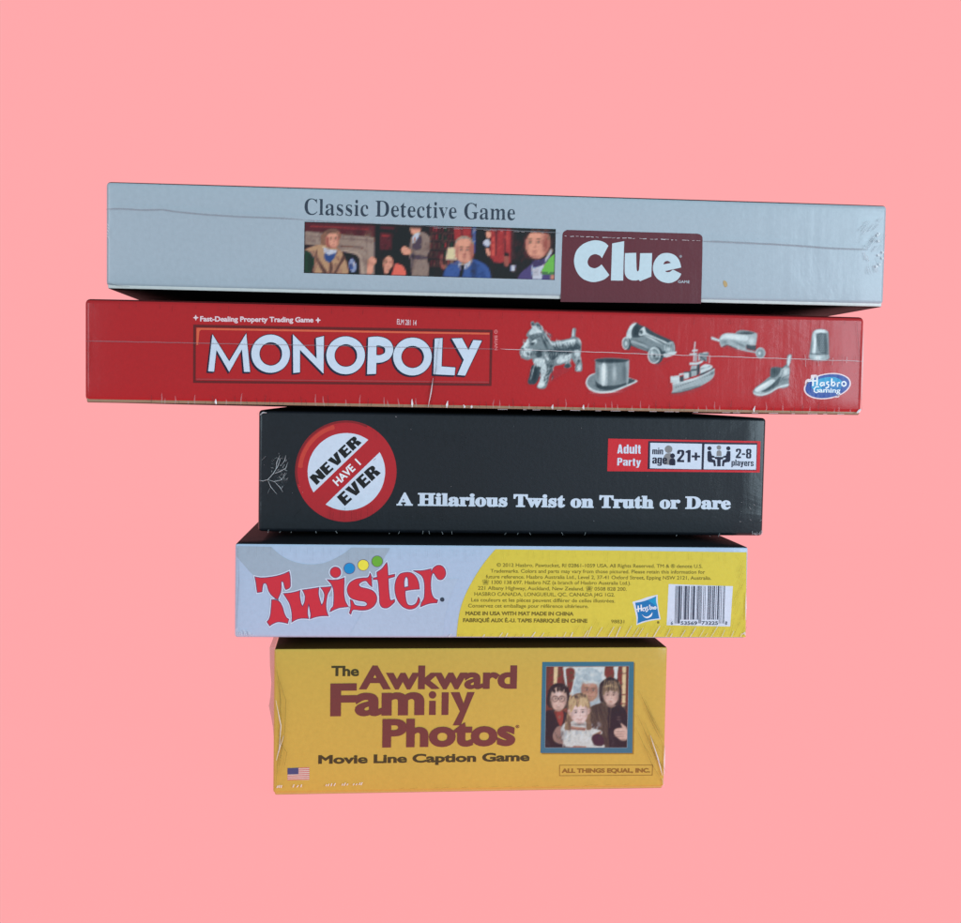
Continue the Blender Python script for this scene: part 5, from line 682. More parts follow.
0 0 0 0 0 0 0 0 0 0 0 0 0 0 0 0 0 0 0 0 0 0 17 59 54 54 42 23 3 2 7 59 58 13 13 13 51 35 35 28 6 57 59 0 0 0 0 0 0 0 0 0
0 0 0 0 0 0 0 0 0 0 0 0 0 0 0 0 0 0 0 0 0 0 54 23 52 50 5 52 26 28 7 58 9 56 56 56 57 56 56 34 34 15 59 0 0 0 0 0 0 0 0 0
0 0 0 0 0 0 0 0 0 0 0 0 0 0 0 0 0 0 0 0 0 0 37 25 25 54 25 38 30 41 7 58 43 9 56 56 56 15 15 34 34 13 54 54 0 0 0 0 0 0 0 0
0 0 0 0 0 0 0 0 0 0 0 0 0 0 0 0 0 0 0 0 0 0 0 0 0 0 54 23 30 11 7 54 43 15 48 56 56 56 34 56 13 17 25 42 0 0 0 0 0 0 0 0
0 0 0 0 0 0 0 0 0 0 0 0 0 0 0 0 0 0 0 0 0 0 0 0 0 0 54 53 16 11 7 54 35 48 45 8 34 57 15 34 58 0 25 42 0 0 0 0 0 0 0 0
0 0 0 0 0 0 0 0 0 0 0 0 0 0 0 0 0 0 0 0 0 0 0 0 0 0 25 53 16 11 7 54 43 57 8 45 8 15 56 34 58 0 42 25 0 0 0 0 0 0 0 0
0 0 0 0 0 0 0 0 0 0 0 0 0 0 0 0 0 0 0 0 0 0 0 0 0 0 25 36 16 29 54 54 53 33 34 48 45 45 15 34 58 0 42 25 0 0 0 0 0 0 0 0
0 0 0 0 0 0 0 0 0 0 0 0 0 0 0 0 0 0 0 0 0 0 0 0 0 0 42 36 30 41 54 54 36 58 15 34 15 45 45 48 58 0 42 25 0 0 0 0 0 0 0 0
0 0 0 0 0 0 0 0 0 0 0 0 0 0 0 0 0 0 0 0 0 0 0 0 0 0 42 3 16 2 54 37 54 25 2 35 30 59 44 48 58 0 42 54 0 0 0 0 0 0 0 0
0 0 0 0 0 0 0 0 0 0 0 0 0 0 0 0 0 0 0 0 0 0 17 59 59 54 54 25 25 42 42 42 53 5 47 38 54 0 0 37 37 17 3 54 0 0 0 0 0 0 0 0
0 0 0 0 0 0 0 0 0 0 0 0 0 0 0 0 0 0 0 0 0 0 54 38 38 26 5 52 21 18 18 18 47 38 42 59 0 0 0 0 0 0 25 59 0 0 0 0 0 0 0 0
0 0 0 0 0 0 0 0 0 0 0 0 0 0 0 0 0 0 0 0 0 0 54 50 21 18 47 5 26 5 26 28 16 58 0 0 0 59 25 42 25 54 59 17 0 0 0 0 0 0 0 0
0 0 0 0 0 0 0 0 0 0 0 0 0 0 0 0 0 0 0 0 0 0 37 25 25 25 42 25 25 25 13 19 19 20 0 59 42 38 5 26 47 18 52 36 25 37 0 0 0 0 0 0
0 0 0 0 0 0 0 0 0 0 0 0 0 0 0 0 0 0 0 0 0 0 0 0 54 51 51 51 11 6 13 55 19 49 54 53 10 18 10 18 47 21 29 11 18 3 17 0 0 0 0 0
0 0 0 0 0 0 0 0 0 0 0 0 0 0 0 0 0 0 0 0 0 0 0 0 7 39 39 6 32 29 1 55 19 58 38 18 52 52 52 21 43 28 32 43 18 23 37 22 0 0 0 0
0 0 0 0 0 0 0 0 0 0 0 0 0 0 0 0 0 0 0 0 0 0 0 17 30 41 6 6 39 11 1 55 55 7 32 6 40 29 35 43 21 21 47 10 21 7 44 20 17 0 0 0
0 0 0 0 0 0 0 0 0 0 0 0 0 0 0 0 0 0 0 0 0 0 0 17 9 57 34 15 8 8 24 55 55 16 40 6 35 43 10 26 18 18 47 23 7 24 8 12 54 0 0 0
0 0 0 0 0 0 0 0 0 0 0 0 0 0 0 0 0 0 0 0 0 0 0 37 8 19 19 19 19 45 24 55 55 30 52 10 18 52 10 21 52 28 33 24 1 4 43 12 37 0 0 0
0 0 0 0 0 0 0 0 0 0 0 0 0 0 0 0 0 22 22 31 31 31 49 44 8 57 9 9 4 4 1 55 55 30 26 10 10 10 21 51 8 24 24 9 28 41 4 46 59 0 0 0
0 0 0 0 0 0 0 0 0 0 0 0 0 0 0 0 17 24 24 24 45 45 19 19 34 41 11 39 29 6 1 55 27 42 10 10 35 9 1 19 24 33 43 35 9 34 34 9 59 0 0 0
0 0 0 0 0 0 0 0 0 0 0 0 17 59 54 25 42 51 29 29 43 35 33 19 48 6 11 39 39 6 1 55 44 42 40 48 19 19 45 33 28 52 32 46 15 48 15 9 59 0 0 0
0 0 0 0 0 0 0 0 0 0 0 0 42 52 52 21 23 38 10 47 18 18 57 19 8 6 6 40 11 6 24 55 20 24 19 19 24 48 35 21 35 11 4 9 48 8 9 4 37 0 0 0
0 0 0 0 0 0 0 0 17 17 17 59 42 53 3 42 25 53 47 10 18 18 33 19 8 39 41 6 6 51 44 20 49 24 1 16 35 21 35 40 46 40 48 57 4 4 40 30 17 0 0 0
0 0 0 37 25 42 25 3 3 23 53 38 23 59 31 49 44 36 47 26 47 26 33 19 8 51 16 7 59 37 17 37 7 2 43 43 35 4 46 4 48 6 41 11 11 32 39 54 22 0 0 0
0 0 0 54 52 26 21 52 18 47 26 52 38 44 27 19 19 36 10 21 47 26 33 27 20 37 0 0 37 54 3 28 21 43 35 46 6 46 46 29 32 29 11 41 39 29 30 37 22 0 0 0
0 0 0 54 50 47 5 47 47 5 47 47 50 24 19 19 19 30 21 38 53 42 59 22 17 37 54 3 23 5 26 43 32 4 28 46 6 11 6 41 39 32 29 39 6 51 59 31 22 0 0 0
0 0 0 59 50 14 14 14 14 14 14 47 50 24 19 19 19 7 25 59 37 59 54 42 53 38 26 18 26 52 29 32 28 4 11 39 39 40 11 41 39 11 39 6 51 54 31 31 0 0 0 0
0 0 0 59 52 52 5 18 18 5 5 10 38 24 19 19 19 58 25 3 53 21 26 47 47 47 50 43 4 28 40 40 39 29 6 6 41 11 40 41 41 40 40 30 58 31 31 31 0 0 0 0
0 0 0 59 23 21 26 10 52 26 18 18 18 8 45 45 48 28 5 18 26 5 47 52 21 40 57 29 4 41 29 11 41 32 41 40 29 41 6 41 29 6 16 59 22 17 22 0 0 0 0 0
0 0 0 59 23 52 26 52 21 21 18 47 10 35 28 43 21 26 50 50 21 32 11 15 46 6 40 32 28 29 41 11 41 41 29 39 11 29 29 40 51 54 17 22 22 17 0 0 0 0 0 0
0 0 0 17 54 42 36 21 52 21 26 21 43 43 21 43 43 35 11 11 4 48 40 39 41 41 41 41 41 29 41 29 39 39 6 11 41 11 6 7 37 22 22 22 17 0 0 0 0 0 0 0
0 0 0 0 0 25 26 43 43 35 35 43 28 28 28 11 9 40 34 57 39 39 29 29 11 11 11 6 6 41 29 6 4 40 39 6 4 16 59 31 31 22 22 22 0 0 0 0 0 0 0 0
0 0 0 0 0 59 12 32 32 11 11 29 39 4 9 40 15 6 29 39 11 6 6 29 29 29 41 6 6 40 40 4 4 4 4 16 58 31 22 31 22 22 0 0 0 0 0 0 0 0 0 0
0 0 0 17 17 37 2 41 39 40 6 56 4 4 56 6 29 11 41 39 39 29 6 11 11 41 6 4 46 56 57 57 15 8 58 22 31 22 22 22 0 0 0 0 0 0 0 0 0 0 0 0
0 0 0 0 0 17 2 6 4 48 40 9 4 29 6 6 41 6 39 11 41 39 6 4 9 56 34 15 15 48 8 1 44 49 31 22 31 22 22 0 0 0 0 0 0 0 0 0 0 0 0 0
0 0 0 0 0 17 51 11 40 9 6 6 29 39 41 41 41 11 40 40 46 56 34 15 15 15 15 8 1 44 49 31 22 22 22 31 22 0 0 0 0 0 0 0 0 0 0 0 0 0 0 0
0 0 0 0 0 17 30 40 6 11 41 11 41 39 40 40 46 9 56 15 15 15 56 56 48 1 44 20 31 22 22 31 17 31 22 0 0 0 0 0 0 0 0 0 0 0 0 0 0 0 0 0
0 0 0 0 0 59 51 6 11 41 39 40 4 4 46 57 34 34 34 57 56 48 1 44 20 31 22 22 31 31 22 22 22 0 0 0 0 0 0 0 0 0 0 0 0 0 0 0 0 0 0 0
0 0 0 0 0 54 39 41 41 6 40 46 9 9 9 57 15 8 1 44 20 49 31 31 31 31 31 22 22 22 22 0 0 0 0 0 0 0 0 0 0 0 0 0 0 0 0 0 0 0 0 0
0 0 0 0 17 16 40 46 9 57 34 15 48 8 1 44 20 49 31 22 22 22 17 31 31 31 31 22 0 0 0 0 0 0 0 0 0 0 0 0 0 0 0 0 0 0 0 0 0 0 0 0
0 0 0 0 31 1 1 44 44 44 20 20 49 49 31 31 31 31 31 31 22 22 17 22 0 0 0 0 0 0 0 0 0 0 0 0 0 0 0 0 0 0 0 0 0 0 0 0 0 0 0 0
0 0 0 0 22 31 31 31 31 31 31 31 31 31 22 31 22 31 31 22 0 0 0 0 0 0 0 0 0 0 0 0 0 0 0 0 0 0 0 0 0 0 0 0 0 0 0 0 0 0 0 0
0 0 0 0 0 0 22 22 22 22 22 22 22 22 22 22 0 0 0 0 0 0 0 0 0 0 0 0 0 0 0 0 0 0 0 0 0 0 0 0 0 0 0 0 0 0 0 0 0 0 0 0
0 0 0 0 0 0 0 0 0 0 0 0 0 0 0 0 0 0 0 0 0 0 0 0 0 0 0 0 0 0 0 0 0 0 0 0 0 0 0 0 0 0 0 0 0 0 0 0 0 0 0 0
part printed_wheelbarrow
I 1 63 37 1 0.64,0.78,0.88 6311,897 6970,912 6982,538 6322,525
160 43 46 153 48 53 158 65 69 116 134 142 110 127 135 117 132 140 135 86 92 165 153 159 151 170 178 152 74 79 179 200 207 111 125 132 195 214 220 146 48 53 111 129 137 113 130 138 140 160 168 150 132 139 142 149 156 136 155 162 152 113 119 120 102 108 148 168 176 160 180 187 119 58 64 155 101 106 156 176 183 119 137 145 138 157 165 181 202 210 166 183 191 142 162 170 175 195 203 92 105 112 119 69 75 153 172 180 145 165 173 144 164 172 76 88 96 144 157 164 156 57 61 147 166 174 132 151 159 122 119 126 95 67 74 125 143 151 159 126 132 170 190 197 143 163 171 129 147 155 147 143 151 122 139 147 184 205 213 156 84 89 61 73 81 189 209 216 104 118 126 149 162 170 148 152 160 159 50 54
0 0 0 0 0 0 0 0 0 0 0 0 0 0 0 0 0 0 0 0 0 0 0 0 0 0 0 0 0 0 0 0 0 0 0 0 0 0 0 0 0 0 0 0 0 0 0 0 0 0 0 0 0 0 0 0 0 0 0 0 0 0 0
0 0 0 0 0 0 0 0 0 0 0 0 0 0 0 0 0 0 0 0 0 0 0 0 0 0 0 0 0 0 0 0 0 0 0 0 0 0 0 0 0 0 0 0 0 0 0 0 0 0 0 0 0 0 0 0 0 0 0 0 0 0 0
0 0 0 0 0 0 0 0 0 0 0 0 0 0 0 0 0 0 0 0 0 0 0 0 0 0 0 0 0 0 0 0 0 0 0 0 0 0 0 0 0 0 0 0 0 0 0 0 0 0 0 0 0 0 0 0 0 0 0 0 0 0 0
0 0 0 0 0 0 0 0 0 0 0 0 0 0 0 0 0 0 0 0 0 0 0 0 0 0 0 0 0 0 0 0 0 0 0 0 0 0 0 0 0 0 0 0 0 0 0 0 0 0 0 0 0 0 0 0 0 0 0 0 0 0 0
0 0 0 0 0 0 0 0 0 0 0 0 0 0 0 0 0 0 0 0 0 0 0 0 0 0 0 0 0 0 59 40 6 6 6 6 6 9 2 40 59 0 0 0 0 0 0 0 0 0 0 0 0 0 0 0 0 0 0 0 0 0 0
0 0 0 0 0 0 0 0 0 0 0 0 0 0 0 0 0 0 0 0 0 0 0 0 0 0 0 0 0 9 21 11 5 4 14 4 14 11 15 11 43 21 6 9 40 0 0 0 0 0 0 0 0 0 0 0 0 0 0 0 0 0 0
0 0 0 0 0 0 0 0 0 0 0 0 0 0 0 0 0 0 0 0 0 0 0 0 0 0 0 0 6 11 14 15 4 56 33 33 38 38 38 38 38 38 33 33 56 21 6 40 0 0 0 0 0 0 0 0 0 0 0 0 0 0 0
0 0 0 0 0 0 0 0 0 0 0 0 0 0 0 0 40 53 25 20 46 46 20 20 25 53 9 9 43 33 33 38 54 54 54 54 54 54 54 54 54 54 54 54 54 38 56 5 20 53 0 0 0 0 0 0 0 0 0 0 0 0 0
0 0 0 0 0 0 0 0 0 0 0 0 0 59 2 20 58 26 47 47 47 47 32 47 47 30 23 35 37 42 51 15 56 33 33 38 38 38 54 38 38 38 33 33 4 45 42 31 37 46 0 0 0 0 0 0 0 0 0 0 0 0 0
0 0 0 0 0 0 0 0 0 0 0 59 59 53 7 23 32 52 55 55 52 52 52 55 55 29 10 29 29 10 32 47 47 30 30 23 23 35 36 31 36 36 36 36 22 35 48 41 41 17 0 0 0 0 0 0 0 0 0 0 0 0 0
0 0 0 59 59 0 0 0 0 0 59 59 2 7 30 10 52 55 12 12 12 12 12 12 12 12 12 12 52 52 29 52 29 29 52 52 55 10 32 47 35 35 8 8 8 36 22 22 8 17 0 0 0 0 0 0 0 0 0 0 0 0 0
0 0 0 46 7 46 53 59 0 0 0 59 20 23 10 52 55 55 55 12 12 12 12 12 12 12 12 12 12 12 55 55 55 29 52 55 29 10 29 29 30 35 8 26 23 26 8 8 22 46 0 0 0 0 0 0 0 0 0 0 0 0 0
0 0 0 20 47 29 47 7 25 40 0 9 57 10 52 29 10 29 52 10 55 29 55 55 12 55 55 55 12 12 12 12 55 10 52 52 10 29 29 52 32 26 23 30 30 23 35 8 37 25 0 0 0 0 0 0 0 0 0 0 0 0 0
0 0 0 53 30 10 32 32 32 30 46 46 26 29 32 30 23 23 23 23 30 47 47 32 10 32 10 29 52 52 52 29 52 10 10 52 52 29 10 29 47 30 47 32 47 47 23 8 37 53 0 0 0 0 0 0 0 0 0 0 0 0 0
0 0 0 0 2 25 7 30 32 32 10 47 8 8 28 28 28 19 28 16 48 8 37 37 37 41 8 26 30 47 47 10 29 10 32 32 32 10 29 10 23 47 32 10 10 32 30 35 22 9 0 0 0 0 0 0 0 0 0 0 0 0 0
0 0 0 0 0 0 0 40 25 46 30 47 41 28 42 49 51 3 45 19 41 22 37 31 19 19 42 19 28 16 36 41 35 35 23 30 47 30 30 26 26 47 10 29 10 47 23 35 57 2 0 0 0 0 0 0 0 0 0 0 0 0 0
0 0 0 0 0 0 0 0 0 0 40 25 57 19 49 51 14 14 27 49 28 22 41 37 16 42 49 45 51 51 42 28 16 19 36 22 37 36 8 35 26 30 32 10 10 47 23 22 50 59 0 0 0 0 0 0 0 0 0 0 0 0 0
0 0 0 0 0 0 0 0 0 0 0 2 58 19 49 45 3 5 27 49 31 22 41 22 36 48 28 49 3 4 15 27 45 19 37 48 37 36 48 22 35 26 47 32 32 30 26 35 17 0 0 0 0 0 0 0 0 0 0 0 0 0 0
0 0 0 0 0 0 0 0 0 0 0 40 17 16 28 42 42 45 45 49 28 36 22 8 41 41 48 16 49 27 4 11 4 3 49 16 48 48 16 16 16 22 30 47 30 23 26 22 20 0 0 0 0 0 0 0 0 0 0 0 0 0 0
0 0 0 0 0 0 0 0 0 0 0 0 25 31 31 28 19 43 21 38 33 5 16 37 36 16 48 37 28 42 49 3 11 56 11 3 42 16 51 38 33 56 51 49 18 18 18 58 53 0 0 0 0 0 0 0 0 0 0 0 0 0 0
0 0 0 0 0 0 0 0 0 0 0 0 40 58 41 43 44 44 24 13 13 24 44 33 45 36 22 41 36 37 16 28 49 3 15 14 3 49 43 54 54 54 38 38 38 38 54 54 24 0 0 0 0 0 0 0 0 0 0 0 0 0 0
0 0 0 0 0 0 0 0 0 0 0 0 0 53 20 24 24 13 13 1 13 13 13 24 44 33 5 19 22 35 8 37 31 28 42 45 51 45 21 54 54 54 54 54 54 54 54 54 44 0 0 40 2 2 59 0 0 0 0 0 0 0 0
0 0 0 0 0 0 0 0 0 0 0 0 0 0 0 0 0 0 0 0 1 13 13 1 13 13 34 38 56 42 35 31 16 16 48 48 31 28 43 54 54 54 54 54 54 54 54 54 24 59 25 58 57 39 50 53 59 0 0 0 0 0 0
0 0 0 0 0 0 0 0 0 0 0 0 0 0 0 0 0 0 0 0 0 0 0 1 13 1 1 40 34 21 50 39 48 16 36 22 35 22 50 34 44 44 54 54 54 54 54 54 24 46 31 16 28 16 31 39 25 0 0 0 0 0 0
0 0 0 0 0 0 0 0 0 0 0 0 0 0 0 0 0 0 0 0 0 0 0 0 0 0 1 1 13 13 40 9 25 17 58 57 41 31 48 18 17 25 6 34 44 44 44 54 21 57 42 27 27 3 51 19 39 9 0 0 0 0 0
0 0 0 0 0 0 0 0 0 0 0 0 0 0 0 0 0 0 0 0 0 0 0 0 0 0 0 0 1 1 1 1 13 1 40 9 25 17 58 41 22 22 22 39 50 20 25 53 50 48 15 3 3 11 4 27 16 20 0 0 0 0 0
0 0 0 0 0 0 0 0 0 0 0 0 0 0 0 0 0 0 0 0 0 0 0 0 0 0 0 0 0 0 0 1 1 1 1 1 59 59 40 53 25 20 17 50 58 39 19 39 22 42 45 47 26 5 14 3 42 50 59 0 0 0 0
0 0 0 0 0 0 0 0 0 0 0 0 0 0 0 0 0 0 0 0 0 0 0 0 0 0 0 0 0 0 0 0 0 0 0 13 13 13 13 1 0 0 0 59 2 9 25 17 41 49 16 10 10 49 15 3 49 50 59 0 0 0 0
0 0 0 0 0 0 0 0 0 0 0 0 0 0 0 0 0 0 0 0 0 0 0 0 0 0 0 0 0 0 0 0 0 0 0 0 0 0 1 13 13 1 1 1 0 0 0 40 58 42 42 32 32 45 4 5 19 50 59 0 0 0 0
0 0 0 0 0 0 0 0 0 0 0 0 0 0 0 0 0 0 0 0 0 0 0 0 0 0 0 0 0 0 0 0 0 0 0 0 0 0 0 0 0 1 1 1 1 1 1 40 17 16 51 42 45 4 4 3 16 20 0 0 0 0 0
0 0 0 0 0 0 0 0 0 0 0 0 0 0 0 0 0 0 0 0 0 0 0 0 0 0 0 0 0 0 0 0 0 0 0 0 0 0 0 0 0 0 0 0 0 1 1 59 53 57 49 3 14 4 14 49 58 2 0 0 0 0 0
0 0 0 0 0 0 0 0 0 0 0 0 0 0 0 0 0 0 0 0 0 0 0 0 0 0 0 0 0 0 0 0 0 0 0 0 0 0 0 0 0 0 0 0 0 0 0 0 59 20 39 49 51 51 42 39 25 0 0 0 0 0 0
0 0 0 0 0 0 0 0 0 0 0 0 0 0 0 0 0 0 0 0 0 0 0 0 0 0 0 0 0 0 0 0 0 0 0 0 0 0 0 0 0 0 0 0 0 0 0 0 0 59 53 17 58 58 17 9 0 0 0 0 0 0 0
0 0 0 0 0 0 0 0 0 0 0 0 0 0 0 0 0 0 0 0 0 0 0 0 0 0 0 0 0 0 0 0 0 0 0 0 0 0 0 0 0 0 0 0 0 0 0 0 0 0 0 59 40 40 0 0 0 0 0 0 0 0 0
0 0 0 0 0 0 0 0 0 0 0 0 0 0 0 0 0 0 0 0 0 0 0 0 0 0 0 0 0 0 0 0 0 0 0 0 0 0 0 0 0 0 0 0 0 0 0 0 0 0 0 0 0 0 0 0 0 0 0 0 0 0 0
0 0 0 0 0 0 0 0 0 0 0 0 0 0 0 0 0 0 0 0 0 0 0 0 0 0 0 0 0 0 0 0 0 0 0 0 0 0 0 0 0 0 0 0 0 0 0 0 0 0 0 0 0 0 0 0 0 0 0 0 0 0 0
0 0 0 0 0 0 0 0 0 0 0 0 0 0 0 0 0 0 0 0 0 0 0 0 0 0 0 0 0 0 0 0 0 0 0 0 0 0 0 0 0 0 0 0 0 0 0 0 0 0 0 0 0 0 0 0 0 0 0 0 0 0 0
part printed_boot
I 1 46 50 1 0.64,0.78,0.88 6754,658 7235,668 7252,156 6770,148
160 43 46 127 52 57 104 120 128 57 70 78 144 117 124 55 68 76 72 87 94 108 126 133 114 131 139 148 70 74 178 199 207 149 60 65 151 170 178 180 198 205 123 140 148 181 202 210 135 133 141 192 212 218 148 167 174 154 46 51 117 134 142 201 219 224 89 104 112 158 177 185 83 93 100 165 184 191 171 192 200 144 80 85 102 72 79 155 56 60 173 194 202 174 196 204 141 49 53 52 65 73 66 80 88 59 73 80 161 147 154 131 149 157 111 129 137 43 54 61 74 69 77 157 50 54 149 47 52 96 113 121 119 61 66 47 59 66 128 105 112 137 156 164 167 188 195 50 63 70 152 49 55 147 98 104 133 92 98 186 206 214 143 162 169 62 76 83 148 149 156 120 122 130 176 197 205 172 191 197
0 0 0 0 0 0 0 0 0 0 0 0 0 0 0 0 0 0 0 0 0 0 0 0 0 0 0 0 0 0 0 0 0 0 0 0 0 0 0 0 0 0 0 0 0 0
0 0 0 0 0 0 0 0 0 0 0 0 0 0 0 0 0 0 0 0 0 0 0 0 0 0 0 0 0 0 0 0 0 0 0 0 0 0 0 0 0 0 0 0 0 0
0 0 0 0 0 0 0 0 0 0 0 0 0 0 0 0 0 0 0 0 0 0 0 0 0 0 0 0 0 0 0 0 0 0 0 0 0 0 0 0 0 0 0 0 0 0
0 0 0 0 0 0 0 0 0 0 0 0 0 0 0 0 0 0 0 0 0 0 0 0 0 0 0 0 0 0 0 0 0 0 0 0 0 0 0 0 0 0 0 0 0 0
0 0 0 0 0 0 0 0 0 0 0 0 0 0 0 0 0 0 0 0 0 0 0 0 0 0 0 0 0 0 0 0 0 0 0 0 0 0 0 0 29 9 11 0 0 0
0 0 0 0 0 0 0 0 0 0 0 0 0 0 0 0 0 0 0 0 0 0 0 0 0 0 0 0 0 0 0 0 0 0 0 0 0 0 0 52 20 54 16 11 0 0
0 0 0 0 0 0 0 0 0 0 0 0 0 0 0 0 0 0 0 0 0 0 0 0 0 0 0 0 0 0 0 0 0 0 0 0 0 0 11 57 12 26 47 9 0 0
0 0 0 0 0 0 0 0 0 0 0 0 0 0 0 0 0 0 0 0 0 0 0 0 0 0 0 0 0 0 0 0 0 0 0 0 0 0 52 37 48 31 37 11 0 0
0 0 0 0 0 0 0 0 0 0 0 0 0 0 0 0 0 0 0 0 0 0 0 0 0 0 0 0 0 0 0 0 0 0 0 0 0 0 46 23 15 58 16 41 0 0
0 0 0 0 0 0 0 0 0 0 0 0 0 0 0 0 0 0 0 0 0 0 0 0 0 0 0 0 0 0 0 0 0 0 0 0 0 0 4 31 53 30 4 0 0 0
0 0 0 0 0 0 0 0 0 0 0 0 0 0 0 0 0 0 0 0 0 0 0 0 0 0 0 0 0 0 0 0 0 0 0 0 0 41 16 10 26 23 52 0 0 0
0 0 0 0 0 0 0 0 0 0 0 0 0 0 0 0 0 0 0 0 0 0 0 0 0 0 0 0 0 0 0 0 0 0 0 0 0 41 16 31 30 12 9 0 0 0
0 0 0 0 0 0 0 0 0 0 0 0 0 0 0 0 0 0 0 0 0 0 0 0 0 0 0 0 0 0 0 0 0 0 0 0 0 29 47 15 15 56 29 0 0 0
0 0 0 0 0 0 0 0 0 0 0 0 0 0 0 0 0 0 0 0 0 0 0 0 0 0 0 0 0 0 0 0 0 0 0 0 0 41 37 30 10 56 0 0 0 0
0 0 0 0 0 0 0 0 0 0 0 0 0 0 0 0 0 0 0 0 0 0 0 0 0 0 0 0 0 0 0 0 0 0 0 0 0 11 14 31 26 27 0 0 0 0
0 0 0 0 0 0 0 0 0 0 0 0 0 0 0 0 0 0 0 0 0 0 0 0 0 0 0 0 0 0 0 0 0 0 0 0 1 24 20 48 23 29 0 0 0 0
0 0 0 0 0 0 0 0 0 0 0 0 0 0 0 0 0 0 0 0 0 0 0 0 0 0 0 0 0 0 0 0 0 0 0 44 24 2 38 37 4 0 0 0 0 0
0 0 0 0 0 0 0 0 0 0 0 0 0 0 0 0 0 0 0 0 0 0 50 11 44 44 28 28 28 44 1 32 42 32 28 22 14 14 14 8 46 0 0 0 0 0
0 0 0 0 0 0 0 0 0 0 0 0 0 0 0 0 0 0 0 0 0 0 28 34 55 3 35 5 5 3 35 55 24 24 7 47 12 12 54 47 14 9 0 0 0 0
0 0 0 0 0 0 0 0 0 0 0 0 0 0 0 0 0 0 0 0 0 42 40 5 49 45 45 45 49 33 5 35 2 37 18 23 23 25 25 23 54 27 0 0 0 0
0 0 0 0 0 0 0 0 0 0 0 0 0 0 0 0 0 0 0 0 0 32 5 33 45 39 39 39 45 49 33 55 20 54 37 23 59 59 48 23 12 51 0 0 0 0
0 0 0 0 0 0 0 0 0 0 0 0 0 0 0 0 0 0 0 0 0 1 5 49 45 39 39 39 39 45 33 24 47 54 7 23 13 13 59 12 18 51 0 0 0 0
0 0 0 0 0 0 0 0 0 0 0 0 0 0 0 0 0 0 0 0 0 44 5 49 45 39 39 39 39 45 5 43 47 47 18 25 13 15 59 12 18 27 0 0 0 0
0 0 0 0 0 0 0 0 0 0 0 0 0 0 0 0 0 0 0 0 0 44 5 33 49 45 39 45 45 49 6 14 54 43 47 48 13 13 25 12 54 9 0 0 0 0
0 0 0 0 0 0 0 0 0 0 0 0 0 0 0 0 0 0 0 0 0 44 3 33 33 33 49 49 49 55 43 37 18 47 54 23 59 59 23 18 37 11 0 0 0 0
0 0 0 0 0 0 0 0 0 0 0 0 0 0 0 0 0 0 0 0 0 44 3 3 5 5 5 5 55 22 7 47 2 14 18 18 23 23 54 38 2 29 0 0 0 0
0 0 0 0 0 0 0 0 0 0 0 0 0 0 0 0 0 0 0 0 0 44 55 35 35 35 35 34 43 7 20 37 20 47 54 54 37 8 14 47 16 41 0 0 0 0
0 0 0 0 0 0 0 0 0 0 0 0 0 0 0 0 0 0 0 29 52 7 24 34 55 34 24 2 38 8 2 6 43 47 7 43 7 14 47 54 4 0 0 0 0 0
0 0 0 0 0 0 0 0 0 0 0 0 0 0 0 0 0 0 11 46 38 38 7 7 2 7 38 38 8 43 55 55 43 2 22 7 8 20 14 14 46 0 0 0 0 0
0 0 0 0 0 0 0 0 0 0 0 0 0 0 0 0 0 9 57 7 38 8 20 14 14 20 38 38 43 55 3 34 8 22 43 22 22 43 2 2 52 0 0 0 0 0
0 0 0 0 0 0 0 0 0 0 0 0 0 0 0 0 27 57 7 38 37 23 30 31 30 48 47 43 55 3 35 22 43 43 43 22 22 43 2 2 52 0 0 0 0 0
0 0 0 0 0 0 0 0 0 0 0 0 0 0 41 52 7 20 37 23 31 15 15 10 30 15 14 34 3 3 55 22 22 7 7 7 2 2 7 38 52 0 0 0 0 0
0 0 0 0 0 0 0 0 0 0 0 0 0 11 46 8 14 23 15 53 53 26 58 10 26 47 34 5 5 3 24 22 7 7 7 7 7 38 8 38 52 0 0 0 0 0
0 0 0 0 0 0 0 0 0 0 0 0 9 57 14 18 31 17 17 17 53 10 10 31 54 55 33 5 3 55 43 43 38 38 7 7 38 7 8 38 52 0 0 0 0 0
0 0 0 0 0 0 0 0 0 0 41 27 8 47 30 17 21 21 17 53 15 10 48 37 34 49 33 3 35 22 38 38 8 8 38 20 37 47 18 12 4 0 0 0 0 0
0 0 0 0 0 0 0 0 0 11 46 14 25 17 21 21 21 17 53 15 10 23 20 55 49 33 5 35 24 7 8 8 14 37 18 25 31 15 15 26 4 0 0 0 0 0
0 0 0 0 0 0 0 0 27 57 54 13 21 21 21 21 17 15 58 31 18 2 35 49 33 3 55 22 38 8 37 12 30 15 10 58 58 26 18 16 29 19 0 0 0 0
0 0 0 0 0 0 41 52 14 25 17 21 21 21 17 53 10 30 25 37 22 3 33 5 35 6 43 20 54 25 30 10 26 23 18 37 14 57 46 9 42 19 0 0 0 0
0 0 0 0 0 41 46 47 10 17 17 17 17 53 30 31 10 23 38 6 5 5 35 34 22 7 37 25 15 25 36 4 46 46 46 52 27 11 50 50 0 0 0 0 0 0
0 0 0 0 0 27 47 10 17 53 53 53 15 15 26 23 37 22 35 5 35 34 22 7 14 12 58 25 36 9 41 41 50 50 42 42 19 19 19 0 0 0 0 0 0 0
0 0 0 41 9 57 26 17 17 53 15 10 31 23 37 43 6 35 35 34 22 2 20 47 25 31 36 9 41 42 42 19 0 0 0 0 0 0 0 0 0 0 0 0 0 0
0 0 41 29 4 14 23 13 53 15 26 23 47 2 6 55 34 24 43 38 8 37 23 30 23 51 29 50 19 0 0 0 0 0 0 0 0 0 0 0 0 0 0 0 0 0
0 0 0 41 4 37 47 18 23 23 23 23 54 14 20 8 8 8 14 47 23 26 26 56 27 41 50 19 0 0 0 0 0 0 0 0 0 0 0 0 0 0 0 0 0 0
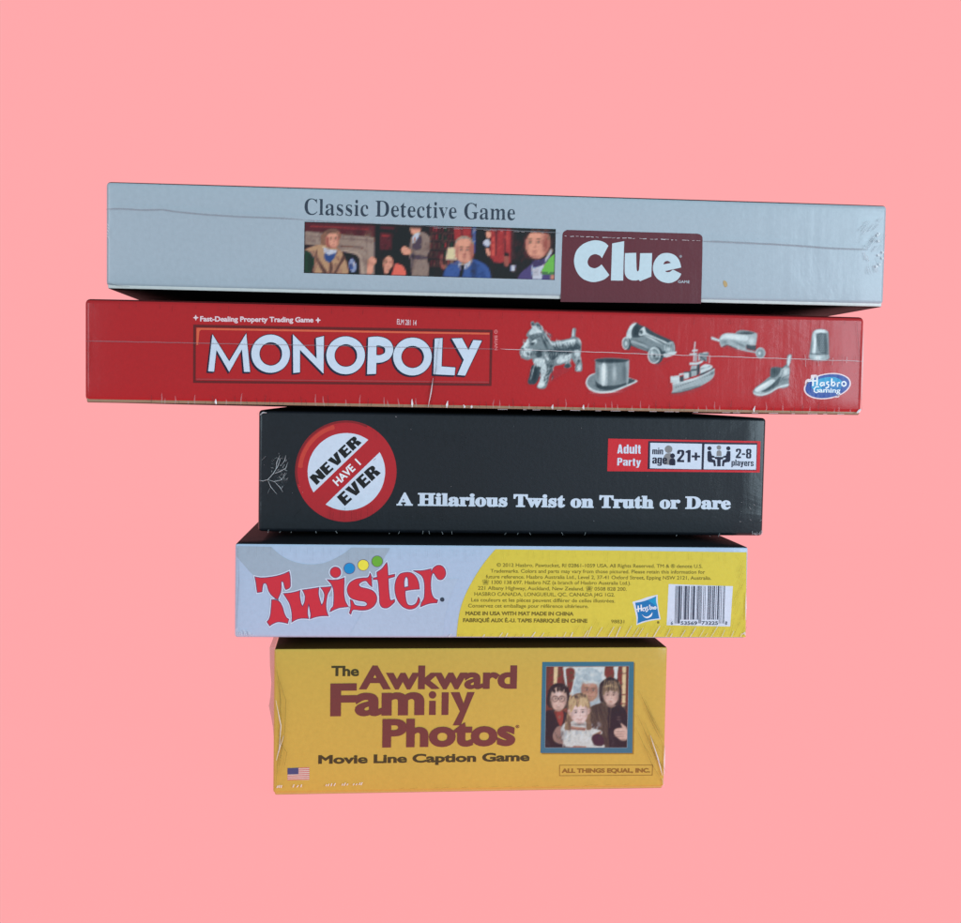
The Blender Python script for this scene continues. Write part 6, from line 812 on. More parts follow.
0 0 0 0 4 30 23 12 47 47 54 18 18 12 18 54 54 23 59 31 48 56 51 11 42 19 0 0 0 0 0 0 0 0 0 0 0 0 0 0 0 0 0 0 0 0
0 0 0 0 29 36 26 58 31 26 25 12 54 23 25 30 53 53 25 56 51 11 50 42 19 0 0 0 0 0 0 0 0 0 0 0 0 0 0 0 0 0 0 0 0 0
0 0 0 0 0 29 4 56 25 26 58 10 30 58 26 23 56 4 27 29 41 50 50 0 0 0 0 0 0 0 0 0 0 0 0 0 0 0 0 0 0 0 0 0 0 0
0 0 0 0 0 19 50 11 27 51 4 4 4 4 27 9 29 50 50 50 50 19 0 0 0 0 0 0 0 0 0 0 0 0 0 0 0 0 0 0 0 0 0 0 0 0
0 0 0 0 0 0 0 42 42 50 41 50 32 42 42 50 50 50 50 42 0 0 0 0 0 0 0 0 0 0 0 0 0 0 0 0 0 0 0 0 0 0 0 0 0 0
0 0 0 0 0 0 0 0 0 0 0 0 42 42 42 19 19 0 0 0 0 0 0 0 0 0 0 0 0 0 0 0 0 0 0 0 0 0 0 0 0 0 0 0 0 0
0 0 0 0 0 0 0 0 0 0 0 0 0 0 0 0 0 0 0 0 0 0 0 0 0 0 0 0 0 0 0 0 0 0 0 0 0 0 0 0 0 0 0 0 0 0
part printed_thimble
I 1 27 37 1 0.64,0.78,0.88 7356,910 7636,916 7649,540 7369,535
160 43 46 75 90 98 140 159 167 175 195 203 106 122 130 149 168 175 126 139 147 131 92 98 133 105 111 181 202 209 138 156 164 114 132 140 151 171 178 67 82 90 103 119 127 198 216 222 154 154 161 154 47 51 148 63 67 140 79 85 169 189 197 162 181 188 111 127 135 122 117 124 108 125 133 69 83 91 85 101 109 63 77 84 56 70 77 156 175 183 133 150 158 148 52 58 129 147 154 70 85 93 146 166 174 119 127 135 193 212 219 143 71 76 112 129 137 147 167 175 97 114 122 72 87 95 140 125 131 118 136 144 59 72 80 65 80 87 187 207 214 66 80 88 67 81 89 79 94 102 144 163 171 150 170 178 61 75 83 92 108 115 52 64 71 64 78 86 142 161 169 145 164 172 145 93 98 155 56 60
0 0 0 0 0 0 0 0 0 0 0 0 0 0 0 0 0 0 0 0 0 0 0 0 0 0 0
0 0 0 0 0 0 0 0 0 0 0 0 0 0 0 0 0 0 0 0 0 0 0 0 0 0 0
0 0 0 0 0 0 0 0 0 0 59 37 58 8 8 8 58 19 18 17 0 0 0 0 0 0 0
0 0 0 0 0 0 0 0 59 58 16 21 3 9 9 9 3 3 20 16 8 18 0 0 0 0 0
0 0 0 0 0 0 0 59 42 21 9 36 15 15 36 15 36 46 46 9 21 42 18 0 0 0 0
0 0 0 0 0 0 17 8 34 9 46 46 46 46 46 46 9 46 9 3 20 29 23 17 0 0 0
0 0 0 0 0 0 18 35 21 29 21 21 29 32 22 53 53 14 43 30 30 11 35 59 0 0 0
0 0 0 0 0 0 19 30 3 20 32 14 13 52 44 44 28 44 44 44 26 4 22 18 0 0 0
0 0 0 0 0 0 8 2 20 20 30 26 49 41 26 33 26 25 26 55 26 14 4 18 0 0 0
0 0 0 0 0 17 23 39 20 3 10 41 33 48 1 55 41 27 41 44 48 40 22 18 0 0 0
0 0 0 0 0 59 23 39 20 9 10 33 44 26 25 53 25 26 33 41 41 4 22 37 0 0 0
0 0 0 0 0 18 35 2 20 46 5 41 28 33 27 1 55 41 27 27 27 53 24 19 0 0 0
0 0 0 0 0 37 43 2 20 36 29 49 49 1 53 33 53 48 26 52 1 26 22 19 0 0 0
0 0 0 0 0 37 43 2 20 36 21 49 45 27 45 27 33 27 47 28 44 26 24 7 0 0 0
0 0 0 0 0 7 43 32 20 15 21 26 44 53 25 53 33 26 47 55 27 53 24 19 0 0 0
0 0 0 0 0 8 11 32 3 15 21 53 52 41 52 33 55 25 44 54 54 49 24 19 0 0 0
0 0 0 0 17 23 11 32 3 15 21 40 26 1 53 33 53 48 49 54 52 33 24 7 0 0 0
0 0 0 0 59 23 38 30 9 15 21 24 45 27 47 55 25 27 28 54 54 48 14 7 0 0 0
0 0 0 0 59 4 11 10 46 15 21 11 48 53 33 40 25 53 45 52 44 41 14 7 0 0 0
0 0 0 0 18 14 38 56 46 15 29 43 41 13 55 13 27 55 44 54 54 27 14 7 0 0 0
0 0 0 0 37 24 11 57 9 15 5 11 14 49 40 41 53 25 26 28 52 28 14 7 0 0 0
0 0 0 0 19 22 6 12 46 36 57 43 40 47 48 55 13 27 52 54 54 28 4 7 0 0 0
0 0 0 0 7 22 32 20 36 36 50 43 4 40 41 40 33 53 41 33 55 41 14 7 0 0 0
0 0 0 0 8 24 30 20 46 46 10 38 38 49 52 45 27 13 52 28 54 55 14 7 0 0 0
0 0 0 0 8 4 2 3 46 46 32 11 6 14 53 41 40 41 53 52 33 47 4 7 0 0 0
0 0 0 17 23 4 56 3 9 9 32 43 43 38 49 52 55 52 27 54 28 49 4 7 0 0 0
0 0 0 59 53 26 24 56 21 12 11 38 38 11 14 49 45 52 44 44 48 26 40 7 0 0 0
0 0 0 18 4 53 26 14 14 40 49 1 49 1 41 1 41 41 41 25 25 1 26 7 0 0 0
0 0 0 58 2 32 30 10 10 10 30 6 6 43 6 6 6 32 32 43 11 6 10 8 0 0 0
0 0 0 42 34 2 57 57 5 21 20 9 9 3 21 39 51 39 50 10 30 56 56 42 0 0 0
0 0 0 8 34 50 39 51 29 20 36 15 15 46 9 29 39 57 56 56 10 10 56 6 17 0 0
0 0 17 19 30 10 2 50 51 3 15 15 15 36 9 29 39 57 2 50 56 39 34 42 0 0 0
0 0 17 59 7 35 30 56 39 21 9 36 46 9 20 57 2 56 5 51 57 56 6 19 17 0 0
0 0 0 0 17 31 19 8 23 6 30 56 50 50 2 10 10 30 32 6 23 7 18 31 17 0 0
0 0 0 0 0 0 17 17 31 31 18 37 37 37 37 37 37 18 18 31 31 17 0 0 0 0 0
0 0 0 0 0 0 0 0 0 0 0 17 17 17 0 0 0 0 0 0 0 0 0 0 0 0 0
0 0 0 0 0 0 0 0 0 0 0 0 0 0 0 0 0 0 0 0 0 0 0 0 0 0 0
part logo
S paper_pink 1 0 7859,346 7856,303 7828,260 7778,220 7712,188 7635,167 7556,159 7482,164 7420,182 7376,212 7355,250 7359,293 7387,336 7436,375 7502,407 7579,428 7658,437 7732,432 7794,413 7838,384
S paper_pink 1 0 7424,409* 7495,410 7497,354 7375,302 7366,344 7394,370 7420,370
P paper_pink 1 0 7671,187 7743,220 7747,202 7730,181 7693,179
S logo_blue_dark 2 0 7843,343 7840,304 7813,264 7767,228 7704,199 7633,179 7558,171 7489,176 7431,192 7391,219 7371,253 7375,292 7401,331 7448,367 7510,396 7581,416 7655,424 7725,420 7783,404 7824,377
S logo_blue_light 3 0 7766,339 7759,307 7728,277 7677,252 7614,236 7550,232 7493,241 7453,260 7435,288 7442,319 7474,349 7524,374 7587,390 7651,394 7708,386 7748,366
S logo_blue_mid 4 0 7761,303 7756,280 7736,258 7703,240 7663,230 7621,228 7583,234 7557,249 7545,269 7549,292 7569,314 7602,331 7643,342 7685,344 7722,337 7749,323
P paper_white 5 0 7439,390 7440,296 7459,296 7458,390
P paper_white 5 0 7482,398 7483,304 7502,304 7501,398
P paper_white 6 0 7389,338 7425,342 7497,346 7496,359 7424,355 7387,351
P paper_white 5 0 7562,343 7533,338 7518,312 7539,290 7568,306 7560,319 7539,306 7534,312 7542,325 7564,327
P paper_white 5 0 7559,340 7559,315 7566,297 7581,303 7575,317 7575,339
P paper_white 5 0 7621,350 7595,347 7588,322 7612,308 7611,294 7584,281 7591,267 7624,284 7626,316 7601,330 7604,333 7622,334
P paper_white 5 0 7643,380 7641,302 7657,301 7659,379
P paper_white 5 0 7653,328 7674,334 7680,322 7670,310 7651,312 7650,296 7678,296 7696,321 7679,349 7649,343
P paper_white 5 0 7707,338 7707,293 7723,292 7723,338
P paper_white 5 0 7722,317 7732,330 7740,328 7741,343 7724,344 7709,327
S paper_white 5 0 7812,326 7811,314 7805,304 7795,298 7784,295 7773,297 7763,304 7756,313 7754,324 7756,336 7762,346 7771,352 7782,355 7793,353 7803,346 7810,337 ; 7798,325 7797,319 7794,314 7789,311 7784,309 7778,310 7773,314 7770,319 7768,325 7769,331 7772,336 7777,339 7783,341 7788,340 7793,336 7796,331
P paper_white 5 0 7515,295 7482,296 7457,269 7460,235 7490,221 7517,233 7516,258 7492,261 7491,248 7507,249 7507,241 7490,234 7471,242 7470,265 7487,284 7515,283
T paper_white 5 sans 0.02 7517 230 7748 229 51 |aming
box b
part emblem
S ring_red 1 0 1415,640 1403,523 1366,411 1305,311 1223,227 1125,163 1015,123 899,109 783,121 673,158 574,220 491,302 429,401 389,511 375,627 387,743 425,854 485,954 566,1037 664,1101 773,1141 888,1156 1003,1145 1114,1108 1213,1047 1297,965 1360,867 1400,757
S ring_edge 2 0 397,493 381,575 379,659 390,743 414,823 451,899 499,967 558,1027 625,1077 700,1115 779,1140 862,1152 946,1151 1028,1136 1107,1108 1099,1091 1023,1119 944,1133 863,1134 783,1122 707,1098 635,1061 570,1013 513,955 467,889 431,816 408,739 397,658 399,577 414,498
S ring_warm 2 0 407,670 412,713 421,755 434,796 450,835 469,874 491,910 517,944 545,976 576,1006 610,1032 645,1056 683,1076 722,1093 762,1107 773,1067 736,1054 700,1039 666,1020 634,999 603,974 575,947 549,918 525,887 505,853 487,818 473,782 461,744 453,706 449,667
S paper_blue 2 0 565,411* 530,480 509,555 502,633 511,710 534,785 571,853 621,913 681,962 749,999 824,1021 901,1028 978,1021 1052,998 1120,961*
S paper_blue 2 0 689,288* 757,254 830,234 905,227 980,236 1053,259 1120,295 1179,343 1227,402 1264,469 1287,542 1297,617 1292,694 1272,767 1239,836*
P ink_black 3 0 596,487 520,567 555,601 615,586 579,624 614,658 690,578 655,544 593,561 631,521
P ink_black 3 0 697,585 622,665 692,734 707,718 674,685 688,670 717,698 733,682 703,654 719,637 755,671 770,655
P ink_black 3 0 808,693 703,744 741,781 801,738 762,801 800,838 846,730
P ink_black 3 0 883,766 807,845 878,914 893,898 859,865 874,850 903,879 918,862 889,834 905,817 940,851 955,836
P ink_black 3 0 964,844 888,924 935,969 966,991 984,993 1000,977 1000,962 992,946 1008,953 1023,950 1053,930 1016,894 986,917 972,910 1001,880 ; 940,944 957,926 964,933 966,941 955,952 948,951
P ink_black 3 0 888,274 802,366 875,435 892,417 857,384 873,366 904,395 921,377 890,348 908,329 945,363 962,345
P ink_black 3 0 1001,382 885,445 925,482 992,432 946,502 985,540 1041,419
P ink_black 3 0 1079,455 993,547 1065,616 1083,598 1048,565 1064,547 1094,576 1112,558 1081,529 1099,510 1136,544 1153,526
P ink_black 3 0 1162,534 1076,626 1125,672 1156,693 1176,693 1193,675 1194,659 1186,643 1204,649 1219,644 1253,621 1215,585 1181,612 1167,605 1200,570 ; 1131,644 1150,624 1158,631 1159,639 1147,652 1139,651
T paper_white 3 sans 0.03 813 477 1051 708 84 |HAVE  I
T ink_black 3 sans 0 1180 741 1204 763 12 |™
part tagline_lettering
T paper_blue 1 slab 0.034 1419 284 4950 279 134 |A Hilarious Twist on Truth or Dare
part age_badge
P badge_red 1 0 3621,1011 5249,1008 5250,675 3618,669
P navy_ink 2 0 4046,992 5214,987 5214,696 4046,696
P paper_blue 3 0 4067,974 4620,971 4620,701 4070,705
P paper_blue 3 0 4646,968 5207,969 5208,705 4644,702
P paper_blue 3 0 3719,857 3737,951 3760,951 3779,857 3758,857 3756,874 3742,874 3740,857 ; 3744,888 3753,888 3748,925
P paper_blue 3 0 3819,857 3819,863 3810,857 3796,857 3787,867 3786,919 3795,929 3809,929 3818,923 3818,951 3838,951 3839,857 ; 3807,872 3819,872 3818,915 3807,915
P paper_blue 3 0 3847,929 3847,867 3857,857 3870,857 3879,864 3880,857 3900,857 3900,929 3879,929 3879,874 3868,874 3867,929
P paper_blue 3 0 3908,857 3907,951 3928,951 3929,857
P paper_blue 3 0 3942,867 3942,915 3936,915 3936,929 3942,929 3942,947 3962,947 3962,929 3968,929 3968,915 3963,915 3963,871 3969,871 3969,857 3952,857
P paper_blue 3 0 3722,731 3723,811 3760,810 3775,800 3775,770 3760,761 3742,761 3742,731 ; 3742,774 3753,774 3755,777 3755,796 3753,799 3742,799
P paper_blue 3 0 3813,730 3813,735 3804,730 3791,730 3783,738 3783,757 3794,765 3813,768 3813,779 3803,779 3802,773 3783,773 3783,783 3794,790 3822,790 3833,782 3833,729 ; 3802,741 3813,741 3813,758 3802,755
P paper_blue 3 0 3841,729 3841,790 3861,789 3861,781 3869,789 3876,789 3876,773 3865,773 3861,769 3860,729
P paper_blue 3 0 3889,736 3889,778 3884,778 3884,789 3889,789 3889,805 3909,804 3909,789 3914,789 3914,777 3909,778 3909,740 3914,740 3914,728 3898,728
P paper_blue 3 0 3922,788 3937,733 3933,720 3924,720 3924,709 3944,709 3952,717 3973,788 3953,788 3947,750 3942,788
P navy_ink 4 0 4092,854 4091,904 4105,904 4105,900 4109,904 4117,904 4123,899 4128,904 4139,904 4146,897 4147,853 4133,853 4133,893 4126,894 4126,853 4112,853 4112,894 4105,894 4105,854
P navy_ink 4 0 4152,853 4152,904 4166,904 4166,853
P navy_ink 4 0 4152,911 4152,922 4165,922 4165,911
P navy_ink 4 0 4171,853 4171,904 4185,904 4185,899 4191,904 4200,904 4206,897 4207,853 4193,853 4193,893 4185,893 4185,853
P navy_ink 6 0 4123,754 4123,760 4115,754 4102,754 4094,763 4094,784 4104,792 4123,796 4123,808 4112,808 4112,801 4094,801 4094,811 4104,820 4131,820 4141,811 4141,754 ; 4112,766 4123,766 4123,785 4112,782
P navy_ink 6 0 4195,819 4195,741 4185,732 4157,733 4148,740 4148,748 4167,748 4167,744 4177,744 4177,759 4169,753 4157,754 4148,762 4148,811 4156,820 4169,819 4177,813 4177,819 ; 4167,767 4177,767 4177,807 4167,807
P navy_ink 6 0 4213,753 4203,762 4202,810 4213,819 4239,819 4250,810 4250,780 4221,781 4221,765 4231,765 4231,774 4250,773 4250,761 4240,753 ; 4221,793 4231,793 4231,807 4221,807
P navy_ink 4 0 4357,774 4357,800 4401,849 4404,860 4404,883 4385,883 4385,860 4356,860 4356,891 4372,904 4416,904 4433,891 4433,855 4392,797 4434,797 4434,774
P navy_ink 4 0 4469,774 4468,873 4446,873 4446,888 4474,904 4500,904 4501,774
P navy_ink 4 0 4546,795 4545,826 4513,826 4513,847 4545,847 4545,878 4570,878 4571,847 4603,847 4603,826 4571,826 4571,795
P navy_ink 4 0 4986,824 4986,844 5018,883 5021,891 5021,909 5006,909 5006,891 4985,891 4985,916 4997,925 5030,925 5041,915 5042,887 5012,842 5042,842 5042,824
P navy_ink 4 0 5051,860 5051,876 5086,876 5087,860
P navy_ink 4 0 5108,823 5096,833 5096,868 5103,876 5096,884 5095,915 5107,925 5140,924 5152,914 5152,884 5145,876 5152,867 5152,833 5141,823 ; 5117,839 5131,839 5131,866 5117,866 ; 5117,884 5131,884 5131,908 5117,908
P navy_ink 4 0 4942,728 4942,793 4955,793 4955,789 4961,793 4970,793 4976,786 4976,750 4970,743 4962,743 4955,747 4956,728 ; 4956,753 4963,752 4963,784 4955,784
P navy_ink 4 0 4982,743 4981,809 4995,808 4995,743
P navy_ink 4 0 5021,743 5021,747 5015,743 5006,743 5000,750 5000,765 5007,772 5021,774 5021,783 5013,783 5014,778 5000,778 5000,786 5007,793 5027,792 5034,786 5035,743 ; 5014,752 5021,752 5021,766 5014,764
P navy_ink 4 0 5039,792 5050,746 5047,736 5041,736 5041,727 5055,727 5061,733 5074,792 5060,792 5057,761 5053,792
P navy_ink 4 0 5087,742 5079,749 5079,785 5086,792 5106,792 5113,785 5114,763 5093,763 5093,751 5100,751 5100,758 5114,758 5114,748 5106,742 ; 5093,772 5100,772 5100,782 5093,783
P navy_ink 4 0 5119,742 5119,791 5132,791 5132,785 5138,791 5143,791 5143,778 5135,778 5132,774 5132,742
P navy_ink 4 0 5148,759 5148,748 5156,741 5173,741 5181,748 5181,761 5173,767 5161,774 5161,782 5168,782 5168,775 5181,775 5181,784 5173,791 5155,791 5148,785 5148,773 5155,766 5167,760 5167,750 5161,751 5161,758
S icon_grey 4 0 4304,909 4302,894 4293,881 4280,872 4265,869 4250,871 4236,880 4227,893 4224,908 4226,923 4235,936 4248,945 4263,948 4278,945 4292,937 4301,924
S icon_grey 4 0 4213,821 4240,861 4289,865 4319,840 4325,745* 4219,745*
S navy_ink 5 0 4334,841 4332,831 4327,823 4318,817 4309,815 4299,817 4290,822 4285,830 4282,840 4284,850 4289,858 4298,863 4307,866 4317,864 4326,858 4331,850
S navy_ink 5 0 4275,785 4290,809 4327,810 4339,786 4338,739* 4278,740*
S navy_ink 4 0 4723,924 4721,915 4717,908 4710,904 4701,902 4693,903 4686,908 4681,915 4679,923 4680,932 4685,939 4692,943 4700,945 4709,944 4716,939 4721,932
P navy_ink 4 0 4680,892 4716,897 4729,850 4758,843 4759,825 4729,824 4737,810 4767,799 4776,738 4754,734 4746,774 4694,780 4682,798
S navy_ink 4 0 4926,927 4924,918 4920,911 4913,906 4904,905 4896,906 4888,911 4883,918 4881,926 4883,934 4887,942 4894,946 4903,948 4911,947 4919,942 4924,935
P navy_ink 4 0 4927,896 4890,899 4880,852 4851,844 4851,826 4881,826 4874,812 4844,800 4839,739 4861,735 4867,775 4919,783 4929,801
S icon_grey 4 0 4826,934 4824,925 4819,918 4812,912 4802,910 4793,912 4785,917 4780,925 4778,934 4779,943 4784,950 4792,956 4801,958 4810,956 4818,951 4824,943
S icon_grey 4 0 4781,892 4803,905 4827,893 4832,844* 4779,843*
P navy_ink 5 0 4760,835 4853,835 4850,811 4824,807 4826,735 4789,734 4787,810 4761,814
box t
part background_print
S band_grey 1 0 17,927* 359,921* 444,845 542,789 655,755 767,747 879,760 991,806 1089,864 1159,921* 1549,918* 1486,809 1389,637 1220,507 1023,435 826,411 601,433 377,503 194,625 96,729 17,822*
P band_pale 1 0 1474,609 2243,613 2161,411 2112,209 2098,23 1147,22 1307,321
S yellow_print 2 0 2619,913* 2504,772 2395,597 2306,412 2258,237 2236,14* 5247,12* 5232,901* 3904,909*
part title_lettering
S paper_blue 3 15 199,617* 263,607 346,614 418,627 480,646 537,672* 548,622 552,528* 539,505 508,492* 497,511 486,556 473,575 460,564 459,480 425,390* 394,411 363,437 337,479 321,532 310,551 295,555 279,542 269,468* 225,460* 217,510 210,563
S plum_ink 4 5 199,617* 263,607 346,614 418,627 480,646 537,672* 548,622 552,528* 539,505 508,492* 497,511 486,556 473,575 460,564 459,480 425,390* 394,411 363,437 337,479 321,532 310,551 295,555 279,542 269,468* 225,460* 217,510 210,563
S title_red 5 -2 199,617* 263,607 346,614 418,627 480,646 537,672* 548,622 552,528* 539,505 508,492* 497,511 486,556 473,575 460,564 459,480 425,390* 394,411 363,437 337,479 321,532 310,551 295,555 279,542 269,468* 225,460* 217,510 210,563
S paper_blue 3 15 368,386* 410,382 446,363 473,316 494,247 515,205 538,189* 528,147* 484,157 432,162 386,146 350,122* 323,162* 344,189 357,236 364,310
S plum_ink 4 5 368,386* 410,382 446,363 473,316 494,247 515,205 538,189* 528,147* 484,157 432,162 386,146 350,122* 323,162* 344,189 357,236 364,310
S title_red 5 -2 368,386* 410,382 446,363 473,316 494,247 515,205 538,189* 528,147* 484,157 432,162 386,146 350,122* 323,162* 344,189 357,236 364,310
S paper_blue 3 15 484,450* 565,457 648,480* 646,428 659,354 675,317* 696,364 700,428 674,486* 752,497 837,511* 833,450 847,386 866,328* 888,376 893,450 856,513* 908,516 958,522* 950,492 924,439 910,344 915,280 934,225* 880,225 817,216 755,195* 759,237 748,301 738,349* 728,301 726,248 736,197* 671,200 619,189 570,161* 572,216 566,279 545,353 513,406
S plum_ink 4 5 484,450* 565,457 648,480* 646,428 659,354 675,317* 696,364 700,428 674,486* 752,497 837,511* 833,450 847,386 866,328* 888,376 893,450 856,513* 908,516 958,522* 950,492 924,439 910,344 915,280 934,225* 880,225 817,216 755,195* 759,237 748,301 738,349* 728,301 726,248 736,197* 671,200 619,189 570,161* 572,216 566,279 545,353 513,406
S title_red 5 -2 484,450* 565,457 648,480* 646,428 659,354 675,317* 696,364 700,428 674,486* 752,497 837,511* 833,450 847,386 866,328* 888,376 893,450 856,513* 908,516 958,522* 950,492 924,439 910,344 915,280 934,225* 880,225 817,216 755,195* 759,237 748,301 738,349* 728,301 726,248 736,197* 671,200 619,189 570,161* 572,216 566,279 545,353 513,406
S paper_blue 3 15 1054,669 1051,648 1040,631 1023,620 1003,615 983,619 966,631 954,648 950,668 954,688 965,706 982,717 1002,721 1022,717 1039,706 1050,689
S plum_ink 4 5 1054,669 1051,648 1040,631 1023,620 1003,615 983,619 966,631 954,648 950,668 954,688 965,706 982,717 1002,721 1022,717 1039,706 1050,689
S title_red 5 -2 1054,669 1051,648 1040,631 1023,620 1003,615 983,619 966,631 954,648 950,668 954,688 965,706 982,717 1002,721 1022,717 1039,706 1050,689
S paper_blue 3 15 921,593* 980,588 1032,593 1090,612* 1090,546 1089,451 1103,376 1135,318* 1077,313 1025,302 954,268* 962,296 983,323 989,387 987,471 970,535
S plum_ink 4 5 921,593* 980,588 1032,593 1090,612* 1090,546 1089,451 1103,376 1135,318* 1077,313 1025,302 954,268* 962,296 983,323 989,387 987,471 970,535
S title_red 5 -2 921,593* 980,588 1032,593 1090,612* 1090,546 1089,451 1103,376 1135,318* 1077,313 1025,302 954,268* 962,296 983,323 989,387 987,471 970,535
S paper_blue 3 15 1349,658* 1361,629 1369,524* 1342,547 1313,582 1272,576 1238,547 1256,518 1325,501 1383,477 1416,431 1417,372 1385,320 1328,290 1259,284 1201,290 1176,284 1161,243* 1146,255* 1160,313 1154,389* 1177,377 1200,336 1258,323 1310,325 1325,349 1298,372 1234,383 1165,406 1130,453 1124,511 1152,564 1209,599 1278,611 1330,617
S plum_ink 4 5 1349,658* 1361,629 1369,524* 1342,547 1313,582 1272,576 1238,547 1256,518 1325,501 1383,477 1416,431 1417,372 1385,320 1328,290 1259,284 1201,290 1176,284 1161,243* 1146,255* 1160,313 1154,389* 1177,377 1200,336 1258,323 1310,325 1325,349 1298,372 1234,383 1165,406 1130,453 1124,511 1152,564 1209,599 1278,611 1330,617
S title_red 5 -2 1349,658* 1361,629 1369,524* 1342,547 1313,582 1272,576 1238,547 1256,518 1325,501 1383,477 1416,431 1417,372 1385,320 1328,290 1259,284 1201,290 1176,284 1161,243* 1146,255* 1160,313 1154,389* 1177,377 1200,336 1258,323 1310,325 1325,349 1298,372 1234,383 1165,406 1130,453 1124,511 1152,564 1209,599 1278,611 1330,617
S paper_blue 3 15 1516,770* 1525,723 1531,636* 1598,651* 1596,628* 1534,609* 1539,513 1548,431 1560,385 1598,394* 1602,373* 1564,332 1524,308 1478,314 1454,349 1447,431 1438,536 1428,597* 1384,597* 1384,612* 1425,620* 1418,670* 1467,705 1495,741
S plum_ink 4 5 1516,770* 1525,723 1531,636* 1598,651* 1596,628* 1534,609* 1539,513 1548,431 1560,385 1598,394* 1602,373* 1564,332 1524,308 1478,314 1454,349 1447,431 1438,536 1428,597* 1384,597* 1384,612* 1425,620* 1418,670* 1467,705 1495,741
S title_red 5 -2 1516,770* 1525,723 1531,636* 1598,651* 1596,628* 1534,609* 1539,513 1548,431 1560,385 1598,394* 1602,373* 1564,332 1524,308 1478,314 1454,349 1447,431 1438,536 1428,597* 1384,597* 1384,612* 1425,620* 1418,670* 1467,705 1495,741
S paper_blue 3 15 1850,501* 1788,497 1707,485* 1711,409 1732,344 1779,333 1819,356 1842,419* 1856,386 1843,345 1803,306 1745,297 1680,326 1627,397 1603,490 1611,584 1647,648 1699,669 1763,666 1809,632 1839,573
S plum_ink 4 5 1850,501* 1788,497 1707,485* 1711,409 1732,344 1779,333 1819,356 1842,419* 1856,386 1843,345 1803,306 1745,297 1680,326 1627,397 1603,490 1611,584 1647,648 1699,669 1763,666 1809,632 1839,573 ; 1697,516* 1694,572 1705,619 1723,625 1735,596 1739,526*
S title_red 5 -2 1850,501* 1788,497 1707,485* 1711,409 1732,344 1779,333 1819,356 1842,419* 1856,386 1843,345 1803,306 1745,297 1680,326 1627,397 1603,490 1611,584 1647,648 1699,669 1763,666 1809,632 1839,573 ; 1697,516* 1694,572 1705,619 1723,625 1735,596 1739,526*
S paper_blue 3 15 1788,688* 1878,690 1965,708* 1969,668* 1988,714 2029,744 2075,738 2108,698 2112,645 2083,604 2042,603 2013,638 1989,668 1970,632 1964,539 1975,457 1999,410 2038,389* 2029,361* 1965,357 1912,341 1866,321* 1874,357 1900,409 1904,503 1897,585 1873,638 1832,667
S plum_ink 4 5 1788,688* 1878,690 1965,708* 1969,668* 1988,714 2029,744 2075,738 2108,698 2112,645 2083,604 2042,603 2013,638 1989,668 1970,632 1964,539 1975,457 1999,410 2038,389* 2029,361* 1965,357 1912,341 1866,321* 1874,357 1900,409 1904,503 1897,585 1873,638 1832,667
S title_red 5 -2 1788,688* 1878,690 1965,708* 1969,668* 1988,714 2029,744 2075,738 2108,698 2112,645 2083,604 2042,603 2013,638 1989,668 1970,632 1964,539 1975,457 1999,410 2038,389* 2029,361* 1965,357 1912,341 1866,321* 1874,357 1900,409 1904,503 1897,585 1873,638 1832,667
S plum_ink 4 0 1198,709 1194,686 1182,667 1163,655 1142,650 1119,654 1101,667 1088,686 1083,708 1088,730 1100,749 1118,762 1140,766 1162,762 1181,750 1194,731
S dot_blue 5 0 1194,708 1190,688 1179,671 1162,659 1141,655 1121,659 1104,670 1092,687 1088,708 1092,728 1103,746 1120,757 1140,762 1161,758 1178,746 1190,729
S plum_ink 4 0 1337,743 1333,721 1321,702 1302,689 1280,685 1258,689 1239,701 1227,720 1222,742 1226,765 1239,784 1257,796 1279,801 1301,797 1320,784 1333,765
S dot_yellow 5 0 1333,743 1329,723 1318,705 1301,693 1280,689 1260,693 1243,705 1231,722 1227,742 1231,763 1242,780 1259,792 1279,796 1299,792 1317,781 1328,764
S plum_ink 4 0 1478,782 1473,760 1461,741 1443,728 1421,724 1398,728 1380,741 1367,759 1362,782 1366,804 1379,823 1397,836 1419,840 1441,836 1460,824 1473,805
S dot_green 5 0 1473,782 1469,762 1458,744 1441,733 1421,729 1400,732 1383,744 1371,761 1367,782 1371,802 1382,820 1399,831 1419,836 1440,832 1457,820 1469,803
S ink_grey 4 0 2106,395 2105,386 2100,379 2093,374 2084,373 2076,374 2069,379 2064,386 2062,395 2063,403 2068,411 2075,415 2084,417 2092,416 2099,411 2104,403
part fine_print
T olive_ink 3 sans 0.012 2634 734 4770 734 37 |© 2012 Hasbro, Pawtucket, RI 02861-1059 USA. All Rights Reserved. TM & ® denote U.S.
T olive_ink 3 sans 0.012 2571 673 4798 674 37 |Trademarks. Colors and parts may vary from those pictured. Please retain this information for
T olive_ink 3 sans 0.012 2525 614 4866 612 37 |future reference. Hasbro Australia Ltd., Level 2, 37-41 Oxford Street, Epping NSW 2121, Australia.
T olive_ink 3 sans 0.012 2489 557 4025 555 37 |☎ 1300 138 697. Hasbro NZ (a branch of Hasbro Australia Ltd.).
T olive_ink 3 sans 0.012 2446 497 3982 493 37 |221 Albany Highway, Auckland, New Zealand. ☎ 0508 828 200.
T olive_ink 3 sans 0.012 2411 435 3860 433 37 |HASBRO CANADA, LONGUEUIL, QC, CANADA J4G 1G2.
T olive_ink 3 sans 0.012 2380 375 3864 370 37 |Les couleurs et les pièces peuvent différer de celles illustrées.
T olive_ink 3 sans 0.012 2349 315 3589 313 37 |Conservez cet emballage pour référence ultérieure.
T olive_ink 3 sans 0.045 2323 234 3437 232 41 |MADE IN USA WITH MAT MADE IN CHINA
T olive_ink 3 sans 0.045 2299 163 3581 160 41 |FABRIQUÉ AUX É.-U. TAPIS FABRIQUÉ EN CHINE
T olive_ink 3 sans 0.01 3828 156 3966 155 36 |98831
part logo
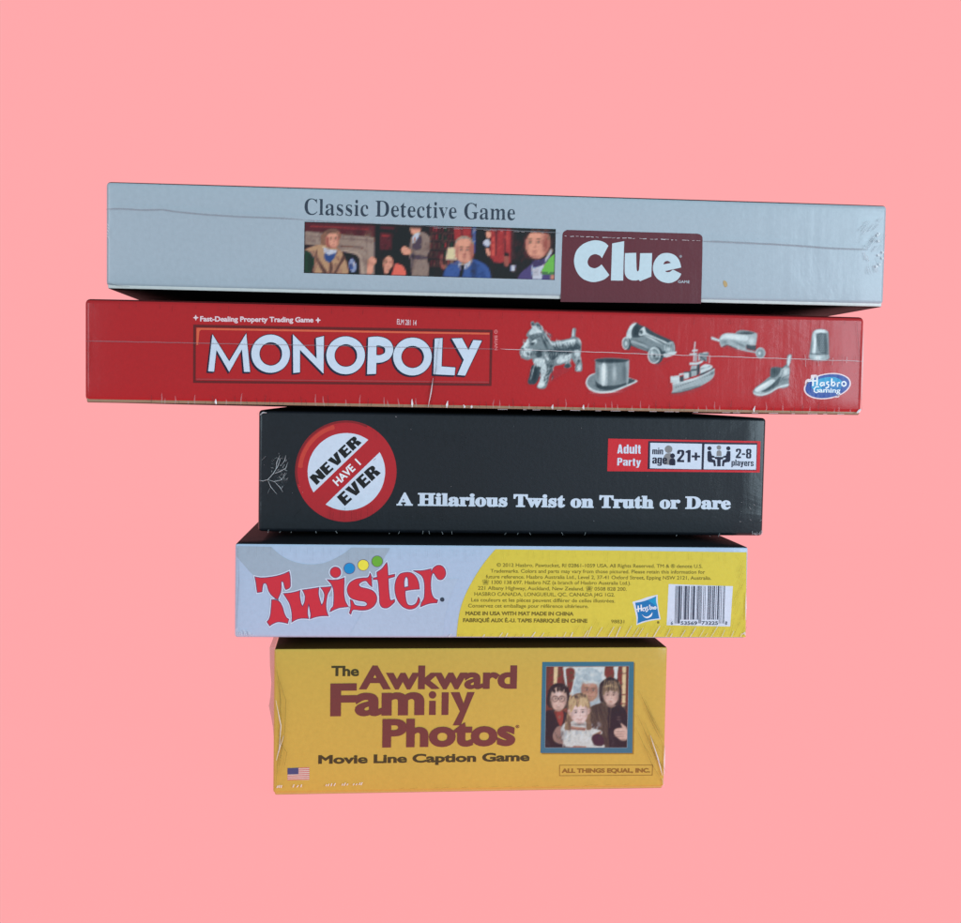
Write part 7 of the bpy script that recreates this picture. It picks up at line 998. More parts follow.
S paper_blue 3 0 4046,378* 4123,400 4206,430 4308,454* 4310,377 4324,293 4347,198* 4261,186 4177,167 4092,135* 4092,209 4072,292
S logo_blue_mid 4 0 4074,370* 4148,382 4219,406 4292,438* 4294,376 4312,293 4330,207* 4248,197 4171,179 4102,152* 4106,221 4090,298
S logo_blue_light 5 0 4207,394* 4290,430* 4294,376 4305,329 4256,364
P paper_white 6 0 4099,340 4103,274 4116,275 4112,340
P paper_white 6 0 4130,349 4134,283 4147,283 4143,350
P paper_white 7 0 4080,290 4115,302 4151,312 4148,321 4112,311 4077,299
P paper_white 6 0 4174,324 4152,316 4148,288 4171,280 4173,291 4157,293 4161,309 4177,314
P paper_white 6 0 4175,321 4178,288 4189,288 4186,322
P paper_white 6 0 4207,334 4188,327 4194,307 4207,302 4197,287 4184,283 4188,273 4204,279 4217,303 4201,314 4197,321 4211,323
P paper_white 6 0 4220,350 4224,299 4234,299 4231,350
P paper_white 6 0 4230,318 4242,324 4245,312 4229,305 4234,295 4255,307 4248,333 4226,328
P paper_white 6 0 4255,328 4260,299 4270,301 4266,329
S paper_white 6 0 4298,317 4297,310 4294,305 4290,301 4284,300 4279,301 4274,305 4271,310 4269,317 4270,323 4273,329 4278,332 4283,334 4289,332 4294,329 4297,323 ; 4288,317 4288,314 4287,312 4286,310 4284,310 4282,310 4280,312 4279,314 4279,317 4279,320 4280,322 4282,323 4283,324 4285,323 4287,322 4288,320
S paper_white 6 0 4146,254* 4170,231 4200,225 4229,239 4256,271* 4247,231 4206,210 4170,222
S olive_ink 3 0 4333,165 4332,160 4330,156 4325,153 4320,152 4315,153 4311,156 4308,160 4307,165 4308,170 4310,175 4315,178 4320,179 4325,178 4329,175 4332,171
part barcode
P paper_blue 3 0 4420,565 5097,546 5081,124 4410,136
P bar_ink 4 0 4492,546 4498,547 4497,155 4492,155
P bar_ink 4 0 4503,547 4509,547 4508,155 4503,155
P bar_ink 4 0 4514,547 4520,547 4519,155 4514,155
P bar_ink 4 0 4525,547 4547,547 4547,155 4525,155
P bar_ink 4 0 4553,547 4564,547 4563,195 4552,195
P bar_ink 4 0 4580,547 4585,547 4585,195 4580,195
P bar_ink 4 0 4591,547 4613,547 4613,195 4591,195
P bar_ink 4 0 4618,547 4624,547 4624,195 4618,195
P bar_ink 4 0 4629,547 4640,547 4640,195 4629,195
P bar_ink 4 0 4657,547 4662,547 4662,195 4656,195
P bar_ink 4 0 4668,547 4673,547 4673,195 4667,195
P bar_ink 4 0 4679,547 4700,547 4700,195 4678,195
P bar_ink 4 0 4717,548 4722,548 4722,195 4717,195
P bar_ink 4 0 4728,548 4739,548 4739,195 4728,195
P bar_ink 4 0 4744,548 4750,548 4750,156 4744,156
P bar_ink 4 0 4755,548 4761,548 4761,156 4755,156
P bar_ink 4 0 4766,548 4772,548 4772,156 4766,156
P bar_ink 4 0 4788,548 4794,548 4794,195 4788,195
P bar_ink 4 0 4805,548 4810,548 4810,195 4805,195
P bar_ink 4 0 4832,548 4838,548 4838,195 4832,195
P bar_ink 4 0 4843,548 4854,548 4854,195 4843,195
P bar_ink 4 0 4860,548 4871,548 4871,196 4860,196
P bar_ink 4 0 4882,548 4893,548 4893,196 4882,196
P bar_ink 4 0 4898,548 4909,548 4909,196 4898,196
P bar_ink 4 0 4920,549 4926,549 4926,196 4920,196
P bar_ink 4 0 4937,549 4953,549 4953,196 4937,196
P bar_ink 4 0 4959,549 4964,549 4964,156 4959,156
P bar_ink 4 0 4975,549 4981,549 4981,156 4975,156
P bar_ink 4 0 4997,549 5003,549 5003,156 4997,156
P bar_ink 4 0 5008,549 5014,549 5014,156 5008,156
T bar_ink 5 sans 0.02 4452 143 4473 141 36 |6
T bar_ink 5 sans 0.02 4556 143 4731 141 36 |53569
T bar_ink 5 sans 0.02 4777 144 4951 142 36 |73225
T bar_ink 5 sans 0.02 5024 144 5046 142 36 |8
box a
part title_lettering
T olive_dark 1 sans 0.035 574 1221 852 1219 106 |The
T brown_print 1 sans 0.042 853 1082 2472 1075 245 |Awkward
T brown_print 3 sans 0.042 567 808 1522 811 338 |Fam
P brown_print 1 0 1698,1045 1770,1045 1769,809 1699,809
P brown_print 1 0 1571,958 1639,958 1639,810 1571,811
S brown_print 1 0 1642,1019 1640,1004 1631,992 1619,983 1605,981 1590,984 1578,992 1569,1005 1566,1019 1569,1034 1577,1047 1589,1055 1604,1058 1618,1054 1631,1046 1639,1033
P brown_print 1 0 1790,1045 1880,1046 1925,928 1961,1045 2038,1045 1899,700 1816,699 1888,846
T brown_print 5 sans 0.042 1098 479 2467 480 296 |Photos
T brown_print 1 sans 0.02 2468 664 2507 663 31 |®
part tagline_lettering
T olive_dark 1 sans 0.04 451 318 2621 315 91 |Movie Line Caption Game
part flag
P flag_white 1 0 143,280 361,286 362,155 144,156
P flag_red 2 0 143,280 361,285 361,275 143,271
P flag_red 2 0 143,261 361,266 362,256 143,251
P flag_red 2 0 143,242 362,246 362,237 143,232
P flag_red 2 0 143,222 362,227 362,217 144,213
P flag_red 2 0 144,203 362,208 362,198 144,193
P flag_red 2 0 144,184 362,188 362,179 144,174
P flag_red 2 0 144,165 362,169 362,159 144,155
P flag_blue 3 0 143,280 252,283 253,216 144,215
part photo_frame
P print_ochre 1 0 2747,1338 3708,1338 3720,371 2748,385
P frame_blue 2 0 2734,1353 3696,1350 3704,385 2734,399
P frame_edge 3 0 2772,1310 3647,1308 3648,441 2778,453
part family_picture
I 4 84 82 0 0.87,0.785,0.955 2777,1305 3642,1303 3643,445 2782,457
161 161 170 156 167 184 114 97 98 43 41 49 75 50 52 175 179 189 44 42 50 54 50 57 60 48 51 191 194 205 89 55 55 144 150 165 160 166 179 115 58 56 123 75 71 96 80 75 181 182 188 111 92 81 46 43 51 135 98 93 156 129 126 65 55 57 70 60 59 194 197 209 187 161 135 85 77 80 45 42 49 180 156 159 172 142 139 46 43 50 170 163 168 82 70 67 189 191 199 49 44 50 208 181 151 104 85 79 193 159 156 179 147 144 162 148 151 60 52 56 157 155 162 177 152 125 61 54 62 198 166 163 189 164 169 135 86 80 162 173 190 210 186 191 96 87 92 49 46 53 198 201 215 150 160 178 168 178 195 174 131 122 168 144 117 55 46 50 130 105 105 150 146 154 201 173 175 118 112 119 51 48 55 97 71 58 48 42 48 190 150 150 186 188 196 112 68 62 139 65 63 68 59 63 139 111 109 73 63 61 47 44 52 163 125 111 77 66 63 168 173 183 175 150 151 46 42 48 102 57 53 136 115 98 176 172 177 200 173 145 133 130 136 76 64 71 149 126 106 128 106 91 45 42 50 120 97 86 151 138 141 176 184 199 165 136 133 88 75 70 145 120 119 106 61 56 152 111 103 183 185 193 184 190 204 205 180 184 120 60 58 65 47 62 52 43 47 186 155 151
76 76 76 76 91 13 13 96 45 45 45 45 65 96 13 91 91 85 19 19 19 19 56 19 19 19 14 85 19 19 19 19 19 19 19 19 19 56 56 56 19 19 19 19 19 19 19 56 90 90 90 90 90 90 90 90 90 90 90 85 91 91 91 91 76 91 91 91 85 19 19 68 90 14 13 13 96 45 45 45 45 91 91 91
76 76 76 76 91 13 96 14 24 34 34 79 45 96 96 13 65 30 9 94 94 64 78 38 86 38 78 32 50 9 9 9 23 94 94 9 94 9 9 9 9 94 64 94 94 94 9 23 23 23 50 23 23 23 50 23 23 23 50 86 91 76 91 91 76 91 91 65 30 50 23 23 93 14 96 13 14 54 79 79 24 65 91 91
76 76 76 76 91 13 13 14 24 34 79 24 14 96 96 13 96 30 23 23 30 19 14 96 96 96 14 90 64 23 9 9 87 52 94 9 94 94 94 94 87 46 46 46 52 46 46 87 23 50 50 50 23 9 9 50 50 50 23 68 91 91 13 96 96 91 61 65 78 50 50 50 30 96 91 61 65 41 34 34 24 65 76 76
76 76 76 76 13 13 13 14 24 34 79 24 14 96 13 91 13 38 23 64 19 96 13 13 96 13 96 96 90 23 23 23 52 46 87 94 94 87 52 52 46 46 46 46 46 46 1 46 52 52 87 87 9 50 23 23 50 50 23 19 76 13 96 13 61 61 96 13 38 23 23 9 30 65 61 91 96 41 34 79 24 65 91 91
91 91 76 91 96 13 13 14 79 79 34 24 14 65 61 91 96 68 9 5 14 96 96 96 96 96 13 96 45 16 50 23 52 52 87 94 87 46 46 46 1 46 46 46 46 52 46 46 52 1 51 46 94 50 50 50 9 50 23 85 76 96 13 13 91 13 96 13 90 50 50 23 86 91 13 13 96 24 34 34 24 65 76 76
91 91 76 91 96 13 13 14 24 79 34 24 65 61 65 13 13 19 23 64 45 96 96 13 91 61 91 96 14 30 94 23 9 94 94 87 52 46 52 87 46 46 46 46 46 52 52 52 87 46 51 1 46 9 50 9 94 9 32 14 13 96 13 13 13 13 96 96 45 32 23 9 90 13 13 96 96 71 79 34 24 91 76 91
76 76 76 91 96 96 13 14 79 34 79 24 65 13 96 13 13 45 23 64 45 96 96 13 61 61 61 65 14 38 87 87 94 23 94 87 87 52 52 87 52 52 46 1 46 87 87 87 52 52 46 46 46 46 94 52 52 94 16 14 96 96 13 13 13 96 96 96 65 64 50 23 90 13 13 91 61 82 79 34 41 91 76 76
76 76 91 13 96 96 13 14 79 34 34 41 14 91 61 91 13 14 9 9 19 96 96 91 91 61 61 65 19 57 52 52 52 94 94 94 87 87 52 87 52 52 52 46 52 94 94 94 94 87 87 87 52 46 52 46 46 94 16 14 13 13 13 96 96 13 13 13 65 30 23 50 19 13 91 61 91 45 19 19 19 65 76 76
76 76 91 13 13 91 61 45 79 34 34 24 65 61 61 91 96 14 64 23 68 13 13 13 91 13 96 65 56 40 46 46 52 87 87 87 52 46 46 1 51 1 52 52 87 9 23 9 94 87 87 87 87 46 1 52 94 23 93 14 96 13 13 13 13 96 96 65 65 78 50 50 19 13 13 96 96 71 24 24 41 65 76 76
76 76 76 13 91 61 13 45 79 34 34 41 61 61 61 13 96 65 78 94 90 13 13 91 13 13 96 65 2 0 46 46 46 52 52 52 46 52 1 51 51 1 46 52 87 9 23 94 94 87 87 52 52 52 1 52 9 23 9 68 96 96 96 96 91 65 61 61 14 64 50 23 19 96 96 96 96 54 79 34 24 65 76 76
91 76 76 13 13 96 96 45 79 34 34 54 61 61 96 96 13 91 30 50 38 13 61 91 13 13 91 61 17 73 87 52 46 46 46 46 46 46 1 51 1 1 1 46 52 87 94 94 87 52 52 46 46 46 46 52 94 23 23 78 45 96 13 91 61 61 65 96 45 32 50 9 19 13 96 96 96 41 34 34 24 65 76 76
91 76 91 13 96 96 13 45 79 34 79 71 65 96 13 96 13 91 86 50 38 61 61 13 13 91 91 96 45 93 94 46 46 46 52 87 87 46 51 51 1 1 46 46 46 52 87 87 52 52 52 46 46 46 46 52 94 50 50 23 74 65 76 69 22 4 10 76 19 93 50 23 90 96 13 13 96 41 34 34 24 65 76 91
91 91 91 13 96 96 96 45 79 34 34 71 96 96 96 96 13 91 90 9 30 65 13 96 13 13 96 14 68 94 52 46 46 46 87 94 94 52 51 1 51 51 46 46 46 52 52 87 52 52 52 46 46 46 46 52 87 50 50 64 57 72 55 98 98 98 8 55 39 2 73 64 35 96 13 13 96 41 34 34 24 65 76 76
76 91 13 13 96 13 96 45 24 34 34 71 96 13 13 13 13 76 56 32 93 14 96 91 61 65 65 85 30 9 46 1 52 52 87 87 87 87 46 46 51 51 1 46 46 52 87 87 52 46 52 46 46 46 1 46 52 23 5 90 31 21 98 98 98 55 21 98 98 72 81 59 10 65 96 13 96 41 34 34 24 91 76 91
76 76 91 13 96 13 13 45 24 34 34 92 13 13 13 96 91 76 65 16 64 45 91 61 91 61 35 68 16 94 46 51 52 87 52 52 52 5 87 87 52 46 46 52 52 87 94 94 87 46 46 46 1 51 51 1 46 11 25 17 69 67 8 22 72 72 89 72 22 89 21 21 8 91 96 13 96 41 34 34 24 65 76 91
91 91 91 13 96 91 61 45 34 34 34 92 13 13 13 96 76 76 91 30 9 45 91 91 61 61 14 68 94 87 46 51 51 1 1 46 12 12 73 87 5 78 16 64 94 94 94 94 94 87 52 73 1 51 1 1 80 42 39 17 22 31 72 17 17 15 35 35 15 85 89 72 98 61 45 96 96 41 34 34 24 65 91 91
76 76 13 13 13 61 91 45 79 24 79 19 13 13 13 13 91 76 76 86 9 19 96 91 91 13 96 90 94 52 46 1 51 51 1 1 0 40 30 16 93 16 16 64 94 94 64 93 93 94 94 87 73 1 1 80 42 62 22 15 22 35 31 17 35 35 35 15 89 83 85 17 98 15 19 96 96 71 34 34 24 65 91 76
76 76 13 65 13 13 13 19 54 85 35 21 8 8 8 4 4 10 76 56 9 19 96 96 13 13 96 86 94 46 46 46 51 51 1 12 40 86 88 74 78 78 27 27 27 27 27 74 27 78 5 5 73 12 11 81 98 55 72 15 69 17 72 35 35 83 35 35 89 83 85 77 8 17 17 96 13 92 24 34 24 65 91 76
76 91 13 91 13 13 91 10 8 33 62 62 98 98 98 98 98 55 21 15 78 90 96 96 96 13 96 38 87 52 87 87 46 46 1 73 57 92 71 53 53 53 28 28 28 53 53 53 53 53 53 40 30 12 59 55 98 55 89 15 31 83 31 17 85 82 85 83 89 83 85 83 89 89 15 65 61 83 24 79 41 65 76 76
91 76 13 91 61 91 4 55 62 62 62 98 55 98 8 98 98 55 39 22 59 90 96 91 13 13 14 78 52 46 87 87 87 46 46 73 20 92 92 71 53 53 53 28 28 53 53 53 53 53 71 88 0 0 25 39 55 39 15 17 85 82 77 82 82 54 83 82 89 85 77 85 17 69 31 15 61 54 79 34 24 65 76 91
76 76 91 61 61 4 8 55 98 33 33 8 55 98 39 98 62 39 55 21 39 2 91 61 91 96 45 5 51 51 46 52 52 52 46 12 90 92 92 71 71 71 53 53 53 53 53 53 71 71 92 90 38 0 25 67 8 72 85 83 82 54 82 77 77 82 17 82 85 77 82 83 83 31 22 31 96 41 34 34 24 65 76 76
76 76 61 13 10 55 55 33 55 89 56 89 21 31 81 8 55 8 98 39 98 8 22 76 13 13 68 87 51 51 51 46 46 52 12 57 92 92 68 19 85 35 85 92 71 71 92 92 92 92 92 92 86 57 81 67 39 89 85 85 77 83 17 31 17 83 15 83 35 83 82 83 77 35 21 69 13 41 34 34 79 14 76 91
91 76 13 76 8 55 98 55 22 90 99 69 55 81 69 39 55 39 55 55 98 98 55 76 13 96 86 94 51 51 1 1 51 1 51 57 92 92 92 92 92 19 19 92 92 92 19 85 17 85 19 92 20 86 81 67 39 89 35 35 83 85 17 69 17 17 15 17 89 17 77 17 17 17 21 21 76 41 34 34 24 65 76 76
76 76 76 4 55 39 55 8 55 15 99 69 98 89 69 39 55 21 2 55 98 98 98 10 96 96 78 94 1 1 1 51 51 51 51 57 92 68 92 92 90 25 56 92 92 92 92 56 83 92 92 92 90 80 81 21 39 35 35 17 85 85 85 31 17 85 15 17 35 35 83 17 35 85 21 21 4 71 34 34 24 65 76 76
76 91 4 98 55 21 67 8 98 21 99 15 8 2 35 81 21 89 20 8 98 98 98 8 13 45 23 9 46 46 1 51 11 51 51 57 92 68 92 92 92 17 68 92 92 92 92 2 48 20 92 92 90 80 81 39 21 15 35 85 85 85 17 89 77 20 83 85 83 17 83 85 35 85 31 67 4 71 34 34 24 65 91 76
76 76 4 98 55 69 2 89 8 21 74 20 2 74 88 56 2 56 90 21 55 55 98 55 13 90 9 94 46 1 1 1 51 51 12 57 92 92 92 92 92 92 92 92 71 92 92 92 92 71 92 92 90 80 81 39 67 35 17 85 77 88 77 85 28 74 74 88 20 83 77 20 68 85 89 69 4 71 79 79 24 65 76 91
76 76 4 98 55 31 20 20 48 2 27 58 27 58 43 27 37 99 90 35 15 8 98 55 2 78 32 94 46 46 46 46 46 12 12 80 68 92 71 71 71 71 92 92 53 71 92 92 71 71 71 92 90 86 67 8 67 15 17 83 20 20 68 68 88 99 36 88 56 2 90 88 88 83 15 72 4 71 34 34 24 65 76 76
76 76 8 98 39 15 28 99 28 74 58 58 95 95 95 58 43 36 28 88 90 21 98 55 57 32 16 94 73 51 57 90 68 83 83 35 15 83 71 71 71 53 53 71 71 71 71 53 53 53 71 92 20 57 67 39 67 15 85 83 28 28 88 88 28 99 99 28 20 90 88 28 88 90 15 69 8 82 79 79 24 65 91 76
91 76 55 98 39 2 37 99 36 43 58 95 95 95 95 58 43 43 99 37 88 31 98 98 80 58 30 32 57 68 85 85 85 83 83 17 72 17 83 85 19 53 53 53 53 53 53 53 53 53 71 71 20 57 25 21 67 25 83 82 28 28 2 90 28 99 37 28 2 90 88 28 88 20 31 67 8 14 45 45 45 65 76 76
91 10 98 98 21 56 28 28 20 90 88 27 58 58 36 88 90 20 37 37 28 35 98 98 85 41 86 86 83 17 89 35 77 82 77 83 35 17 85 15 17 54 71 71 71 53 53 53 53 53 71 71 86 57 25 67 21 89 90 88 28 28 56 88 37 99 37 37 56 20 37 37 88 90 69 39 8 92 41 41 54 65 91 76
76 10 98 55 22 90 88 56 56 56 56 2 28 36 56 2 56 56 2 88 28 2 55 98 83 71 85 77 82 15 69 89 35 77 83 77 83 83 77 15 85 82 71 92 92 92 71 71 71 71 71 20 86 11 48 67 39 81 56 88 37 99 36 36 36 58 36 43 36 36 99 37 88 90 69 55 8 82 34 34 24 65 91 91
91 4 98 55 69 90 90 90 28 88 20 88 56 20 90 88 20 88 20 68 88 2 39 55 54 82 83 54 41 17 31 15 15 83 77 54 82 71 54 77 82 82 82 71 71 71 71 53 71 71 71 86 57 40 59 21 55 69 2 88 37 36 43 43 43 58 36 43 43 36 63 28 88 68 69 55 55 82 79 34 24 65 76 91
76 4 98 55 72 90 56 20 28 90 25 28 2 48 88 59 48 28 88 2 88 56 21 21 41 82 71 54 41 82 83 83 83 77 82 24 24 41 41 41 54 54 82 92 71 71 71 71 71 71 86 40 40 12 80 21 55 67 15 88 28 63 43 43 43 36 37 36 36 36 63 37 88 68 72 55 8 71 79 34 24 65 76 91
76 4 98 55 31 68 68 68 37 28 20 37 56 90 20 88 20 37 88 56 88 2 21 89 54 71 41 54 54 54 71 82 82 71 54 24 24 41 41 24 41 41 82 77 92 71 71 71 71 38 12 0 0 12 11 67 98 39 81 68 37 36 43 43 58 58 58 58 43 36 63 63 88 2 69 55 8 71 34 34 24 65 76 76
76 4 98 55 31 56 88 56 88 99 37 90 28 36 56 37 36 28 68 90 88 2 21 83 54 54 41 41 54 54 54 82 71 54 54 24 24 41 41 41 24 41 82 77 77 92 71 20 38 12 12 0 51 1 1 48 98 7 69 35 88 36 43 43 36 63 36 43 43 43 99 99 20 15 22 8 4 71 34 34 24 65 76 76
76 4 98 55 69 35 20 88 90 56 68 28 43 43 37 90 56 56 88 88 88 35 22 82 54 54 41 41 82 54 41 82 71 82 54 24 24 41 24 41 24 41 41 82 90 38 40 0 12 12 12 12 1 1 46 80 67 39 69 31 56 36 43 36 63 53 53 63 43 43 36 99 2 72 21 55 4 71 34 34 79 14 76 76
76 4 62 55 22 15 20 37 63 36 43 43 43 74 99 36 36 63 63 28 20 15 69 82 41 41 41 41 71 54 41 77 82 82 41 24 24 41 24 41 41 41 24 77 90 51 1 46 1 1 1 1 1 46 46 80 48 25 31 72 72 90 36 99 99 37 37 99 43 43 36 90 72 22 8 55 10 71 79 34 79 14 76 91
76 4 98 98 21 89 90 37 36 43 43 58 58 43 43 43 36 36 63 28 90 15 72 82 41 54 54 41 54 41 41 77 82 71 41 24 24 41 24 41 54 54 41 82 77 11 51 1 1 51 51 51 11 80 59 25 72 31 89 89 72 15 88 99 37 37 99 36 36 99 68 69 21 21 8 8 76 14 45 19 45 65 76 91
76 10 55 98 21 31 56 37 36 43 36 43 36 36 36 36 43 43 99 28 2 89 31 82 41 54 54 54 54 41 54 83 77 54 24 24 24 41 41 24 71 54 41 54 77 11 51 1 1 11 59 48 31 72 69 22 22 69 31 31 31 35 68 20 88 28 28 37 28 68 31 21 39 39 8 8 10 19 54 54 82 91 76 76
91 91 4 98 39 72 35 37 36 36 63 63 44 58 44 63 36 36 99 20 15 31 89 77 54 71 71 54 41 24 99 77 77 54 24 58 79 41 41 24 82 54 54 54 83 57 11 57 2 25 69 22 69 69 69 22 69 69 31 31 31 89 2 68 68 90 20 90 90 68 56 31 39 7 60 49 39 83 79 41 82 10 10 76
76 91 76 8 8 22 31 20 36 36 36 37 28 28 37 36 36 36 37 2 72 72 89 83 54 82 54 54 41 43 47 88 82 24 43 95 95 24 24 43 20 82 71 54 83 80 59 89 69 69 22 22 69 69 22 69 69 22 69 72 72 31 89 35 56 68 68 68 68 2 31 60 49 60 33 70 70 42 82 68 17 4 4 10
91 91 76 10 4 22 69 35 99 36 99 37 37 28 37 36 36 36 20 89 69 72 15 83 54 71 54 54 24 95 47 58 44 47 95 47 47 95 95 58 74 28 77 54 83 17 89 69 69 22 22 22 69 69 21 22 69 72 69 22 69 31 69 22 42 89 17 35 31 7 33 75 33 33 33 70 70 70 39 25 89 4 4 10
91 76 76 76 91 91 61 10 68 99 36 99 37 37 37 37 99 28 35 61 65 65 15 77 54 71 54 54 43 47 47 47 95 47 47 47 95 95 95 58 44 27 20 37 20 85 89 69 69 22 21 22 69 69 22 21 22 72 69 69 69 31 69 21 84 7 72 7 84 26 62 75 75 62 75 29 18 18 29 60 72 4 4 10
91 91 76 10 10 10 10 69 72 56 88 88 88 88 88 28 20 45 65 14 14 65 85 88 37 54 54 41 44 44 74 27 44 95 95 44 86 90 90 38 27 74 28 37 37 68 15 69 69 69 22 21 69 69 69 39 22 72 72 69 22 31 69 21 84 39 67 49 3 75 62 75 75 62 62 29 70 18 29 75 7 4 10 10
76 4 55 33 49 7 7 7 42 89 19 71 20 88 20 92 45 65 65 65 65 91 90 99 36 41 54 99 27 86 86 38 44 95 47 58 44 27 27 44 44 27 74 37 88 68 35 69 69 22 22 39 72 69 22 39 21 69 72 22 22 72 31 21 18 39 22 84 26 62 75 26 26 62 29 29 18 70 70 70 18 21 76 76
4 49 70 84 70 49 60 49 39 65 14 14 45 45 45 45 66 91 21 10 65 91 68 37 37 24 41 27 44 27 20 86 44 58 95 44 27 2 80 27 44 27 74 37 28 56 35 72 69 69 69 39 22 72 22 22 21 22 31 69 22 69 31 39 3 7 21 84 29 75 26 84 29 75 75 26 84 18 18 18 84 33 10 91
29 6 84 6 70 70 70 70 55 76 13 96 66 66 66 66 66 66 4 49 69 10 83 88 28 99 74 27 27 27 48 59 44 95 58 44 44 59 86 44 44 27 74 99 37 85 89 89 69 72 22 21 22 31 69 69 39 22 72 72 69 22 72 22 6 39 39 84 29 26 84 84 84 29 26 26 6 18 18 84 3 84 4 91
84 6 6 3 3 70 33 70 33 10 91 96 66 66 66 66 66 66 10 60 7 21 85 20 37 99 74 74 44 44 44 44 95 95 47 58 47 95 58 95 58 27 74 99 20 35 72 15 72 31 69 22 21 89 69 69 21 22 69 31 69 22 69 69 84 21 39 84 84 6 84 84 84 84 18 84 3 29 62 75 3 6 8 76
18 3 3 3 6 29 62 26 29 8 76 96 66 66 66 66 66 66 76 7 7 72 83 82 99 99 74 27 44 95 47 47 47 47 47 58 47 95 95 95 58 27 28 90 83 17 72 31 89 72 69 69 39 89 69 69 22 22 22 31 72 69 69 22 70 21 60 84 84 84 18 18 18 18 18 84 84 62 62 62 84 3 29 10
18 6 6 3 3 26 62 26 29 98 10 96 66 66 45 66 66 66 76 7 7 89 77 85 82 88 74 74 44 58 58 58 95 95 58 27 58 58 58 58 43 27 28 77 83 17 72 69 89 31 72 69 21 31 89 69 69 22 69 72 72 69 69 21 49 22 60 84 6 6 84 84 18 18 84 84 18 29 62 29 84 3 84 4
70 18 84 18 18 75 75 75 75 62 4 96 66 45 45 45 66 66 10 7 7 15 77 85 83 68 28 74 43 58 58 95 95 47 95 58 47 95 58 58 43 36 88 83 83 35 31 69 72 31 31 22 21 69 15 22 69 69 69 22 31 69 69 39 49 69 49 18 18 84 18 70 7 42 67 42 60 70 75 75 6 6 6 4
70 18 18 18 84 75 62 29 75 62 55 76 66 45 45 45 66 66 10 7 39 35 77 17 85 83 88 27 43 58 95 47 47 47 47 95 47 95 95 95 58 44 90 83 83 35 89 69 72 31 31 69 22 22 15 72 69 69 69 22 31 72 69 39 70 72 49 18 18 6 18 70 7 67 81 67 7 18 84 29 18 18 18 4
84 3 6 84 29 75 62 75 26 75 62 4 66 66 45 66 66 66 4 39 42 15 83 17 85 85 90 44 58 95 95 58 43 44 95 95 44 44 58 95 95 27 77 83 85 35 31 72 31 69 31 69 22 22 89 89 69 69 69 22 69 72 22 7 18 22 60 18 18 6 6 84 18 70 70 70 6 6 6 18 70 18 70 8
3 3 6 6 26 62 62 75 29 29 29 8 96 66 66 66 66 66 4 42 72 15 85 17 85 85 83 20 44 95 95 58 43 63 63 63 63 58 95 95 95 20 83 85 85 35 72 72 89 69 72 72 69 22 72 15 72 72 69 22 69 31 69 7 70 22 49 18 84 84 84 70 39 81 31 81 42 60 6 18 6 6 84 8
18 18 18 6 26 75 75 29 29 29 33 60 76 66 66 66 66 66 8 39 15 15 17 35 85 17 83 68 74 95 47 95 95 58 44 44 44 95 47 95 27 77 85 85 85 35 31 72 89 69 69 31 72 72 72 89 31 72 72 69 69 72 31 39 18 22 49 18 6 84 84 84 70 60 7 42 7 49 18 84 84 84 84 8
3 18 6 6 26 26 26 84 84 29 49 60 4 66 66 66 66 96 8 39 85 17 85 35 17 85 86 30 16 16 95 95 58 58 95 58 58 47 47 95 30 77 85 85 85 17 89 72 31 72 22 31 89 25 25 89 89 31 31 69 69 69 89 39 84 22 49 18 84 84 84 84 6 18 49 7 7 70 6 3 3 6 3 33
84 3 6 84 84 29 84 6 84 29 49 49 33 13 66 66 66 13 60 81 82 20 83 35 35 2 78 78 78 78 78 78 27 27 27 27 27 44 44 78 78 86 85 85 83 85 35 31 69 89 69 72 25 2 2 48 89 31 72 72 72 22 89 21 70 69 49 84 18 18 18 84 3 84 60 7 42 7 6 6 3 6 6 33
6 3 84 84 84 84 84 84 29 29 49 70 29 4 66 66 66 10 81 57 20 82 83 17 35 2 30 78 30 40 57 57 86 86 20 20 86 86 86 38 40 86 17 85 85 85 17 48 72 72 69 69 25 59 59 2 48 89 69 31 72 72 89 69 70 72 33 3 18 18 18 18 3 3 70 49 25 68 42 18 6 6 6 33
3 6 84 84 29 29 84 84 29 62 33 29 18 55 96 66 66 81 86 16 82 77 83 17 15 35 38 0 40 57 80 80 80 59 59 59 80 80 80 80 86 80 35 17 17 17 17 59 25 22 72 72 25 2 59 59 48 15 72 72 72 72 31 72 70 22 29 6 18 18 6 84 3 3 84 84 67 28 88 25 49 84 6 33
84 3 6 6 75 29 84 84 84 29 75 29 18 7 72 66 65 59 16 16 82 77 83 85 35 17 40 78 78 73 0 40 40 57 57 57 40 40 40 40 40 86 35 17 17 17 17 59 25 67 31 72 25 2 59 59 48 15 31 69 31 31 69 72 49 22 49 3 84 6 3 84 84 3 18 18 49 2 99 37 2 7 84 33
70 3 3 6 75 29 6 3 84 29 29 60 25 2 56 56 2 40 64 78 77 83 83 85 35 35 90 88 74 27 30 78 78 16 16 16 64 32 32 16 73 57 17 17 17 17 17 35 67 25 25 31 2 59 48 2 48 15 31 21 31 31 69 69 49 22 70 3 84 6 84 84 18 84 18 70 60 81 28 36 37 90 42 29
60 70 84 6 29 29 6 3 84 18 49 15 68 68 68 68 86 0 93 38 77 83 83 85 17 35 19 92 92 71 71 71 71 71 20 20 88 28 74 30 30 38 17 17 17 17 85 2 25 59 25 48 80 59 25 15 15 89 31 22 31 31 72 22 60 22 70 84 84 6 6 84 70 60 42 81 25 48 20 36 36 99 68 60
7 60 84 84 84 29 6 6 6 70 25 56 68 68 68 68 40 73 93 40 77 83 83 85 17 35 19 19 19 19 19 92 92 92 92 92 92 92 19 19 92 86 85 17 35 17 83 78 40 80 2 2 80 2 72 31 89 72 31 69 31 72 31 22 49 70 6 18 26 26 70 67 2 20 88 37 99 36 36 36 43 36 37 31
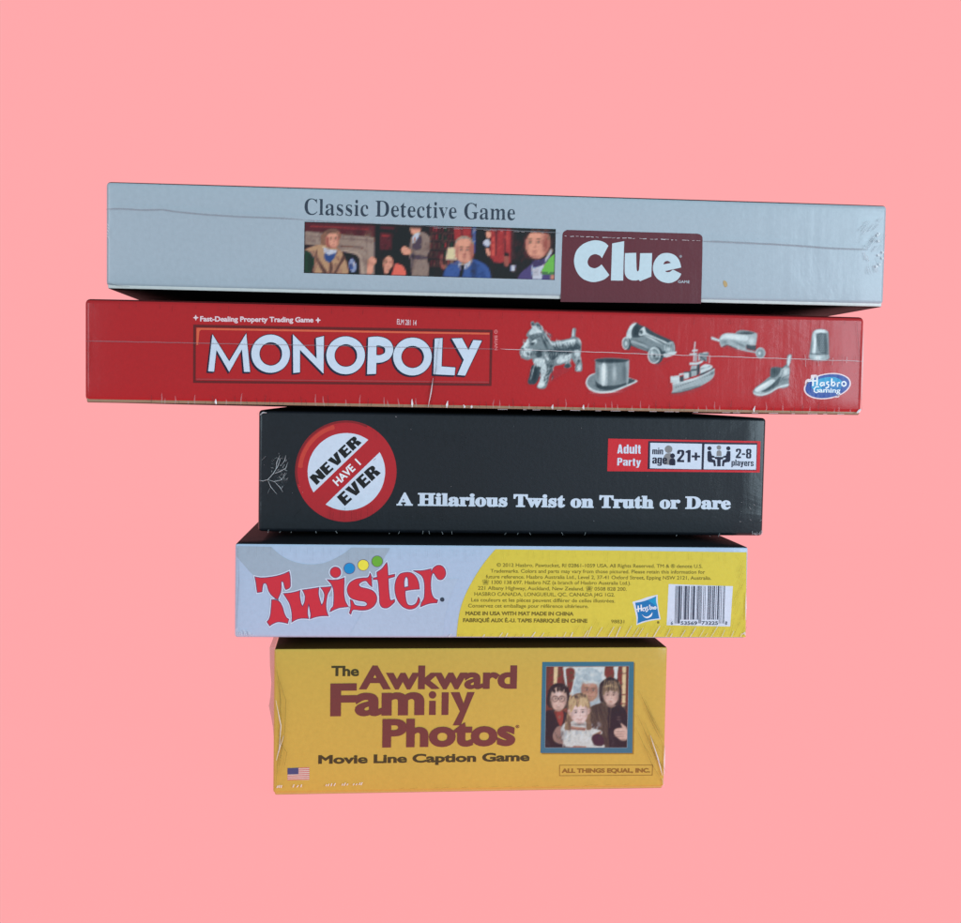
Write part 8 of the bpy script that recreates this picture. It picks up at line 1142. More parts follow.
49 7 84 6 6 18 18 3 84 67 2 68 68 68 90 90 0 73 93 5 20 77 83 85 85 2 86 88 20 20 90 92 92 19 19 19 19 19 19 19 92 30 77 85 85 90 38 64 93 93 93 73 0 80 2 15 89 72 72 72 31 72 72 22 49 84 18 70 29 33 48 28 36 43 36 36 43 43 43 43 43 43 36 90
70 7 70 6 3 6 84 6 70 15 68 68 68 68 68 90 40 40 73 73 40 0 30 38 86 80 73 16 93 64 16 12 0 30 78 30 30 38 38 88 38 78 30 16 40 16 16 9 64 9 9 9 32 5 16 78 80 89 72 72 31 31 72 72 49 84 70 49 29 7 20 36 43 43 43 43 58 58 43 43 43 43 43 37
6 49 70 84 84 84 84 18 39 2 68 68 68 68 68 68 86 80 57 12 0 12 5 78 30 0 16 64 9 9 16 12 12 73 5 5 87 93 16 93 5 73 78 64 78 16 93 32 16 9 23 23 9 64 78 38 88 80 31 69 31 89 69 72 49 18 60 60 60 81 88 28 88 20 20 20 20 20 88 88 28 99 36 37
3 6 70 3 84 84 84 18 25 56 2 68 68 68 68 68 80 59 80 0 12 12 5 16 78 78 64 32 9 23 64 12 12 73 5 52 52 64 32 16 73 12 16 32 5 5 64 9 32 23 9 64 78 88 77 45 92 30 48 22 72 15 72 69 49 70 60 60 18 67 37 43 43 36 36 36 36 36 36 36 36 36 36 99
6 6 84 3 29 29 29 49 2 68 2 68 68 68 68 56 80 59 80 40 12 12 5 93 16 93 93 64 9 23 93 12 12 73 5 5 87 32 9 64 93 73 93 32 93 5 5 9 9 32 78 20 85 35 35 19 86 38 25 69 69 89 31 22 60 70 60 60 70 39 20 99 37 37 28 37 28 28 37 99 99 99 99 99
6 3 26 29 29 29 29 39 56 68 56 2 56 68 56 56 59 59 80 40 51 12 93 93 64 5 5 32 23 9 93 73 73 16 93 93 87 9 94 32 32 16 64 64 64 5 73 5 78 20 35 81 97 97 97 81 48 15 69 69 69 89 89 22 39 70 7 7 49 60 48 37 37 28 28 28 88 28 28 28 37 36 99 99
18 18 29 29 29 29 62 21 68 68 68 35 56 56 56 68 59 80 57 0 12 73 9 9 64 12 16 32 32 9 9 93 93 93 64 32 32 23 94 32 64 16 93 93 93 73 12 0 56 81 97 97 97 97 97 97 97 67 72 22 22 31 31 69 39 70 7 7 18 84 7 56 99 36 36 36 36 36 36 99 43 43 36 36
3 26 29 62 29 33 62 39 56 68 68 85 2 2 56 2 2 57 40 0 73 87 23 9 73 73 16 64 32 9 9 9 32 64 93 64 9 23 32 32 32 9 32 64 16 73 73 57 81 97 97 97 97 97 97 97 97 97 69 22 22 69 31 69 39 49 7 7 7 39 67 31 56 20 20 20 20 20 88 88 37 99 36 36
84 29 62 62 62 33 62 55 56 68 68 56 35 2 2 17 56 40 0 73 5 94 9 93 73 73 93 32 32 93 93 64 32 93 5 64 23 23 9 9 9 23 32 9 94 93 5 59 97 97 97 97 97 97 42 42 97 97 97 22 22 21 72 69 39 70 7 7 60 70 84 84 60 2 37 36 36 36 36 99 43 36 36 99
18 29 62 62 62 62 62 33 35 68 68 68 85 56 17 2 2 57 40 73 5 87 32 93 5 5 93 32 9 64 93 93 32 93 5 32 23 9 32 32 32 32 32 9 94 94 93 59 97 97 97 97 97 97 42 42 97 97 97 97 22 39 22 22 39 70 60 7 7 49 18 6 18 70 25 88 36 36 99 99 99 99 36 28
18 70 49 33 62 62 62 62 81 68 68 68 56 56 83 56 2 59 57 73 5 93 16 16 87 5 64 9 9 32 93 93 32 93 5 32 9 9 64 93 93 32 9 9 64 64 93 59 97 97 97 97 97 97 42 97 97 97 97 97 22 21 21 22 21 49 49 60 7 60 49 18 6 3 70 67 56 88 88 20 20 20 20 2
18 49 60 49 33 62 62 62 55 17 68 68 68 56 68 56 2 2 57 16 64 64 64 73 12 73 93 32 32 32 64 64 32 64 93 32 23 32 9 64 32 23 23 32 64 32 32 57 81 97 97 97 97 97 97 97 97 97 97 97 22 22 39 69 22 18 18 70 60 7 70 70 84 6 18 49 39 25 2 56 56 2 15 67
70 60 7 60 49 62 62 62 62 7 17 68 68 68 56 56 56 2 86 16 93 16 16 73 73 5 32 32 64 64 5 5 32 64 64 64 32 32 9 9 32 32 23 32 93 64 32 93 48 97 97 97 97 97 97 97 97 97 97 97 21 22 39 22 22 49 84 18 7 7 60 18 84 6 6 6 6 18 49 60 60 33 62 33
49 7 7 60 49 62 62 62 62 62 60 25 2 68 56 56 68 68 86 16 32 32 9 64 16 93 64 16 93 32 64 93 64 32 93 16 93 64 64 32 64 93 32 93 64 93 32 9 80 97 97 97 97 97 97 97 97 97 97 97 21 22 21 22 69 49 3 70 7 42 60 70 84 3 6 84 18 84 3 26 26 75 75 62
49 7 7 7 7 33 62 62 62 62 29 70 7 81 35 2 2 56 38 78 9 32 93 64 64 93 93 16 93 32 9 32 64 32 9 93 93 64 93 93 93 16 32 64 93 64 9 9 5 48 97 97 97 97 97 97 97 97 97 97 21 22 21 21 22 60 84 60 42 7 60 70 84 3 6 6 3 3 84 84 26 75 62 29
49 60 7 7 7 49 62 62 75 75 29 84 84 6 18 49 7 81 80 86 93 32 64 9 9 64 64 16 32 23 9 64 64 16 64 32 64 93 93 32 64 64 32 32 32 32 32 64 5 86 81 97 97 97 97 97 97 97 97 2 81 69 69 22 22 7 18 60 7 7 49 70 18 84 6 6 3 3 18 18 26 62 62 29
70 49 49 60 7 49 26 75 29 26 3 84 18 3 3 29 33 42 80 59 57 32 64 32 32 93 32 93 93 78 78 78 78 78 78 16 64 93 32 93 93 64 64 64 32 9 64 93 5 73 57 59 48 81 81 81 81 25 59 16 86 69 69 69 22 39 18 60 7 60 49 70 70 70 18 84 84 84 84 84 75 75 29 18
70 70 70 70 49 70 26 29 29 6 3 3 6 3 6 70 70 7 59 48 48 57 0 30 78 78 93 16 30 92 19 19 92 92 92 92 90 90 20 20 88 28 16 5 16 64 16 93 93 5 5 16 93 78 30 0 0 30 64 32 0 31 69 69 22 39 70 49 60 49 49 70 18 6 3 6 6 84 84 26 26 26 6 70
18 70 18 6 6 70 18 84 6 6 6 6 84 18 18 70 70 60 25 25 42 42 69 65 65 14 45 14 14 45 19 19 19 19 45 45 45 19 19 19 19 19 38 30 78 78 78 78 93 5 16 64 16 9 93 16 93 16 64 16 86 72 22 69 22 21 70 70 49 49 49 70 18 3 6 6 3 6 84 18 26 3 84 84
part maker_lettering
P ochre_ink 1 0 2933,270 3927,257 3926,143 2936,153 ; 2940,264 2942,159 3919,149 3921,251
T ochre_ink 1 sans 0.05 2960 185 3900 174 47 |ALL THINGS EQUAL, INC.
box c
part shrink_film
E 0.75 0.5 7,784 100,795 208,795 355,789 453,794 571,799 650,787 749,778 1006,762 1324,751 1773,748 1964,739
E 0.5 0.3 1964,735 2024,734 2085,733 2146,732 2207,727 2268,727 2329,725 2390,723 2451,724 2512,724 2573,720 2635,722 2696,719 2757,716 2819,719 2880,717 2942,714 3003,715 3065,710 3126,710 3188,709
E 0.5 0.3 3188,705 3257,706 3326,701 3395,701 3464,701 3533,697 3602,697 3671,698 3741,694 3810,695 3879,691 3949,691 4018,689 4088,688 4158,685 4227,684 4297,684 4367,683 4437,679 4507,681 4577,677
E 0.9 0.5 6066,633 6203,636 6469,631 6842,624 7110,615 7433,599 7648,597 7843,595
C 0.588536 0.2 4624,649 4642,645
C 0.590028 0.2 4681,643 4721,646
C 0.471279 0.2 4739,647 4769,648
C 0.56013 0.2 4786,646 4824,645
C 0.637138 0.2 4844,643 4885,647
C 0.600117 0.2 4896,646 4925,644
C 0.424714 0.2 4945,646 4976,642
C 0.653776 0.2 5016,642 5067,644
C 0.408661 0.2 5063,642 5110,644
C 0.428886 0.2 5118,640 5150,643
C 0.661154 0.2 5166,639 5197,642
C 0.610875 0.2 5223,642 5269,645
C 0.690745 0.2 5283,645 5321,643
C 0.490057 0.2 5330,639 5354,642
C 0.432832 0.2 5401,644 5439,641
C 0.651441 0.2 5440,640 5478,643
C 0.466144 0.2 5514,638 5550,638
C 0.581731 0.2 5562,638 5593,641
C 0.698283 0.2 5626,642 5673,639
C 0.470045 0.2 5666,643 5712,642
C 0.638642 0.2 5735,637 5755,637
C 0.433316 0.2 5776,637 5797,637
C 0.544803 0.2 5850,639 5899,638
C 0.607352 0.2 5906,639 5923,636
C 0.441638 0.2 5957,636 5983,638
C 0.424813 0.2 6000,638 6043,637
C 0.3 0.2 3274,691 3350,690
C 0.3 0.2 3372,690 3408,688
C 0.3 0.2 3475,688 3541,687
C 0.3 0.2 3551,687 3573,684
C 0.3 0.2 3685,684 3717,682
C 0.3 0.2 3787,683 3866,682
C 0.3 0.2 3871,681 3924,680
C 0.3 0.2 3960,680 3986,677
C 0.3 0.2 4095,677 4154,676
C 0.3 0.2 4173,676 4206,674
C 0.3 0.2 4270,675 4338,674
C 0.3 0.2 4381,673 4405,671
C 0.4 0.25 2070,725 2092,732
C 0.4 0.25 2170,725 2195,728
C 0.4 0.25 2283,725 2314,731
C 0.4 0.25 2407,725 2455,732
C 0.4 0.25 2521,725 2550,728
C 0.4 0.25 2636,724 2673,722
C 0.4 0.25 2742,724 2771,721
E 0.34 0.4 7732,663 7772,718
E 0.34 0.4 7969,673 8030,757
C 0.34 0.4 7888,575 7932,636
C 0.34 0.4 7854,670 7907,745
E 0.34 0.4 7895,661 7930,710
C 0.34 0.4 7729,783 7771,841
D 0.34 0.4 7792,596 7825,640
D 0.34 0.4 7817,795 7844,831
C 0.34 0.4 7881,679 7908,718
D 0.34 0.4 7750,719 7781,762
C 0.34 0.4 7782,840 7820,892
E 0.34 0.4 7956,593 7998,650
D 0.34 0.4 7894,790 7942,857
D 0.34 0.4 7799,821 7856,900
C 0.34 0.4 7833,779 7899,869
E 0.34 0.4 7769,592 7807,644
D 0.34 0.4 7795,609 7857,695
E 0.34 0.4 7864,669 7922,748
D 0.34 0.4 7880,735 7923,794
C 0.34 0.4 7891,801 7941,868
C 0.34 0.4 7768,778 7823,856
D 0.34 0.4 7936,876 7977,933
D 0.34 0.4 7831,621 7897,711
C 0.34 0.4 7767,742 7806,795
C 0.34 0.4 7924,885 7952,922
C 0.34 0.4 7841,607 7909,701
D 0.34 0.3 7831,419 7844,350
E 0.34 0.3 7830,383 7845,334
D 0.34 0.3 7839,445 7862,385
D 0.34 0.3 7851,453 7870,411
C 0.34 0.3 7919,437 7947,360
C 0.34 0.3 7795,565 7818,486
E 0.34 0.3 7939,508 7962,447
C 0.34 0.3 7822,532 7849,466
E 0.34 0.3 7846,416 7878,334
C 0.34 0.3 7903,429 7928,361
C 0.8 0.4 7946,776 7953,764 7956,749
C 0.8 0.4 7943,699 7950,686 7952,672
C 0.8 0.4 7948,551 7955,539 7958,524
C 0.8 0.4 7963,455 7969,443 7972,428
C 0.8 0.4 7933,435 7940,422 7943,408
C 0.8 0.4 7930,760 7937,748 7939,733
C 0.8 0.4 7991,522 7998,509 8001,495
C 0.8 0.4 7992,583 7999,571 8002,556
C 0.5 0.3 21,640 29,621
C 0.5 0.3 16,611 37,591
C 0.5 0.3 19,581 30,561
C 0.5 0.3 13,551 27,532
C 0.5 0.3 14,521 37,502
G 0.5 0.3 12,49 61,43 120,29 238,24
box m
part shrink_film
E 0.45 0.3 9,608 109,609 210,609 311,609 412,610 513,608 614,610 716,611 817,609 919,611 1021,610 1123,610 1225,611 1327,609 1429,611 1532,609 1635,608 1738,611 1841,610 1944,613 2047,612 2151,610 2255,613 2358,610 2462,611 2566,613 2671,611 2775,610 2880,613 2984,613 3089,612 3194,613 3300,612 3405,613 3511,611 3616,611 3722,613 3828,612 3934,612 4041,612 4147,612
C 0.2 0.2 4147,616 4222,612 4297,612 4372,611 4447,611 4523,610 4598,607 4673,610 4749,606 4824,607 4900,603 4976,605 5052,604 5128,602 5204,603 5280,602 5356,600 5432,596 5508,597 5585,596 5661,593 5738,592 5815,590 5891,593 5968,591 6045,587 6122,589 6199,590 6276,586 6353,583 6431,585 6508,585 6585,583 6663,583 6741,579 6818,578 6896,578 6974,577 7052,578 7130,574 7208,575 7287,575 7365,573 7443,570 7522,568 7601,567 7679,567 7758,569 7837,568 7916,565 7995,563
G 0.7 0.3 657,84 657,36 651,-1
D 0.7 0.3 756,108 758,49 755,0
D 0.7 0.3 790,55 786,22 787,-1
D 0.7 0.3 888,81 893,35 886,0
G 0.7 0.3 920,35 924,12 931,-1
D 0.7 0.3 1012,33 1019,12 1013,0
D 0.7 0.3 1084,94 1078,42 1080,0
G 0.7 0.3 1184,32 1188,11 1179,0
G 0.7 0.3 1257,97 1262,43 1261,0
C 0.7 0.3 1288,54 1286,23 1293,1
D 0.7 0.3 1393,53 1393,21 1391,0
G 0.7 0.3 1476,97 1478,44 1480,1
D 0.7 0.3 1547,118 1538,55 1538,1
G 0.7 0.3 1585,68 1597,30 1600,1
G 0.7 0.3 1691,76 1696,33 1701,1
G 0.7 0.3 1786,105 1777,48 1770,1
G 0.7 0.3 1827,72 1827,32 1822,1
G 0.7 0.3 1910,59 1900,26 1909,2
G 0.7 0.3 1967,40 1958,16 1954,1
G 0.7 0.3 2061,68 2065,30 2062,2
G 0.7 0.3 2132,96 2141,44 2141,3
G 0.7 0.3 2177,65 2191,29 2185,2
D 0.7 0.3 2281,122 2278,57 2285,3
D 0.7 0.3 2354,104 2358,49 2371,2
G 0.7 0.3 2400,116 2410,55 2410,3
D 0.7 0.3 2489,36 2485,14 2473,3
D 0.7 0.3 2583,74 2588,33 2580,3
G 0.7 0.3 2617,59 2626,26 2631,4
D 0.7 0.3 2732,122 2724,58 2725,3
G 0.7 0.3 2813,92 2810,43 2799,3
G 0.7 0.3 2848,59 2843,26 2841,4
D 0.7 0.3 2969,104 2972,49 2974,4
D 0.7 0.3 3004,74 3010,34 3020,4
D 0.7 0.3 3110,93 3120,43 3126,5
G 0.7 0.3 3160,37 3165,15 3153,4
C 0.7 0.3 3255,88 3258,41 3257,5
D 0.7 0.3 3292,99 3295,47 3302,4
G 0.7 0.3 3404,44 3417,20 3408,5
G 0.7 0.3 3461,47 3454,20 3458,5
G 0.7 0.3 3549,58 3557,26 3563,6
C 0.7 0.3 3619,76 3613,35 3609,5
G 0.7 0.3 3672,73 3681,34 3684,6
C 0.7 0.3 3780,40 3794,18 3788,5
C 0.7 0.3 3866,37 3866,16 3859,5
G 0.7 0.3 3953,75 3942,35 3949,6
G 0.7 0.3 4010,80 4016,38 4014,6
D 0.7 0.3 4096,100 4082,48 4091,6
D 0.7 0.3 4152,93 4155,45 4146,6
D 0.7 0.3 4252,53 4250,24 4256,7
G 0.7 0.3 4288,122 4293,60 4294,6
G 0.7 0.3 4381,56 4383,26 4383,7
D 0.7 0.3 4460,64 4456,30 4456,7
G 0.7 0.3 4541,41 4531,20 4529,7
G 0.7 0.3 4625,51 4626,24 4628,8
C 0.7 0.3 4703,58 4697,27 4701,8
G 0.7 0.3 4757,123 4759,60 4751,8
D 0.7 0.3 4831,120 4842,60 4831,8
G 0.7 0.3 4905,50 4911,24 4907,8
C 0.7 0.3 5022,59 5019,29 5026,8
D 0.7 0.3 5075,77 5066,38 5075,9
G 0.7 0.3 5132,86 5130,43 5141,9
D 0.7 0.3 5249,84 5255,42 5255,9
D 0.7 0.3 5314,102 5318,50 5321,9
D 0.7 0.3 5373,73 5377,36 5381,10
G 0.7 0.3 5480,41 5469,19 5471,9
D 0.7 0.3 5531,60 5527,30 5525,9
D 0.7 0.3 5617,111 5616,55 5626,10
D 0.7 0.3 5710,74 5705,37 5712,10
G 0.7 0.3 5780,113 5777,57 5782,10
G 0.7 0.3 5836,66 5844,33 5850,10
G 0.7 0.3 5918,112 5923,56 5932,10
G 0.7 0.3 6039,58 6034,29 6036,11
G 0.7 0.3 6092,90 6078,45 6079,11
G 0.7 0.3 6180,86 6184,44 6188,11
D 0.7 0.3 6227,61 6229,31 6229,11
D 0.7 0.3 6307,75 6316,39 6312,11
D 0.7 0.3 6402,117 6398,60 6411,12
D 0.7 0.3 6455,77 6453,39 6467,12
G 0.7 0.3 6579,133 6573,68 6579,12
D 0.7 0.3 6647,46 6643,24 6650,12
G 0.7 0.3 6694,65 6692,33 6690,12
C 0.7 0.3 6832,77 6820,39 6821,12
G 0.7 0.3 6868,44 6870,24 6866,12
D 0.7 0.3 6944,119 6958,61 6947,12
G 0.7 0.3 7027,79 7032,41 7033,13
D 0.7 0.3 7127,111 7130,57 7129,13
G 0.7 0.3 7207,58 7213,30 7219,14
G 0.7 0.3 7253,72 7252,37 7255,13
G 0.7 0.3 7346,104 7341,53 7347,13
D 0.7 0.3 7419,93 7422,48 7413,13
G 0.7 0.3 7521,137 7511,70 7514,14
G 0.7 0.3 7593,92 7598,48 7602,14
D 0.7 0.3 7690,67 7684,36 7686,14
D 0.7 0.3 7737,87 7734,45 7742,15
D 0.7 0.3 7859,63 7858,33 7859,14
G 0.7 0.25 88,988 93,938
G 0.7 0.25 343,988 340,934
G 0.7 0.25 502,988 507,958
G 0.7 0.25 738,988 738,941
G 0.7 0.25 862,988 853,915
G 0.7 0.25 1086,988 1092,955
G 0.7 0.25 1328,988 1333,938
G 0.7 0.25 1411,988 1410,914
G 0.7 0.25 1691,988 1688,972
G 0.7 0.25 1856,988 1846,962
G 0.7 0.25 1993,988 2000,931
G 0.7 0.25 2162,988 2171,937
G 0.7 0.25 2433,988 2434,934
G 0.7 0.25 2549,988 2550,956
G 0.7 0.25 2750,988 2745,930
G 0.7 0.25 2987,987 2991,960
G 0.7 0.25 3216,987 3215,919
G 0.7 0.25 3415,987 3413,964
G 0.7 0.25 3517,987 3508,949
G 0.7 0.25 3721,987 3727,937
G 0.7 0.25 3927,988 3932,916
G 0.7 0.25 4165,987 4163,921
G 0.7 0.25 4363,988 4360,943
G 0.7 0.25 4546,987 4538,929
G 0.7 0.25 4749,988 4741,913
G 0.7 0.25 4979,987 4989,946
G 0.7 0.25 5096,987 5101,944
G 0.7 0.25 5281,988 5285,958
G 0.7 0.25 5485,987 5481,970
G 0.7 0.25 5766,988 5760,926
G 0.7 0.25 5909,987 5904,934
G 0.7 0.25 6155,987 6161,911
G 0.7 0.25 6351,987 6347,946
G 0.7 0.25 6537,987 6543,918
G 0.7 0.25 6660,987 6671,910
G 0.7 0.25 6944,987 6937,957
G 0.7 0.25 7060,987 7063,923
G 0.7 0.25 7395,986 7393,960
G 0.7 0.25 7492,987 7501,918
G 0.7 0.25 7765,987 7761,940
C 0.4 0.3 7351,621 7361,495
G 0.4 0.3 7434,576 7425,494
C 0.4 0.3 7489,616 7498,505
G 0.4 0.3 7598,620 7597,518
C 0.4 0.3 7649,592 7647,517
G 0.4 0.3 7744,631 7754,511
C 0.4 0.3 7804,610 7797,543
G 0.4 0.3 7894,619 7888,539
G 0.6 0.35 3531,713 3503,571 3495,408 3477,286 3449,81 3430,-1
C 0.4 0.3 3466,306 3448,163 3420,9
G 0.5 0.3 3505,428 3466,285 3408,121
G 0.35 0.25 37,688 60,570
G 0.35 0.25 36,648 34,530
G 0.35 0.25 31,609 50,490
G 0.35 0.25 23,569 62,451
G 0.35 0.25 30,529 66,411
G 0.35 0.25 33,490 43,371
G 0.35 0.25 44,450 35,331
G 0.35 0.25 28,410 47,292
G 0.35 0.25 21,371 58,252
G 0.5 0.35 7893,974 7923,734 7953,525 7964,211 7981,53
C 0.4 0.3 7967,892 7972,578 7977,158
C 1 0.4 7927,21 7954,42 7975,64
C 0.5 0.25 4134,-2 4233,-2
C 0.5 0.25 4395,-1 4429,-2
C 0.5 0.25 4493,-2 4572,-1
C 0.5 0.25 4744,-1 4792,-1
C 0.5 0.25 4884,0 4987,0
C 0.5 0.25 5147,0 5206,0
C 0.5 0.25 5306,0 5409,1
C 0.5 0.25 5490,1 5552,1
C 0.5 0.25 5714,2 5789,2
C 0.5 0.25 5871,2 5970,3
C 0.5 0.25 5983,2 6023,2
C 0.5 0.25 6175,2 6227,2
C 0.5 0.25 6483,3 6568,3
C 0.5 0.25 6597,3 6674,4
C 0.5 0.25 6799,4 6867,4
C 0.5 0.25 6980,4 7081,5
C 0.5 0.25 7225,4 7261,4
C 0.5 0.25 7400,5 7504,5
C 0.5 0.25 7566,5 7608,5
C 0.5 0.25 7717,6 7791,6
box b
part shrink_film
C 0.2 0.3 2,532 48,523 99,539 149,596 199,679 229,762
C 0.2 0.3 99,539 160,519 231,535 292,608
C 0.2 0.3 149,596 210,617 281,659 301,721
C 0.2 0.3 99,533 130,462 192,390
C 0.2 0.3 160,524 221,463 252,412
C 0.2 0.3 179,637 189,720 219,792
C 0.2 0.3 230,679 270,742 280,793
C 0.2 0.3 36,738 77,780
C 0.2 0.3 120,451 100,400
C 0.2 0.3 231,535 302,536
D 0.279278 0.3 171,559 166,572
D 0.34763 0.3 160,698 163,688
D 0.204272 0.3 221,630 200,623
D 0.231124 0.3 197,672 199,678
C 0.166535 0.3 195,562 204,554
C 0.25138 0.3 138,617 139,632
C 0.253742 0.3 209,538 216,545
C 0.333016 0.3 194,635 212,646
D 0.23227 0.3 139,603 136,596
D 0.214921 0.3 242,630 232,613
C 0.221852 0.3 226,615 240,616
C 0.3281 0.3 148,658 130,662
C 0.334744 0.3 185,766 194,760
C 0.175653 0.3 254,751 251,759
D 0.221748 0.3 174,620 181,621
C 0.183205 0.3 240,507 246,520
D 0.198816 0.3 154,735 169,748
D 0.287931 0.3 226,668 228,653
C 0.275736 0.3 159,742 154,738
D 0.255749 0.3 199,747 180,754
C 0.252416 0.3 193,622 178,606
C 0.261598 0.3 191,708 182,705
D 0.23768 0.3 228,790 214,773
C 0.185876 0.3 213,636 204,623
D 0.227876 0.3 186,640 189,626
D 0.291303 0.3 193,729 206,715
C 0.291432 0.3 207,765 215,762
D 0.258016 0.3 276,616 290,624
D 0.344374 0.3 210,668 192,671
D 0.332822 0.3 199,632 198,655
D 0.278607 0.3 274,629 284,634
D 0.313016 0.3 154,535 161,530
C 0.327406 0.3 136,628 139,619
C 0.184309 0.3 191,524 177,523
C 0.30904 0.3 225,750 217,738
D 0.293435 0.3 189,572 188,565
C 0.322928 0.3 226,754 234,764
D 0.32928 0.3 193,543 189,537
D 0.234054 0.3 211,660 218,665
C 0.325669 0.3 279,634 298,631
D 0.185135 0.3 232,634 226,649
D 0.323358 0.3 141,709 149,728
C 0.214808 0.3 158,654 142,666
D 0.185742 0.3 226,712 240,699
D 0.257024 0.3 263,619 248,627
C 0.2896 0.3 245,591 224,587
C 0.200386 0.3 175,757 172,764
C 0.30851 0.3 174,611 180,616
C 0.277808 0.3 222,637 222,625
C 0.197268 0.3 208,815 208,801
C 0.240306 0.3 141,705 142,696
C 0.249629 0.3 272,649 288,635
D 0.278697 0.3 143,745 151,754
D 0.329268 0.3 226,727 214,740
D 0.350485 0.3 195,670 194,678
D 0.332295 0.3 224,682 210,692
C 0.279248 0.3 232,601 254,600
C 0.308357 0.3 230,696 222,680
D 0.324767 0.3 162,577 150,580
C 0.244169 0.3 199,528 191,534
C 0.167842 0.3 147,730 133,734
D 0.335641 0.3 184,510 179,516
C 0.243459 0.3 250,767 245,758
C 0.194845 0.3 239,627 231,645
D 0.306242 0.3 215,492 204,490
D 0.245032 0.3 156,706 161,721
D 0.183254 0.3 261,773 246,779
D 0.272489 0.3 186,573 170,583
C 0.311204 0.3 217,741 207,758
C 0.263632 0.3 270,635 268,652
C 0.293331 0.3 165,755 173,757
D 0.181368 0.3 258,621 274,616
D 0.225539 0.3 236,576 231,563
D 0.245193 0.3 225,644 230,651
D 0.233504 0.3 239,539 248,534
C 0.2 0.15 456,416 452,408
D 0.2 0.15 1014,974 1010,969
D 0.2 0.15 4602,283 4597,284
C 0.2 0.15 2813,588 2820,583
D 0.2 0.15 2622,1027 2630,1019
D 0.2 0.15 4305,345 4310,337
C 0.2 0.15 3927,538 3928,537
D 0.2 0.15 306,455 299,449
D 0.2 0.15 580,841 584,847
C 0.2 0.15 1011,607 1018,599
D 0.2 0.15 467,1136 461,1131
D 0.2 0.15 3393,235 3393,237
C 0.2 0.15 4344,788 4349,787
D 0.2 0.15 568,1126 568,1128
D 0.2 0.15 5151,1173 5151,1169
C 0.2 0.15 1649,398 1647,403
D 0.2 0.15 416,489 419,488
D 0.2 0.15 1752,1061 1746,1055
C 0.2 0.15 1986,487 1980,492
D 0.2 0.15 382,32 378,33
D 0.2 0.15 851,663 859,665
C 0.2 0.15 59,687 61,690
D 0.2 0.15 235,383 234,376
D 0.2 0.15 5110,518 5115,514
C 0.2 0.15 423,475 427,470
D 0.2 0.15 3059,340 3064,334
D 0.2 0.15 1214,45 1220,52
C 0.2 0.15 1557,1073 1558,1079
D 0.2 0.15 2289,779 2290,782
D 0.2 0.15 596,1156 603,1158
C 0.2 0.15 3336,1118 3329,1117
D 0.2 0.15 3337,131 3333,124
D 0.2 0.15 5102,793 5103,800
C 0.2 0.15 3501,285 3507,283
D 0.2 0.15 1723,1016 1722,1014
D 0.2 0.15 231,783 237,782
C 0.2 0.15 4802,1090 4802,1095
D 0.2 0.15 3344,83 3346,76
D 0.2 0.15 3976,972 3982,969
C 0.2 0.15 3488,147 3482,143
D 0.2 0.15 4461,1214 4463,1214
D 0.2 0.15 2313,813 2306,813
C 0.2 0.15 4519,309 4511,307
D 0.2 0.15 1834,157 1839,158
D 0.2 0.15 1384,1137 1383,1142
C 0.2 0.15 4044,622 4044,629
D 0.2 0.15 690,943 685,950
D 0.2 0.15 1712,555 1712,556
C 0.2 0.15 2625,1125 2623,1122
D 0.2 0.15 148,399 155,391
D 0.2 0.15 5076,860 5073,867
C 0.2 0.15 350,401 350,408
D 0.2 0.15 3805,232 3808,234
D 0.2 0.15 1746,1122 1742,1114
C 0.2 0.15 4441,1024 4447,1032
D 0.2 0.15 978,740 972,735
D 0.2 0.15 4127,318 4129,315
C 0.2 0.15 4854,287 4857,279
D 0.2 0.15 73,660 73,656
D 0.2 0.15 720,645 720,643
C 0.36 0.3 273,608 254,578
E 0.36 0.3 247,506 268,477
E 0.36 0.3 224,696 253,678
C 0.36 0.3 237,545 209,575
E 0.36 0.3 201,640 195,605
C 0.36 0.3 251,477 239,448
E 0.36 0.3 171,528 174,548
E 0.36 0.3 223,757 202,725
E 0.36 0.3 261,509 289,507
E 0.36 0.3 205,531 185,504
E 0.36 0.3 190,543 195,534
E 0.36 0.3 299,752 322,765
E 0.36 0.3 195,495 221,527
E 0.36 0.3 181,623 193,617
E 0.36 0.3 264,514 272,543
E 0.36 0.3 302,536 282,508
C 0.36 0.3 268,697 247,660
C 0.36 0.3 264,546 267,561
E 0.36 0.3 215,505 190,492
E 0.36 0.3 176,620 198,604
C 0.36 0.3 279,726 288,748
E 0.36 0.3 246,745 249,783
E 0.36 0.3 202,497 174,483
E 0.36 0.3 261,518 259,511
C 0.36 0.3 281,542 304,557
E 0.36 0.3 234,472 230,496
E 0.36 0.3 173,584 193,592
E 0.36 0.3 177,610 182,614
E 0.36 0.3 260,688 273,700
E 0.36 0.3 265,485 236,467
G 0.32 0.3 4,3 2,-8
C 0.32 0.3 111,24 103,-8
C 0.32 0.3 232,6 222,-8
C 0.32 0.3 345,5 339,-8
G 0.32 0.3 470,16 477,-8
C 0.32 0.3 590,11 597,-8
G 0.32 0.3 698,21 712,-8
C 0.32 0.3 795,15 810,-8
G 0.32 0.3 946,15 925,-8
G 0.32 0.3 1119,8 1133,-8
G 0.32 0.3 1159,17 1155,-9
C 0.32 0.3 1346,1 1350,-8
C 0.32 0.3 1454,17 1443,-8
G 0.32 0.3 1552,19 1548,-8
C 0.32 0.3 1699,26 1694,-8
C 0.32 0.3 1757,26 1764,-8
C 0.32 0.3 1893,18 1903,-8
C 0.32 0.3 1995,22 2000,-8
G 0.32 0.3 2202,2 2203,-8
G 0.32 0.3 2298,6 2284,-8
G 0.32 0.3 2431,1 2430,-8
C 0.32 0.3 2565,13 2549,-8
C 0.32 0.3 2690,13 2682,-8
C 0.32 0.3 2808,17 2822,-8
G 0.32 0.3 2917,23 2927,-8
